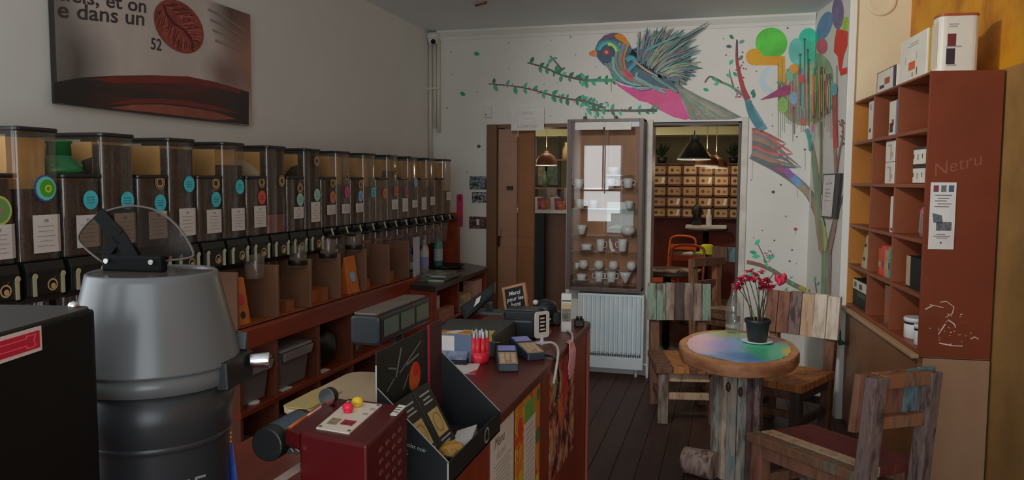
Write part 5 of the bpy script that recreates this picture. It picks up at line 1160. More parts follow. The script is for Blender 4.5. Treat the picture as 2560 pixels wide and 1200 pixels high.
# slim box and switch at the end
sb_ = thing('slim_box', 'tall slim white and cream box standing at the counter end', 'box', (-.66, 3.27, H), .15)
b = MB(); b.box(-.022, .022, -.015, .015, 0, .165); b.build('carton', PAPER, sb_, bevel=.002)
for z0, z1, m in ((.045, .10, M('slim_print', (30, 28, 26), (92, 88, 78), scale=40, k=3.6)), (.10, .125, M('slim_cream', (110, 98, 68), k=4.2)), (.132, .137, INK)):
    b = MB(); b.box(-.019, .019, -.016, -.0152, z0, z1); b.build('print', m, sb_)
sw = thing('plug_block', 'black power plug block at the outer far corner of counter', 'plug', (-.63, 3.41, H), .2)
b = MB(); b.box(-.022, .022, -.03, .03, 0, .03); b.build('block', BLACK, sw, bevel=.005)
for k in range(2): b = MB(); b.cyl((-.008 + .016 * k, -.01, .03), (-.008 + .016 * k, -.01, .045), .006, n=8); b.build('plug', BLACK, sw)
# card terminals
TB = M('terminal_body', (26, 36, 44), rough=.4, k=2.8); TF = M('terminal_face', (100, 84, 66), (90, 76, 60), scale=10, rough=.5, k=4.2); TS = M('terminal_screen', (84, 84, 140), rough=.2, k=4.2)
for k, (x_, y_, rz_, lab) in enumerate(((-.735, 2.60, .33, 'beige and dark card terminal lying nearest the counter edge'), (-.71, 2.78, .62, 'beige card terminal lying behind the first one, by white cable'))):
    t = thing('card_terminal', lab, 'terminal', (x_, y_, H), rz_, 'card terminals')
    b = MB(); b.hexa([(-.036, -.1, .0), (.036, -.1, .0), (.04, .09, 0), (-.04, .09, 0), (-.034, -.098, .026), (.034, -.098, .026), (.038, .088, .052), (-.038, .088, .052)]); b.build('body', TB, t, bevel=.005)
    def sl(y): return .026 + (y + .098) / .186 * .026 + .0008
    def slab(nm, m, x0, x1, ya, yb2, l=.0015, par=t): b = MB(); b.hexa([(x0, ya, sl(ya) - .001), (x1, ya, sl(ya) - .001), (x1, yb2, sl(yb2) - .001), (x0, yb2, sl(yb2) - .001), (x0, ya, sl(ya) + l), (x1, ya, sl(ya) + l), (x1, yb2, sl(yb2) + l), (x0, yb2, sl(yb2) + l)]); return b.build(nm, m, par)
    slab('keypad', TF, -.032, .032, -.09, .015); slab('screen', TS, -.031, .031, .03, .082); slab('screen_bar', BLACK, -.031, .031, .017, .029)
    for i in range(3):
        for j in range(4): slab('key', M('key_%d' % (j if i == 1 and j == 0 else 9), (104, 74, 52) if (i + j) % 2 else (112, 98, 80), k=4.2), -.026 + .019 * i, -.012 + .019 * i, -.08 + .022 * j, -.065 + .022 * j, .0035)
# cables
def cable(name, label, pts, r, m, cat='cable'): return tag(MB().tube([Vector(p) for p in pts], r, 8).build(name, m), label, cat)
WCB = M('white_cable', (116, 114, 112), rough=.4, k=4.2)
def sm_(pts, n=6):
    P = [Vector(p) for p in pts]; out = []
    for i in range(len(P) - 1):
        p0, p1, p2, p3 = P[max(i - 1, 0)], P[i], P[i + 1], P[min(i + 2, len(P) - 1)]
        for k in range(n):
            t_ = k / n; out.append(.5 * ((2 * p1) + (p2 - p0) * t_ + (2 * p0 - 5 * p1 + 4 * p2 - p3) * t_ ** 2 + (3 * p1 - p0 - 3 * p2 + p3) * t_ ** 3))
    return out + [P[-1]]
cable('white_cable', 'white cable curling from the card terminals over the counter edge', sm_([(-.69, 2.92, H + .012), (-.66, 2.95, H + .016), (-.625, 2.9, H + .016), (-.595, 2.8, H + .012), (-.585, 2.72, H - .03), (-.59, 2.7, H - .08)]), .005, WCB)
cable('white_cable', 'thin white cable running from the slim box along the counter end', sm_([(-.70, 3.4, H + .01), (-.68, 3.35, H + .008), (-.66, 3.27, H + .008), (-.625, 3.2, H + .008), (-.60, 3.1, H + .008), (-.59, 3.02, H - .01)]), .0045, WCB)
cable('black_cable', 'thin black cable hanging over the counter edge beside the collage poster', sm_([(-.68, 2.8, H + .006), (-.64, 2.76, H + .008), (-.60, 2.74, H + .006), (-.588, 2.76, H - .04), (-.592, 2.8, H - .1), (-.59, 2.74, H - .16)]), .004, BLACK)
ft = thing('pink_tassel', 'pink stringy tassel hanging over the counter corner above collage poster', 'tassel', (-.592, 3.0, H - .01))
for k in range(14):
    y_ = -.05 + .0085 * k; b = MB(); b.tube([(-.02, y_ * .3 + .05, .012), (.0, y_ * .6 + .03, .014), (.012, y_, -.02), (.010, y_ * 1.1 - .015, -.075 - .02 * (k % 3))], .003, 5); b.build('thread', M('pink_thread', (124, 86, 88), rough=.8, k=4.2), ft)
t = thing('counter_paper', 'white paper sheet with red corner lying by the display stand', 'paper', (-.93, 2.42, H), .2)
b = MB(); b.box(0, .13, 0, .15, 0, .0012); b.build('sheet', PAPER, t)
b = MB(); b.poly([(.1, 0, .0016), (.13, 0, .0016), (.13, .06, .0016)]); b.build('red_print', RP, t)

# ================================================================== foreground left: black box and grinder
bb = thing('black_machine', 'big matte black machine box with a red arrow label, lower left', 'machine', (-.915, .965, H), .22)
b = MB(); b.prism(rrect(-.46, 0, -.44, 0, .025), .012, .452); b.build('case', M('machine_black', (9, 11, 11), rough=.6, k=1.6, spec=.25), bb, bevel=.004, ang=50)
b = MB(); b.prism(rrect(-.455, -.005, -.435, -.005, .025), .452, .456); b.build('top_plate', M('machine_top', (50, 46, 43), (44, 41, 38), scale=4, rough=.65, k=1.2), bb)
for x_, y_ in ((-.42, -.4), (-.04, -.4), (-.42, -.04), (-.04, -.04)): b = MB(); b.cyl((x_, y_, 0), (x_, y_, .013), .02, n=10); b.build('foot', BLACK, bb)
b = MB(); b.box(.0, .0012, -.40, -.141, .4185, .4515); lb = b.build('label_border', M('label_white', (124, 112, 112), k=4.2), bb)
b = MB(); b.box(.0013, .0018, -.40, -.146, .4235, .4465); b.build('red_label', M('label_red', (116, 12, 30), rough=.5, k=3.6), lb)
b = MB()
ARW = [(-.38, .4305), (-.172, .4305), (-.172, .427), (-.163, .4265), (-.154, .428), (-.158, .4355), (-.153, .443), (-.163, .4425), (-.172, .4435), (-.172, .440), (-.38, .440)]
for (y_a, z_a), (y_b, z_b) in zip(ARW, ARW[1:] + ARW[:1]): b.bar((.0019, y_a, z_a), (.0019, y_b, z_b), .0013, .0006, up=(1, 0, 0))
tag(b.build('arrow_outline', M('label_pink', (132, 52, 62), k=4.2), lb), kind='stuff')
b = MB(); b.ball((-.03, -.02, .458), .008, 10, 6); b.build('stud', CHROME, bb)

gx, gy = -1.018, 1.2
gr = thing('coffee_grinder', 'large grey cone-topped coffee grinder with open clear lid, left foreground', 'grinder', (gx, gy, H))
GPL = M('grey_cone_plastic', (74, 76, 77), (70, 72, 73), scale=2, rough=.28, k=2.2)
GPD = M('grey_body_metal', (50, 52, 55), (46, 48, 51), scale=2, rough=.36, k=1.2)
z0 = 1.38 - H; z1 = 1.212 - H
b = MB(); b.lathe([(.152, z1), (.151, z1 + .004), (.1145, z0 - .012), (.1125, z0 - .003), (.109, z0), (.104, z0 - .003), (.102, z0 - .02), (.098, z0 - .06), (.0, z0 - .075)], n=64, cap0=True); b.build('cone_hopper', GPL, gr)
b = MB(); b.lathe([(.142, z1 - .035), (.147, z1 - .033), (.148, z1 - .002), (.134, z1 + .0)], n=64, cap0=False, cap1=False); b.build('collar', GPL, gr)
b = MB(); b.lathe([(.0, 0), (.125, 0), (.127, .01), (.125, .168), (.127, .176), (.130, .18), (.133, .22), (.140, z1 - .036), (.085, z1 - .036)], n=64, cap0=False, cap1=False); b.build('body', GPD, gr)
b = MB(); b.lathe([(.128, .172), (.1315, .176), (.1315, .182), (.129, .186)], n=64, cap0=False, cap1=False); b.build('body_ring', GPD, gr)
# embossed letters around the lower body
for i, s_ in enumerate('CAFE'):
    a = math.radians(-66 + i * 13); ra = .1275
    text(s_, 'embossed_letter', M('embossed_grey', (72, 72, 73), rough=.35, k=4.2), gr, (ra * math.cos(a), ra * math.sin(a), .085), (-math.sin(a), math.cos(a), 0), (0, 0, 1), .052, shear=.15)
b = MB(); bA = math.radians(-112); b.obox((.1225 * math.cos(bA), .1225 * math.sin(bA), .10), (.05, .02, .05), (0, 0, bA + pi / 2)); b.build('dark_window', BLACK, gr, bevel=.004)
# dark disc lid (fixed half) and the raised clear lid with strap
LIDC = clear('smoked_lid', (.56, .50, .44), gloss=.012, rough=.1)
b = MB(); pts = [(.1035 * math.cos(t_), .1035 * math.sin(t_)) for t_ in [math.radians(-205 + 250 * i / 28) for i in range(29)]]
b.prism(pts, z0 - .008, z0 - .003); b.build('fixed_lid', M('smoked_fixed_lid', (44, 40, 37), (52, 47, 43), scale=5, rough=.18, k=3), gr)
# raised lid: a clear disc segment standing on a hinge bar across the rim, leaning back
GO = Vector((gx, gy, H))
def gp(x, y, Y): return onY(x, y, Y) - GO
hx0, hx1 = gp(262, 652, 1.20), gp(412, 648, 1.21)
hx0.z = hx1.z = z0 + .012
b = MB(); b.bar(hx0, hx1, .02, .03); b.build('hinge_bar', M('strap_black', (10, 11, 11), rough=.8, k=1.4, spec=.2), gr, bevel=.004)
for q in (hx0.lerp(hx1, .12), hx0.lerp(hx1, .86)): b = MB(); b.cyl(q + Vector((0, -.010, .004)), q + Vector((0, -.016, .004)), .005, n=10); b.build('hinge_screw', CHROME, gr)
LN = Vector((0.1, -1, .28)).normalized()
def lpp(x, y, l=0): return onP(x, y, GO + (hx0 + hx1) / 2, LN) - GO + LN * l
rim_ = [(258, 656), (222, 628), (196, 598), (206, 572), (240, 540), (288, 521), (338, 515), (388, 525), (428, 550), (460, 586), (484, 632), (470, 645), (414, 652)]
rim_ = [(v.x, v.y) for v in sm_([Vector((x, y, 0)) for x, y in rim_], 3)]
b = MB(); A0 = [b.v(lpp(*p)) for p in rim_]; B0 = [b.v(lpp(*p, -.003)) for p in rim_]
b.f(A0); b.f(B0[::-1])
for i in range(len(rim_)): j = (i + 1) % len(rim_); b.f([A0[i], A0[j], B0[j], B0[i]])
b.build('clear_lid', LIDC, gr)
b = MB(); b.tube([lpp(*p) for p in rim_], .0022, 6); b.build('lid_rim', M('lid_rim_dark', (50, 44, 40), rough=.3, k=3), gr)
b = MB()
for pts, w_ in (([(248, 534), (300, 590), (335, 648)], .026), ([(296, 598), (262, 640)], .022)):
    for p0, p1 in zip(pts, pts[1:]): b.bar(lpp(*p0, .003), lpp(*p1, .003), w_, .004, up=LN)
b.build('lid_strap', M('strap_black', (10, 11, 11), rough=.8, k=1.4, spec=.2), gr, bevel=.001)
# latch with chrome knob
la = math.radians(14); lv = Vector((math.cos(la), math.sin(la), 0)); lt = Vector((-math.sin(la), math.cos(la), 0))
q = lv * .143 + Vector((0, 0, z1 - .018))
b = MB(); b.hexa([q - lt * .05 + Vector((0, 0, -.026)) - lv * .012, q - lt * .05 + Vector((0, 0, -.026)) + lv * .012, q + lt * .05 + Vector((0, 0, -.022)) + lv * .022, q + lt * .05 + Vector((0, 0, -.022)) - lv * .02,
                  q - lt * .05 + Vector((0, 0, .026)) - lv * .012, q - lt * .05 + Vector((0, 0, .026)) + lv * .010, q + lt * .05 + Vector((0, 0, .03)) + lv * .022, q + lt * .05 + Vector((0, 0, .03)) - lv * .02]); b.build('latch_block', BLACK, gr, bevel=.004)
kq = q + lt * .03 + lv * .022 + Vector((0, 0, .012))
b = MB(); b.cyl(kq, kq + lv * .035 + lt * .01, .013, .0155, n=18); b.build('latch_knob', CHROME, gr, bevel=.002, ang=60)
b = MB(); b.bar(q + lt * .045 + Vector((0, 0, .03)), q + lt * .055 + Vector((0, 0, .062)), .02, .012); b.build('latch_lever', DGREY, gr, bevel=.002)
_q = onY(563, 1200, 1.27)
ly = thing('blue_lanyard', 'blue strap with gold chain hanging beside the grey grinder', 'lanyard', (_q.x, 1.27, H))
GCH = M('gold_chain', (128, 106, 70), rough=.3, metal=.7, k=4)
for k in range(9): b = MB(); b.cyl((.014, .0, .215 - .0085 * k), (.014, .002, .208 - .0085 * k), .0022, n=6); b.build('chain_link', GCH, ly)
b = MB(); b.hexa([(.004, .006, .02), (.034, -.004, .02), (.035, -.002, .02), (.005, .008, .02), (.012, .003, .14), (.016, .001, .14), (.017, .002, .14), (.013, .004, .14)]); b.build('strap', M('blue_fabric', (24, 44, 96), (30, 52, 104), scale=60, rough=.8, k=4.2), ly)
b = MB(); b.box(.006, .036, -.008, -.0065, .0, .05); b.build('white_tab', PAPER, ly)
# ================================================================== mural: flat paint on the back wall and the recess wall
def xc(y): return 2040 - .0258 * (y - 22)
def clipx(P, keep_left):
    out = []
    for i in range(len(P)):
        a, b2 = P[i], P[(i + 1) % len(P)]
        fa, fb = a[0] - xc(a[1]), b2[0] - xc(b2[1])
        ia, ib = (fa <= 0) == keep_left, (fb <= 0) == keep_left
        if ia: out.append(a)
        if ia != ib:
            t = fa / (fa - fb); out.append((a[0] + (b2[0] - a[0]) * t, a[1] + (b2[1] - a[1]) * t))
    return out
class Paint:
    def __init__(s): s.b = MB(); s.mats = []; s.n = 0
    def m(s, c):
        key = 'mural_%d_%d_%d' % tuple(c); mt = M(key, c, tuple(int(v * .86) for v in c), scale=9, rough=.6, k=4.9)
        if mt not in s.mats: s.mats.append(mt)
        return s.mats.index(mt)
    def poly(s, P, c, lay=None):
        s.n += 1; l = .0008 + (lay if lay is not None else s.n) * .00004; s.b.mi = s.m(c)
        for left in (True, False):
            q = clipx(P, left)
            if len(q) < 3: continue
            s.b.poly([(onY(x, y, BY) + Vector((0, -l, 0))) if left else (onP(x, y, TA, TN) + TNv * l) for x, y in q])
    def circ(s, x, y, rx, ry, c, n=28, rot=0, a0=0, a1=360, r0=0):
        ca, sa = math.cos(rot), math.sin(rot); P = []
        for i in range(n + (1 if a1 - a0 < 360 else 0)):
            t = math.radians(a0 + (a1 - a0) * i / n); u, v = rx * math.cos(t), ry * math.sin(t); P.append((x + u * ca - v * sa, y + u * sa + v * ca))
        if r0:
            Q = [(x + (px - x) * r0, y + (py - y) * r0) for px, py in P]
            s.n += 1; ly = s.n
            for i in range(len(P) - 1): s.poly([P[i], P[i + 1], Q[i + 1], Q[i]], c, ly)
        else: s.poly(P, c)
    def stroke(s, pts, w0, w1, c, smooth=True, tip=False):
        P = [Vector((x, y, 0)) for x, y in pts]
        if smooth and len(P) > 2: P = sm_(P, 4)
        n = len(P); L = []; Rr = []
        for i, p in enumerate(P):
            d = (P[min(i + 1, n - 1)] - P[max(i - 1, 0)]).normalized(); nr_ = Vector((-d.y, d.x, 0)); t = i / (n - 1)
            w = (w0 + (w1 - w0) * t) / 2
            if tip: w = w0 / 2 * (1 - t) ** .6 * min(1, .5 + 3 * t)
            L.append(p + nr_ * w); Rr.append(p - nr_ * w)
        s.n += 1; ly = s.n
        for i in range(n - 1): s.poly([(q.x, q.y) for q in (L[i], L[i + 1], Rr[i + 1], Rr[i])], c, ly)
    def leaf(s, x, y, ang, L, c, w=.36):
        ca, sa = math.cos(ang), math.sin(ang); s.poly([(x + (u * ca - v * sa) * L, y + (u * sa + v * ca) * L) for u, v in ((0, 0), (.3, w / 2), (.65, w / 2), (1, 0), (.65, -w / 2), (.3, -w / 2))], c)
    def done(s, name, parent, label=None, kind=None): return tag(s.b.build(name, s.mats or [WHITE], parent), label, None, None, kind)
def Z4(p): return [(1440 + x / 4.285, 40 + y / 4.285) for x, y in p]
def Z5(p): return [(1780 + x / 3.335, y / 3.335) for x, y in p]
def Z3(p): return [(1040 + x / 3, 60 + y / 3) for x, y in p]
def Z6(p): return [(1840 + x / 2.4, 260 + y / 2.4) for x, y in p]
G1, G2, G3 = (28, 92, 66), (44, 104, 84), (22, 70, 52); BR = (62, 44, 44); TE = (44, 88, 92)
rs = random.Random(5)
# left branches
def twig(P, pts, w0, w1, leaves, c=BR, lc=(G1, G2, G3), L=13, buds=0):
    P.stroke(pts, w0, w1, c)
    q = sm_([Vector((x, y, 0)) for x, y in pts], 8)
    for k in range(leaves):
        i = int(len(q) * (k + .6) / leaves) % len(q); p = q[i]; d = q[min(i + 1, len(q) - 1)] - q[max(0, i - 1)]; a = math.atan2(d.y, d.x)
        for sg_ in ((1, -1) if rs.random() < .6 else (rs.choice((1, -1)),)): P.leaf(p.x, p.y, a + sg_ * rs.uniform(.7, 1.5) + pi * (rs.random() < .0), L * rs.uniform(.85, 1.5), rs.choice(lc), .46)
    for k in range(buds):
        p = rs.choice(q); P.circ(p.x + rs.uniform(-5, 5), p.y + rs.uniform(-5, 5), 1.6, 1.6, rs.choice(((84, 36, 42), (60, 40, 44))), n=8)
P = Paint(); twig(P, Z3([(835, 290), (960, 325), (1080, 378), (1180, 405), (1260, 420)]) + Z4([(100, 690), (250, 688), (400, 690)]), 3.5, 8, 15, BR, L=15, buds=24); twig(P, Z3([(1005, 238), (1060, 300), (1100, 350)]), 3, 4, 3, BR, L=12)
P.stroke(Z4([(120, 690), (400, 690)]), 6, 8, G1); P.stroke(Z4([(378, 700), (380, 810)]), 2, 1.4, (70, 74, 64)); P.done('painted_branch', wb, 'painted green leafy twig reaching the bird from the left')
P = Paint(); twig(P, Z3([(550, 450), (720, 465), (860, 490), (1000, 530), (1130, 560), (1260, 578)]) + Z4([(80, 915), (190, 945), (300, 985)]), 2.5, 7, 17, BR, L=15, buds=40); P.done('painted_branch', wb, 'long painted twig with green leaves above the left doorway')
P = Paint(); twig(P, Z4([(110, 1000), (260, 1012), (420, 1012), (600, 1015), (760, 1012), (870, 1008)]), 4, 8, 10, (56, 50, 44), L=13, buds=20); P.stroke(Z4([(640, 1014), (860, 1010)]), 5, 9, (40, 50, 46))
for x, y in ((90, 960), (130, 990), (215, 900), (300, 930), (340, 930), (200, 1060), (265, 1070), (410, 1085), (100, 1030)): P.leaf(*Z4([(x, y)])[0], rs.uniform(-2, 2), 12, rs.choice((G2, TE)))
P.done('painted_branch', wb, 'painted twig with leaves under the bird, above the cup cabinet')
# bird
P = Paint()
TAILC = ((70, 74, 62), (88, 86, 74), (62, 72, 70), (80, 88, 70), (96, 84, 76), (58, 78, 72))
P.poly(Z4([(1040, 700), (1160, 768), (1330, 860), (1560, 965), (1780, 1088), (1640, 1110), (1220, 1115), (1180, 1000), (1110, 840)]), (76, 78, 68))
for k in range(26):
    t = k / 25; P.stroke(Z4([(1060 + 60 * t, 720 + 100 * t), (1230 + 20 * t, 830 + 160 * t), (1760 - 480 * t, 1080 + 28 * t)]), 5.5, 2.2, rs.choice(TAILC), False)
for k in range(14): P.circ(*Z4([(rs.uniform(1220, 1420), rs.uniform(970, 1080))])[0], 4, 3, rs.choice(((64, 100, 96), (96, 108, 60), (100, 74, 50), (60, 84, 110))), n=10)
P.done('painted_tail', wb, 'olive and grey painted tail of the bird over the right doorway')
P = Paint()
P.poly(Z4([(400, 690), (480, 740), (600, 770), (760, 770), (900, 800), (1020, 750), (1110, 830), (1140, 920), (1180, 1010), (1215, 1100), (1170, 1115), (1040, 1080), (900, 1010), (840, 975), (780, 930), (680, 910), (560, 830), (450, 750)]), (126, 44, 82))
P.poly(Z4([(700, 890), (760, 780), (880, 800), (1010, 770), (1105, 835), (1140, 930), (1100, 1080), (900, 1005)]), (132, 48, 80)); P.done('painted_belly', wb, 'pink painted belly of the mural bird')
P = Paint()
P.poly(Z4([(560, 400), (650, 330), (700, 270), (780, 230), (880, 200), (980, 190), (1080, 220), (1160, 260), (1200, 370), (1235, 450), (1250, 540), (1230, 640), (1170, 740), (1000, 700), (850, 640), (660, 560)]), (66, 76, 74))
WC = ((40, 78, 76), (54, 92, 88), (62, 70, 76), (84, 74, 72), (70, 84, 68), (92, 84, 70), (48, 62, 74), (78, 66, 82), (36, 70, 56), (88, 96, 82))
tips = [(690, 140), (670, 250), (740, 190), (790, 100), (850, 150), (895, 110), (950, 110), (1005, 80), (1060, 110), (1100, 150), (1170, 140), (1210, 190), (1440, 78), (1250, 208), (1200, 270), (1290, 240), (1320, 315), (1250, 330), (1345, 368), (1260, 400), (1295, 455), (1350, 495), (1270, 520), (1305, 548), (1365, 565), (1290, 600), (1285, 650), (1230, 690), (1190, 740), (1140, 770)]
for rep in range(8):
    for i, (tx, ty) in enumerate(tips):
        f = i / (len(tips) - 1); rx_, ry_ = 680 + 330 * f + rs.uniform(-30, 30), 470 + 200 * f + rs.uniform(-30, 30)
        sh_ = (1, 1.0, .95, .92, .86, .8, .7, .6)[rep]; ex_, ey_ = rx_ + (tx - rx_) * sh_ + rs.uniform(-9, 9) * min(rep, 4), ry_ + (ty - ry_) * sh_ + rs.uniform(-9, 9) * min(rep, 4)
        mx_, my_ = (rx_ + ex_) / 2 + rs.uniform(-15, 15), (ry_ + ey_) / 2 - 25
        P.stroke(Z4([(rx_, ry_), (mx_, my_), (ex_, ey_)]), (9, 8, 7.5, 7, 6, 6, 5, 5)[rep], 1, (104, 60, 70) if i in (10, 11) and rep == 0 else rs.choice(WC), True, True)
P.stroke(Z4([(900, 400), (1150, 250), (1440, 78)]), 9, 1, (58, 66, 60), True, True); P.stroke(Z4([(760, 390), (950, 300), (1180, 200)]), 7, 2, (50, 92, 92)); P.done('painted_wing', wb, 'raised feathered wing of the mural bird in teal and olive')
P = Paint()
P.poly(Z4([(205, 345), (240, 270), (310, 205), (400, 180), (470, 190), (530, 230), (575, 300), (600, 350), (700, 345), (820, 430), (900, 540), (980, 640), (1060, 720), (1150, 790), (1100, 830), (1000, 850), (800, 765), (640, 760), (520, 735), (400, 685), (365, 600), (330, 545), (290, 520), (240, 460), (215, 420)]), (44, 58, 66))
CH_ = ((40, 82, 88), (60, 84, 84), (92, 66, 52), (74, 60, 74), (36, 66, 62), (98, 84, 66), (54, 96, 94), (70, 50, 50))
for k in range(22):
    t = k / 21; P.stroke(Z4([(330 + 230 * t, 250 + 60 * t), (270 + 250 * t, 420 + 30 * t), (350 + 200 * t, 560 + 30 * t), (470 + 260 * t, 690 + 40 * t), (700 + 300 * t, 745 + 50 * t)]), 5, 3, CH_[k % 8])
P.circ(*Z4([(320, 400)])[0], 23, 24, (30, 50, 62))
P.poly(Z4([(408, 215), (440, 195), (490, 195), (535, 235), (575, 310), (570, 335), (510, 290), (440, 250)]), (140, 74, 14)); P.poly(Z4([(300, 215), (400, 182), (450, 185), (400, 240), (330, 262), (240, 320)]), (60, 44, 58))
for k, c in enumerate(((36, 70, 92), (32, 96, 80), (50, 104, 100))): P.stroke(Z4([(215 + 18 * k, 370), (270 + 14 * k, 290 + 10 * k), (360, 265 + 16 * k), (440, 310 + 18 * k), (470, 370 + 10 * k)]), 5, 4, c)
P.stroke(Z4([(345, 305), (400, 320), (440, 385)]), 8, 5, (116, 140, 58)); P.circ(*Z4([(332, 392)])[0], 11.5, 9.5, (74, 34, 48)); P.circ(*Z4([(332, 392)])[0], 7, 5.6, (96, 42, 46)); P.circ(*Z4([(330, 392)])[0], 3.6, 3.6, (150, 92, 62))
P.poly(Z4([(140, 400), (190, 368), (230, 385), (228, 435), (150, 428)]), (150, 82, 34)); P.poly(Z4([(140, 402), (190, 372), (200, 400), (160, 412)]), (140, 66, 52))
P.poly(Z4([(510, 560), (560, 570), (620, 640), (600, 690), (540, 650)]), (110, 40, 56))
for pts, w, c in (([(545, 480), (600, 450), (640, 500), (590, 560), (560, 600)], 13, (40, 92, 102)), ([(400, 440), (410, 560), (460, 640), (560, 720), (700, 750)], 7, (64, 104, 100)), ([(640, 490), (720, 560), (800, 610), (880, 650)], 6, (110, 90, 76)), ([(660, 610), (650, 660), (720, 700), (860, 780), (960, 830)], 7, (60, 100, 98)), ([(600, 760), (720, 790), (860, 760), (940, 820)], 5, (66, 96, 96)), ([(500, 400), (490, 500), (520, 620), (600, 700)], 5, (112, 62, 40)), ([(540, 390), (510, 470), (530, 580)], 3, (120, 76, 48)), ([(820, 640), (900, 700), (1000, 760), (1090, 820)], 9, (58, 84, 80)), ([(420, 430), (450, 560), (520, 660)], 4, (86, 74, 70))):
    P.stroke(Z4(pts), w, w * .6, c)
P.done('painted_bird', wb, 'painted head and body of a large colourful bird with orange beak')
# branch to the right of the bird with red and teal parts, and tail feathers below
P = Paint()
P.stroke(Z5([(430, 1090), (370, 980), (310, 870), (270, 800), (190, 745)]), 24, 7, (60, 84, 88)); P.stroke(Z5([(300, 830), (260, 740), (230, 620), (208, 500), (208, 340)]), 15, 5, (92, 34, 36)); P.stroke(Z5([(210, 470), (208, 330)]), 4, 4, (48, 44, 48))
P.stroke(Z5([(200, 750), (150, 715), (90, 690), (0, 655)]), 7, 5, (40, 92, 60)); P.stroke(Z5([(-60, 690), (-20, 640), (40, 660), (90, 690)]), 4, 5, BR); P.stroke(Z5([(180, 730), (150, 620), (145, 580)]), 4, 2, (84, 40, 44)); P.stroke(Z5([(300, 840), (330, 950), (400, 1060)]), 16, 20, (38, 74, 82))
for x, y, a, c in ((160, 290, .8, G3), (130, 385, .1, (40, 52, 50)), (240, 360, -.5, (56, 92, 80)), (160, 540, -1, G2), (245, 505, -1.1, G1), (190, 600, .8, G1), (130, 620, .4, G2), (30, 710, -.5, G2), (20, 650, .5, G1), (340, 790, -1, G3), (-60, 740, .3, G1), (355, 820, -1.2, G3)): P.leaf(*Z5([(x - 15, y)])[0], a, 16, c, .5)
for k in range(26): P.circ(*Z5([(rs.uniform(190, 270) + (k % 5) * 6, rs.uniform(430, 820))])[0], 2.2, 2.2, rs.choice(((110, 36, 44), (84, 30, 36))), n=8)
P.done('painted_branch', wb, 'painted red and teal branch with small leaves right of the bird')
P = Paint()
for k in range(12):
    t = k / 11; tip_ = [(300, 238), (345, 300), (330, 330), (395, 384), (300, 350), (370, 384)][k % 6]
    P.stroke(Z6([(96, 150 + 170 * t), (200, 190 + 170 * t), tip_]), 14, 1, ((84, 56, 50), (112, 60, 54), (70, 66, 68), (78, 74, 70), (98, 70, 56), (56, 62, 66))[k % 6], True, True)
P.done('painted_feathers', wb, 'painted brown and grey feathers right of the right doorway')
# the tree
P = Paint()
P.stroke(Z6([(92, 300), (190, 345), (290, 410), (370, 470), (440, 540), (490, 650), (520, 740)]), 26, 20, (74, 66, 70)); P.stroke(Z6([(96, 320), (200, 375), (310, 440)]), 12, 10, (64, 58, 66)); P.stroke(Z6([(290, 385), (350, 450)]), 18, 14, (86, 58, 100)); P.stroke(Z6([(340, 440), (390, 490)]), 18, 14, (54, 88, 116)); P.stroke(Z6([(240, 370), (290, 400)]), 14, 12, (96, 50, 66)); P.stroke(Z6([(385, 490), (450, 560), (490, 660)]), 14, 12, (84, 80, 62))
P.stroke(Z6([(540, 1160), (546, 950), (545, 850)]), 25, 26, (84, 84, 72)); 
for dx, c in ((-20, (64, 92, 76)), (-10, (86, 96, 58)), (0, (60, 84, 86)), (8, (112, 78, 46)), (17, (58, 78, 92)), (23, (88, 74, 66))): P.stroke(Z6([(540 + dx, 1160), (545 + dx * 1.1, 950), (543 + dx * 1.4, 850)]), 4.5, 4.5, c)
P.stroke(Z6([(525, 880), (498, 680), (490, 520), (468, 320), (440, 190)]), 20, 11, (86, 84, 66)); P.stroke(Z6([(505, 740), (485, 480), (460, 300), (446, 180)]), 7, 5, (64, 92, 76)); P.stroke(Z6([(520, 900), (492, 720), (488, 600)]), 6, 4, (108, 80, 60)); P.stroke(Z6([(545, 880), (540, 790), (520, 680)]), 10, 5, (98, 106, 54))
P.stroke(Z6([(560, 880), (590, 730), (620, 630), (648, 548)]), 13, 3, (62, 58, 62)); P.stroke(Z6([(565, 900), (600, 720), (605, 600), (606, 420), (598, 200), (600, 60)]), 8, 8, (92, 72, 62)); P.stroke(Z6([(606, 260), (600, 60), (598, -60)]), 11, 10, (118, 44, 40)); P.stroke(Z6([(512, 540), (516, 300), (514, 100)]), 6, 5, (78, 80, 58)); P.stroke(Z6([(452, 280), (440, 200), (420, 150)]), 12, 10, (40, 82, 80))
P.stroke(Z6([(612, 400), (630, 280), (650, 170), (640, 90)]), 4, 2, (88, 60, 50))
for k in range(14): P.leaf(*Z6([(rs.uniform(628, 660), rs.uniform(90, 240))])[0], rs.uniform(0, 6), 7, rs.choice(((52, 46, 44), (104, 48, 44), (52, 72, 58))), .5)
P.done('painted_trunk', wt, 'painted tree trunk with many coloured streaks on the recess wall')
P = Paint()
for a, b2, rx, ry, c, rt in ((1050, 110, 50, 135, (72, 62, 84), 0), (940, 215, 58, 125, (54, 78, 104), .35), (1115, 200, 28, 62, (96, 122, 36), .1)): P.circ(*Z5([(a, b2)])[0], rx / 3.335, ry / 3.335, c, rot=rt)
P.circ(*Z5([(805, 330)])[0], 25, 29, (28, 108, 88)); P.circ(*Z5([(800, 440)])[0], 22, 28, (34, 104, 86)); P.circ(*Z5([(705, 430)])[0], 20, 34, (56, 108, 100)); P.circ(*Z5([(495, 360)])[0], 40, 39, (48, 112, 34))
P.circ(*Z5([(520, 675)])[0], 39, 37, (108, 124, 138), a0=95, a1=265, r0=.52)
P.circ(*Z5([(350, 475)])[0], 20.5, 21, (146, 88, 14)); P.poly(Z5([(350, 470), (600, 468), (605, 480), (605, 680), (548, 690), (548, 545), (350, 545)]), (146, 88, 14)); P.poly(Z5([(548, 470), (610, 470), (610, 690), (548, 690)]), (148, 86, 16))
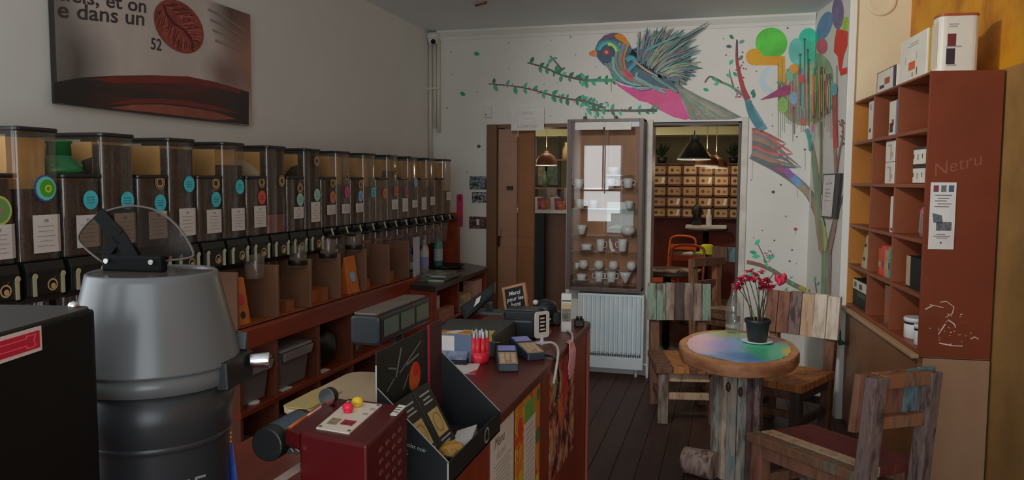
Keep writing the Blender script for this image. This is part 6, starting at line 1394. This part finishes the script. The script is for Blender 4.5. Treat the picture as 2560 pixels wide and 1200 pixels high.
P.poly(Z5([(1040, 250), (1060, 240), (1135, 262), (1130, 380), (1100, 470), (1085, 572), (1135, 560), (1135, 610), (1075, 632), (1058, 560), (1050, 470), (1018, 430), (1025, 330)]), (140, 30, 20)); P.circ(*Z5([(918, 385)])[0], 14, 20, (118, 52, 62))
P.done('painted_blobs', wt, 'painted green, orange, teal, purple and red rounded crown shapes')
P = Paint()
P.circ(*Z5([(775, 790)])[0], 68, 78, (88, 92, 66)); P.circ(*Z5([(860, 640)])[0], 46, 60, (80, 96, 78))
DC = ((58, 100, 62), (112, 74, 58), (44, 92, 84), (108, 96, 52), (96, 60, 66), (50, 84, 50), (124, 66, 54), (58, 76, 104), (84, 112, 80), (90, 52, 58), (54, 104, 92), (118, 100, 70))
for k in range(80):
    x = 560 + 470 * k / 79 + rs.uniform(-6, 6); hh = 240 * math.sqrt(max(0, 1 - ((x - 790) / 245) ** 2))
    P.stroke(Z5([(x, 800 - hh * rs.uniform(.5, 1.25)), (x + 2, 800 + hh * rs.uniform(.5, .95))]), rs.uniform(3, 8), rs.uniform(2, 4), rs.choice(DC), False)
for k in range(30):
    x = 550 + 500 * k / 29; P.stroke(Z5([(x, rs.uniform(480, 820)), (x + 2, rs.uniform(1000, 1190))]), 1.5, .9, rs.choice(((70, 84, 62), (96, 66, 58), (52, 66, 60), (120, 84, 74))), False)
for x, y0, y1 in ((770, 330, 900), (797, 420, 700), (733, 460, 880), (805, 500, 1060), (682, 900, 1120)): P.stroke(Z5([(x, y0), (x + 2, y1)]), 2.2, 1.6, (36, 52, 46), False); P.circ(*Z5([(x, y0)])[0], 3, 3.6, (36, 52, 46), n=10)
P.poly(Z5([(400, 835), (600, 715), (650, 718), (640, 790)]), (88, 34, 58)); P.circ(*Z5([(680, 577)])[0], 11.5, 12.5, (132, 84, 24)); P.circ(*Z5([(745, 655)])[0], 8, 11, (118, 44, 44)); P.circ(*Z5([(1028, 745)])[0], 8.5, 16, (64, 100, 104)); P.circ(*Z5([(590, 880)])[0], 13, 20, (80, 104, 52)); P.circ(*Z5([(650, 640)])[0], 9, 14, (66, 100, 84)); P.circ(*Z5([(680, 820)])[0], 11, 16, (76, 90, 104)); P.circ(*Z5([(560, 690)])[0], 6, 5, (50, 90, 56)); P.circ(*Z5([(832, 1065)])[0], 6, 14, (128, 84, 92)); P.circ(*Z5([(755, 1010)])[0], 7, 9, (110, 60, 56))
P.done('painted_crown', wt, 'painted dripping multicoloured tree crown in the corner')
# lower branch beside the doorway
P = Paint(); P.stroke(Z6([(65, 950), (140, 965), (230, 1005), (320, 1070), (440, 1130)]), 9, 13, (58, 64, 52)); P.stroke(Z6([(65, 945), (135, 960), (190, 985)]), 8, 5, (88, 48, 46)); P.stroke(Z6([(380, 1095), (440, 1132)]), 11, 10, (92, 88, 34))
P.stroke(Z6([(190, 975), (160, 900), (125, 830)]), 3, 2, (70, 46, 48)); P.stroke(Z6([(485, 1130), (475, 1060)]), 2.5, 1.5, (50, 50, 50))
for x, y, a, L in ((112, 845, -.8, 20), (80, 885, .2, 20), (95, 915, -.05, 22), (165, 930, .9, 16), (185, 925, -.3, 22), (180, 950, 1.2, 14), (80, 1000, .6, 22), (70, 1030, -.3, 22), (110, 1010, .9, 20), (60, 1060, -.4, 20), (320, 1045, -.4, 10), (330, 1070, .6, 10), (470, 1060, -1.2, 12), (486, 1090, -1.0, 12), (310, 1100, 2.2, 12)): P.leaf(*Z6([(x, y)])[0], a, L, rs.choice((G1, G2, (40, 112, 84))), .45)
for k in range(18): P.circ(*Z6([(rs.uniform(150, 220), rs.uniform(880, 990))])[0], 1.8, 1.8, (72, 50, 54), n=8)
P.done('painted_branch', wb, 'painted leafy branch low on the wall right of the doorway')
# specks, berries and loose leaves
P = Paint()
for x, y, r_, c in ((1127, 131, 2, 0), (1131, 186, 2, 0), (1272, 107, 2.5, 0), (1378, 101, 1.8, 0), (1427, 92, 3, 0), (1439, 137, 2, 0), (1273, 172, 2, 0), (1118, 270, 2.5, 0), (1197, 366, 5, 1), (1376, 290, 2, 0), (1360, 211, 2, 0), (1393, 208, 1.6, 0), (1168, 431, 2, 0), (1192, 231, 1.6, 0), (1884, 58, 4.5, 2), (1969, 70, 2.6, 1), (1809, 97, 2, 2), (1815, 138, 2.4, 2), (1891, 178, 2, 2), (1931, 287, 2, 0), (1931, 315, 2, 1), (1992, 342, 2.2, 1), (1952, 462, 2.5, 1), (1933, 480, 4.5, 1), (1989, 573, 5, 2), (1965, 541, 3, 0), (1906, 576, 2, 2), (1936, 601, 2.4, 1), (1926, 627, 2, 2), (1980, 625, 2.4, 1), (1974, 653, 2.8, 1), (1991, 659, 2, 0), (1884, 595, 1.6, 2), (1878, 450, 2, 0), (1487, 135, 2, 0), (1489, 167, 2, 0), (2012, 374, 3, 1)):
    P.circ(x, y, r_, r_ * .9, ((88, 86, 82), (44, 44, 46), (108, 40, 46))[c], n=9)
for pts in (((1989, 578), (1989, 588)), ((2013, 378), (2013, 425)), ((1994, 450), (1994, 495)), ((1882, 400), (1880, 450))): P.stroke(list(pts), 1.4, .9, (96, 84, 80), False)
tag(P.done('painted_specks', wb), kind='stuff')
for x, y, a in ((1184, 133, .2), (1150, 231, .5)):
    P = Paint(); P.leaf(x, y, a, 16, (24, 92, 62), .62); P.done('painted_leaf', wb)
# ================================================================== back room seen through the doorways
RK = M('rack_dark_wood', (52, 24, 14), (40, 18, 11), scale=4, rough=.5, k=4)
rk = thing('box_rack', 'dark wooden pigeonhole rack filled with tan boxes on the back room wall', 'rack', (0, 0, 0))
gx_ = [onY(x, 470, 10.35).x for x in (1632, 1670, 1706, 1745, 1783, 1823)]; pw = (gx_[-1] - gx_[0]) / 5
gx_ = [gx_[0] + pw * i for i in range(-2, 8)]
gz = [onY(1740, y, 10.35).z for y in (411, 437, 463, 489, 516, 542)]
for x in gx_: b = MB(); b.box(x - .011, x + .011, 10.12, 10.44, gz[-1], gz[0]); b.build('upright', RK, rk)
for z_ in gz: b = MB(); b.box(gx_[0], gx_[-1], 10.12, 10.44, z_ - .011, z_ + .011); b.build('rack_shelf', RK, rk)
TAN = [M('tan_box_%d' % i, c, tuple(int(v * .86) for v in c), scale=6, rough=.6, k=4.4) for i, c in enumerate(((104, 84, 56), (97, 77, 51), (92, 74, 54), (108, 90, 64)))]
proto = None
for r in range(5):
    for c in range(1, 8):
        t = thing('storage_box', 'tan storage box in the back rack, %s row, %s column' % (('top', 'second', 'third', 'fourth', 'bottom')[r], ('', 'first', 'second', 'third', 'fourth', 'fifth', 'sixth', 'last')[c]), 'box', (gx_[c] + pw / 2, 10.14, gz[r + 1] + .012), 0, 'tan boxes in the back rack')
        b = MB(); hh = gz[r] - gz[r + 1] - .034; b.box(-pw / 2 + .016, pw / 2 - .016, 0, .28, 0, hh); b.build('carton', rs.choice(TAN), t)
        b = MB(); b.cyl((-.03, -.001, hh * .45), (-.03, .001, hh * .45), .022, n=10); b.build('round_label', M('box_label_brown', (50, 26, 18), k=4), t)
        b = MB(); b.box(.02, .06, -.001, 0, hh * .3, hh * .55); b.build('small_print', M('box_print', (70, 46, 30), k=4), t)
        if (r * 9 + c) in (11, 14, 26, 30, 32, 33, 35, 39, 43, 25, 17): b = MB(); b.obox((.05, -.004, hh * .5), (.035, .004, hh * .8), (0, .3, 0)); b.build('white_ticket', PAPER, t)
def pendant(label, px, py, Y, r, h, m, dome=False):
    p = onY(px, py, Y); t = thing('pendant_lamp', label, 'lamp', tuple(p))
    b = MB(); b.lathe([(r, 0), (r * .97, h * .3), (r * .75, h * .62), (r * .4, h * .8), (r * .2, h * .86), (r * .18, h), (0, h)] if dome else [(r, 0), (r * .98, .012), (r * .42, h * .62), (r * .26, h * .75), (r * .24, h), (0, h)], n=24, cap0=False); b.build('shade', m, t)
    b = MB(); b.lathe([(r * 1.005, -.006), (r * 1.01, .006), (r * .97, .01)], n=24, cap0=False, cap1=False); b.build('shade_rim', PORC, t)
    b = MB(); b.ball((0, 0, .03), .035, 10, 6); b.build('bulb', glow('warm_bulb', (1, .72, .4), 2.2), t)
    b = MB(); b.cyl((0, 0, h), (0, 0, RC - p.z), .005, n=6); b.lathe([(.04, RC - p.z - .03), (.04, RC - p.z)], n=10); b.build('cord', BLACK if m is not None and 'dark' in m.name else M('pale_cord', (118, 108, 92), k=4), t)
    point('pendant_light', (p.x, p.y, p.z - .06), 3.0, (1, .78, .52))
    point('ceiling_fill', (p.x, p.y, p.z + h + .04), 1.2, (1, .8, .55))  # extra point added above the shade to brighten the ceiling
pendant('dark grey cone pendant lamp nearest in right doorway', 1735, 398, 8.0, .165, .24, M('dark_lamp', (34, 38, 40), rough=.5, k=1.0))
pendant('orange pendant lamp left of two behind the grey lamp', 1767, 414, 9.2, .135, .15, M('orange_lamp', (92, 50, 24), rough=.5, k=2.0), True)
pendant('orange pendant lamp right of two behind the grey lamp', 1790, 419, 9.8, .135, .15, M('orange_lamp', (112, 58, 24)), True)
pendant('orange pendant lamp seen through the left doorway', 1366, 413, 8.6, .12, .16, M('orange_lamp', (112, 58, 24)), True)
DKT = M('dark_table_wood', (46, 36, 30), (36, 28, 24), scale=5, rough=.35, k=3.6)
def table(label, px, py, Y, r, z_):
    p = Vector((onY(px, py, Y).x, Y, 0)); t = thing('cafe_table', label, 'table', tuple(p))
    b = MB(); b.lathe([(r, z_ - .03), (r, z_), (0, z_)], n=28); b.build('tabletop', DKT, t)
    b = MB(); b.cyl((0, 0, .03), (0, 0, z_ - .03), .035, n=12); b.build('pedestal', BLACK, t)
    b = MB(); b.lathe([(.22, 0), (.2, .02), (.04, .04)], n=20); b.build('base', BLACK, t)
    return p
t1 = table('dark round table with papers, nearest in the back room', 1668, 665, 7.2, .31, .74)
t2 = table('dark round table with the lime hat, behind right doorway', 1752, 632, 8.7, .34, .76)
t3 = table('small dark table with white cloth strip, far back room', 1765, 575, 9.8, .26, .98)
def item(name, label, cat, loc, parts, rz=0, group=None):
    t = thing(name, label, cat, loc, rz, group)
    for nm, b, m in parts: b.build(nm, m, t)
    return t
item('lime_hat', 'bright lime green hat lying on the second back room table', 'hat', (onY(1768, 612, 8.75).x, 8.75, .7605), [('brim', MB().lathe([(.12, 0), (.13, .008), (.07, .018)], n=20), M('lime_felt', (128, 140, 24), (112, 124, 20), scale=30, rough=.8, k=4.6)), ('crown', MB().lathe([(.078, .01), (.074, .085), (.05, .1), (0, .102)], n=20), M('lime_felt', (128, 140, 24)))])
item('green_plate', 'dark green plate beside the lime hat', 'plate', (onY(1752, 628, 8.6).x, 8.52, .7605), [('dish', MB().lathe([(.05, 0), (.09, .01), (.085, .014), (0, .006)], n=20), M('olive_glaze', (52, 66, 36), rough=.3, k=3.8))])
item('white_runner', 'white folded cloth on the far small table', 'cloth', (t3.x, 9.8, .9805), [('cloth', MB().box(-.24, .24, -.14, .14, 0, .03), PAPER)])
item('white_bottle', 'white bottle standing on the far small table', 'bottle', (t3.x + .03, 9.8, 1.011), [('bottle', MB().lathe([(.035, 0), (.035, .12), (.015, .17), (.015, .2), (0, .2)], n=14), PORC)])
item('dark_statue', 'dark upright figure ornament left of the white bottle', 'ornament', (t3.x - .11, 9.8, 1.011), [('body', MB().lathe([(.06, 0), (.05, .1), (.07, .18), (.03, .25), (0, .27)], n=14), BLACK)])
for k, (dx, dy, rz_, m, lab) in enumerate(((-.16, -.1, .3, PAPER, 'white magazine at left on the nearest back table'), (.05, -.12, -.2, M('pink_magazine', (112, 66, 54), (92, 84, 70), scale=18, k=4.2), 'pink printed magazine on the nearest back table'), (.2, -.02, .5, M('beige_magazine', (104, 88, 66), k=4.2), 'beige leaflet at right on the nearest back table'))):
    item('magazine', lab, 'magazine', (t1.x + dx, 7.2 + dy, .7405), [('pages', MB().box(-.06, .06, -.08, .08, 0, .012), m)], rz_)
item('small_vase', 'small grey vase on the nearest back table', 'vase', (t1.x - .2, 7.3, .7405), [('vase', MB().lathe([(.03, 0), (.05, .05), (.02, .12), (.03, .14), (.0, .13)], n=14), M('grey_glaze', (60, 66, 72), rough=.3, k=3.6))])
item('paper_slip', 'crumpled white paper slip on the second back table', 'paper', (t2.x - .13, 8.6, .7605), [('paper', MB().hexa([(-.06, -.03, 0), (.06, -.03, 0), (.06, .03, 0), (-.06, .03, 0), (-.05, -.02, .02), (.06, -.03, .004), (.04, .03, .03), (-.06, .03, .006)]), PAPER)])
def metal_chair(label, px, Y, rz, m):
    x = onY(px, 600, Y).x; t = thing('metal_chair', label, 'chair', (x, Y, 0), rz, 'painted metal chairs')
    b = MB(); b.box(-.19, .19, -.19, .19, .43, .455); b.build('seat', m, t, bevel=.008)
    for sx in (-1, 1):
        b = MB(); b.bar((sx * .17, .17, 0), (sx * .17, .16, .43), .028); b.build('leg', m, t)
        b = MB(); b.bar((sx * .17, -.2, 0), (sx * .17, -.17, .44), .028); b.build('leg', m, t)
    b = MB(); b.tube(sm_([(-.17, -.18, .44), (-.175, -.22, .75), (-.15, -.235, .86), (0, -.24, .885), (.15, -.235, .86), (.175, -.22, .75), (.17, -.18, .44)], 5), .014, 8); b.build('back_frame', m, t)
    for z_ in (.62, .75): b = MB(); b.box(-.165, .165, -.225 - (z_ - .6) * .06, -.21 - (z_ - .6) * .06, z_ - .03, z_ + .03); b.build('back_slat', m, t)
OR_ = M('orange_enamel', (126, 58, 20), rough=.35, k=4.4); RD_ = M('dark_red_enamel', (96, 32, 22), rough=.35, k=4.2)
metal_chair('orange metal chair by the far back room wall', 1684, 9.45, 2.7, OR_); metal_chair('dark red metal chair between the back tables', 1704, 8.06, 2.9, RD_); metal_chair('orange metal chair seen through the left doorway', 1404, 8.9, -2.2, OR_); metal_chair('dim orange metal chair at left edge of right doorway', 1640, 8.75, -1.2, M('dim_orange_enamel', (112, 48, 18), rough=.35, k=4.2))
point('left_bay_fill', (-2.6, 9.2, 1.95), 7, (1, .84, .62), .1)  # fill added to lift the dark left bay, no lamp stands here
# counter with clutter behind the left doorway
ct = thing('back_counter', 'dark back room counter with a white edge, behind left doorway', 'counter', (0, 0, 0))
c0, c1 = onY(1333, 560, 8.0).x, onY(1420, 560, 8.0).x
b = MB(); b.box(c0 - .5, c1 + .1, 7.98, 8.5, 1.205, 1.24); b.build('white_top', M('pale_counter_top', (122, 116, 108), rough=.4, k=4.4), ct)
b = MB(); b.box(c0 - .5, c0 + .12, 8.0, 8.48, 0, 1.205); b.build('dark_end', BLACK, ct); b = MB(); b.box(c0 + .12, c1 + .1, 8.05, 8.48, 0, 1.205); b.build('brown_front', M('brown_counter_front', (66, 44, 32), (58, 38, 27), scale=3, rough=.5, k=4), ct)
CL = [((124, 120, 116), 'white'), ((88, 40, 56), 'maroon'), ((56, 46, 50), 'dark'), ((112, 60, 40), 'orange'), ((96, 84, 74), 'beige'), ((70, 84, 76), 'green')]
for k in range(12):
    c, nm = CL[k % 6]; x = c0 + (c1 - c0) * (k + .3) / 12; y_ = 8.06 + .1 * (k % 3)
    m = M('clutter_' + nm, c, rough=.4, k=4.2)
    if k % 2: item('counter_cup', '%s cup or jar, number %d from left on back counter'.replace('number %d', '%s') % (nm, ('', 'second', '', 'fourth', '', 'sixth', '', 'eighth', '', 'tenth', '', 'last')[k]), 'cup', (x, y_, 1.2405), [('cup', MB().lathe([(.03, 0), (.04, .09 + .03 * (k % 3)), (.036, .09 + .03 * (k % 3)), (0, .01)], n=12), m)])
    else: item('counter_box', '%s small box, %s from left on back counter' % (nm, ('first', '', 'third', '', 'fifth', '', 'seventh', '', 'ninth', '', 'eleventh', '')[k]), 'box', (x, y_ + .12, 1.2405), [('carton', MB().box(-.045, .045, -.03, .03, 0, .13 + .05 * ((k // 2) % 3)), m)])
sr = thing('tall_rack', 'tall dark shelving post with bottles behind left doorway counter', 'rack', (onY(1398, 450, 9.6).x, 9.6, 0))
for dx in (-.3, .0, .3): b = MB(); b.bar((dx, 0, 0), (dx, 0, 2.1), .035); b.build('post', BLACK, sr)
for z_ in (.6, 1.1, 1.45, 1.8): b = MB(); b.box(-.32, .32, -.12, .12, z_ - .01, z_ + .01); b.build('shelf', M('rack_shelf_brown', (70, 44, 28), k=4), sr)
for k, (dx, z_, c) in enumerate(((-.2, 1.11, (96, 34, 26)), (-.1, 1.11, (60, 80, 84)), (.08, 1.11, (118, 112, 104)), (.18, 1.46, (104, 56, 30)), (-.18, 1.46, (46, 60, 44)), (.08, 1.81, (110, 96, 70)))):
    item('rack_bottle', '%s bottle on the tall rack behind the left doorway' % ('red', 'blue-grey', 'white', 'orange', 'dark green', 'cream')[k], 'bottle', (sr.location.x + dx, 9.6, z_), [('bottle', MB().lathe([(.04, 0), (.04, .12), (.015, .17), (.015, .21), (0, .21)], n=12), M('rack_bottle_%d' % k, c, rough=.3, k=4.2))])
for k, (px_2, c) in enumerate(((1352, (96, 88, 72)), (1379, (58, 70, 56)))):
    p = onY(px_2, 440, RY - .02); item('wall_frame', ('pale framed picture behind the left doorway counter', 'green framed picture behind the left doorway counter')[k], 'picture', (p.x, RY - .025, p.z), [('frame', MB().box(-.11, .11, 0, .02, -.14, .14), BLACK), ('print', MB().box(-.09, .09, -.002, 0, -.12, .12), M('frame_print%d' % k, c, tuple(int(v * .6) for v in c), scale=14, k=4))])
for k, px_2 in enumerate((1655, 1835)):
    p = onY(px_2, 400, 10.3); t = thing('dark_plant', ('dark leafy plant at left on top of the box rack', 'dark leafy plant at right on top of the box rack')[k], 'plant', (p.x, 10.3, gz[0] + .0115))
    b = MB(); b.lathe([(.05, 0), (.065, .08), (.06, .08), (0, .07)], n=12); b.build('pot', BLACK, t)
    b = MB()
    for j in range(16):
        a = j * 2.4; q = Vector((math.cos(a), math.sin(a), 0)); e = Vector((-q.y, q.x, 0)) * .02; c_ = Vector((0, 0, .08)); tip_ = q * rs.uniform(.05, .13) + Vector((0, 0, rs.uniform(.14, .28))); mid_ = (c_ + tip_) / 2 + q * .02
        b.poly([c_, mid_ + e, tip_, mid_ - e])
    tag(b.build('leaves', M('dark_leaf', (26, 38, 26), (20, 30, 22), scale=10, k=3.4), t), kind='stuff')
# ================================================================== things in and on the left wall unit
CF = .9355
ORB = M('orange_bag_paper', (122, 66, 20), (106, 54, 16), scale=10, rough=.5, k=4.4)
def coffee_bag(label, x, y, z_, w, d, h, m, rz=0, dots=()):
    t = thing('coffee_bag', label, 'bag', (x, y, z_), rz)
    b = MB(); b.hexa([(-d / 2, -w / 2, 0), (d / 2, -w / 2, 0), (d / 2, w / 2, 0), (-d / 2, w / 2, 0), (-.006, -w / 2 * .92, h), (.006, -w / 2 * .92, h), (.006, w / 2 * .92, h), (-.006, w / 2 * .92, h)]); b.build('pouch', m, t, bevel=.006)
    for k, (fz, r_, mm) in enumerate(dots):
        sl_ = d / 2 + (.006 - d / 2) * fz; b = MB(); b.cyl((sl_ - .002, 0, h * fz), (sl_ + .003, 0, h * fz + .001), r_, n=16); b.build('round_sticker', mm, t)
    return t
RS_ = M('red_sticker', (128, 24, 40), rough=.5, k=4.2); BS = M('blue_sticker', (84, 104, 132), rough=.5, k=4.2)
coffee_bag('orange coffee bag with red sticker in the first open cubby', -1.975, 2.815, CF, .10, .07, .20, ORB, 0, ((.55, .022, RS_), (.22, .015, INK)))
coffee_bag('slim brown coffee bag with pale label in the second cubby', -1.985, 3.075, CF, .055, .06, .20, M('brown_bag_paper', (84, 50, 30), (104, 94, 84), scale=14, k=4.2), 0)
coffee_bag('orange coffee bag with blue sticker in the fourth cubby', -1.965, 3.80, CF, .13, .07, .20, ORB, 0, ((.45, .028, BS),))
coffee_bag('dark brown coffee bag behind the blue-stickered orange bag', -2.04, 3.68, CF, .07, .06, .19, M('dark_bag_paper', (54, 36, 26), (40, 27, 20), scale=12, k=4), 0)
for k, (x, y, s_) in enumerate(((-2.0, 3.2, .07), (-2.02, 3.46, .09), (-1.99, 3.52, .05), (-2.0, 4.0, .08), (-2.0, 4.33, .09))):
    item('cubby_box', ('small brown box on the floor of the second cubby', 'brown box at left in the third cubby', 'small brown box at right in the third cubby', 'small orange-brown box in the fifth cubby', 'small brown box in the sixth cubby')[k], 'box', (x, y, CF), [('carton', MB().box(-.04, .04, -s_ / 2, s_ / 2, 0, .05 + .01 * (k % 3)), M('cubby_carton%d' % (k % 2), ((84, 48, 26), (98, 52, 20))[k % 2], k=4.2))])
# clear jars hanging from the dispensers over the cubbies
for k, (px_, py_, c) in enumerate(((637, 695, 0), (745, 668, 1), (820, 650, 1), (885, 628, 1))):
    p = onX(px_, py_, -1.97); t = thing('catch_jar', '%s clear catch jar under the bins, from the grinder side' % ('first', 'second', 'third', 'fourth')[k], 'jar', tuple(p), 0, 'clear catch jars')
    b = MB(); b.lathe([(.038, 0), (.04, .004), (.044, .105)], n=16, cap1=False); b.build('jar', BINH, t)
    if c: b = MB(); b.lathe([(.0445, .012), (.046, .02), (.046, .034), (.0455, .036)], n=16, cap0=False, cap1=False); b.build('black_band', BLACK, t)
p = onX(1039, 645, -1.9)
item('white_notice', 'white paper notice standing at the far cubby opening', 'notice', (-1.905, 4.60, CF), [('sheet', MB().box(0, .003, -.05, .05, .0, .25), M('bluish_paper', (98, 100, 118), (116, 114, 112), scale=6, k=4.4))])
# bottles, magazines and tray on the far worktop
FZ = .9055
for k, (px_, py_, r_, h_, c, lab) in enumerate(((1076, 662, .03, .17, (40, 54, 60), 'dark blue-capped bottle, leftmost on far worktop'), (1091, 662, .034, .22, (118, 116, 112), 'white pump bottle, second on far worktop'), (1111, 655, .03, .24, (120, 104, 100), 'white and pink bottle, third on far worktop'), (1122, 652, .034, .30, (46, 84, 80), 'tall teal spray bottle on far worktop'), (1131, 648, .03, .2, (122, 66, 66), 'red and white bottle, rightmost on far worktop'))):
    p = onX(px_, py_, -2.12); item('cleaner_bottle', lab, 'bottle', (-2.12 + .05 * (k % 2), 5.0 + .14 * k, FZ), [('body', MB().lathe([(r_, 0), (r_, h_ * .6), (r_ * .4, h_ * .78), (r_ * .4, h_ * .84)], n=14), M('cleaner_%d' % k, c, rough=.3, k=4.2)), ('cap', MB().lathe([(r_ * .45, h_ * .84), (r_ * .45, h_), (0, h_)], n=12), PORC if k else PBL), ('label', MB().lathe([(r_ * 1.02, h_ * .15), (r_ * 1.02, h_ * .45)], n=14, cap0=False, cap1=False), M('cleaner_label_%d' % (k % 3), ((96, 100, 104), (84, 88, 120), (112, 40, 44))[k % 3], k=4.2))])
for k, (dx, dy, rz_, c) in enumerate(((0, 0, .05, ((36, 46, 50), (104, 112, 96))), (.02, .02, -.06, ((60, 66, 52), (30, 34, 36))), (.0, .01, .1, ((40, 44, 40), (96, 100, 92))))):
    t = item('magazine', '%s magazine of the stack on the far worktop' % ('bottom', 'middle', 'top')[k], 'magazine', (-1.86 + dx, 4.75 + dy, FZ + .013 * k), [('pages', MB().box(-.13, .13, -.16, .16, 0, .012), M('far_mag%d' % k, c[0], c[1], scale=16, lo=.45, hi=.6, rough=.3, k=4))], rz_, 'magazines on the far worktop')
item('black_tray', 'shallow black tray at the back of the far worktop', 'tray', (-1.98, 5.36, FZ), [('tray', MB().lathe([(.10, 0), (.13, .02), (.125, .02), (.1, .006), (0, .006)], n=20, sy=1.3), BLACK)])
for lab, nm, x, y, z_, sz_, c in (('white box with dark figures in the far lower shelf', 'picture_box', -1.78, 4.59, .6605, (.02, .14, .15), ((118, 108, 104), (44, 38, 42))), ('brown box lying in front of the white picture box', 'brown_box', -1.745, 4.66, .6605, (.05, .26, .07), ((98, 62, 44), (88, 54, 38))), ('green-sided beige box beyond the upright', 'beige_box', -1.77, 5.03, .6605, (.12, .18, .11), ((112, 92, 62), (72, 70, 58))), ('pale pink box at the far end of lower shelf', 'pink_box', -1.77, 5.33, .6605, (.09, .16, .17), ((112, 84, 76), (104, 78, 70)))):
    item(nm, lab, 'box', (x, y, z_), [('carton', MB().box(-sz_[0] / 2, sz_[0] / 2, -sz_[1] / 2, sz_[1] / 2, 0, sz_[2]), M(nm + '_print', c[0], c[1], scale=13, lo=.5, hi=.58, rough=.5, k=4.2))])
# tubs on the lower shelves
TUB = M('grey_tub', (64, 62, 62), (60, 58, 58), scale=3, rough=.4, k=3.8); TUBL = M('grey_tub_lid', (84, 83, 83), (78, 77, 77), scale=3, rough=.4, k=3.8)
def tub(label, y, z_, w, h):
    t = thing('storage_tub', label, 'tub', (-2.08, y, z_), 0, 'grey lidded tubs')
    b = MB(); b.hexa([(-.14, -w / 2 + .02, 0), (.14, -w / 2 + .02, 0), (.14, w / 2 - .02, 0), (-.14, w / 2 - .02, 0), (-.16, -w / 2 + .006, h), (.16, -w / 2 + .006, h), (.16, w / 2 - .006, h), (-.16, w / 2 - .006, h)]); b.build('body', TUB, t, bevel=.012)
    b = MB(); b.box(-.168, .168, -w / 2, w / 2, h, h + .014); b.build('lid', TUBL, t, bevel=.005)
    b = MB(); b.hexa([(.16, -w / 2 + .02, h - .045), (.176, -w / 2 + .02, h - .04), (.176, w / 2 - .02, h - .04), (.16, w / 2 - .02, h - .045), (.165, -w / 2 + .01, h - .004), (.184, -w / 2 + .01, h + .004), (.184, w / 2 - .01, h + .004), (.165, w / 2 - .01, h - .004)]); b.build('clip_handle', TUBL, t, bevel=.004)
tub('grey lidded tub on the middle shelf, nearest the grinder', 2.865, .5905, .225, .175); tub('grey lidded tub on the middle shelf, second from the grinder', 3.18, .5905, .27, .175); tub('grey lidded tub on the bottom shelf below the first one', 2.865, .1305, .225, .26); tub('grey lidded tub on the bottom shelf, second from grinder', 3.18, .1305, .27, .26)
t = thing('black_sack', 'crumpled black plastic sack on the middle shelf beside the tubs', 'sack', (-2.05, 3.545, .5905))
b = MB(); bmesh.ops.create_icosphere(b.bm, subdivisions=3, radius=1)
for v in b.bm.verts:
    n_ = 1 + .09 * math.sin(9 * v.co.x + 5 * v.co.z) * math.cos(8 * v.co.y); v.co = Vector((v.co.x * .13 * n_, v.co.y * .135 * n_, max(0, (v.co.z + .85) * .12 * n_)))
for f in b.bm.faces: f.smooth = True
b.build('film', M('black_film', (16, 18, 17), rough=.28, bump=.3, scale=14, k=2), t)
b = MB(); b.ball((.02, .02, .225), .03, 10, 6, sz=1.2); b.build('knot', M('black_film', (16, 18, 17)), t)
t = item('hanging_note', 'white printed note hanging under the ledge beside the sack', 'note', (-1.895, 3.78, .70), [('sheet', MB().box(0, .002, -.045, .045, 0, .14), PAPER), ('dark_print', MB().box(.0021, .0026, -.03, .03, .085, .1), INK)])
item('glass_tumbler', 'small glass on the middle shelf under the hanging note', 'glass', (-1.97, 3.92, .5905), [('glass', MB().lathe([(.024, 0), (.03, .08)], n=14, cap1=False), BINH)])
for k, (x, y, lab) in enumerate(((-1.935, 3.10, 'white label on shelf edge under the second tub'), (-1.94, 2.86, 'round pale lid on shelf edge under the first tub'), (-1.935, 3.45, 'crumpled white paper on the shelf edge by the sack'))):
    item('shelf_scrap', lab, 'label', (x, y, .5905), [('paper', MB().box(-.018, .018, -.04, .04, 0, .004) if k != 1 else MB().lathe([(.03, 0), (.03, .01), (0, .012)], n=16), PAPER)])
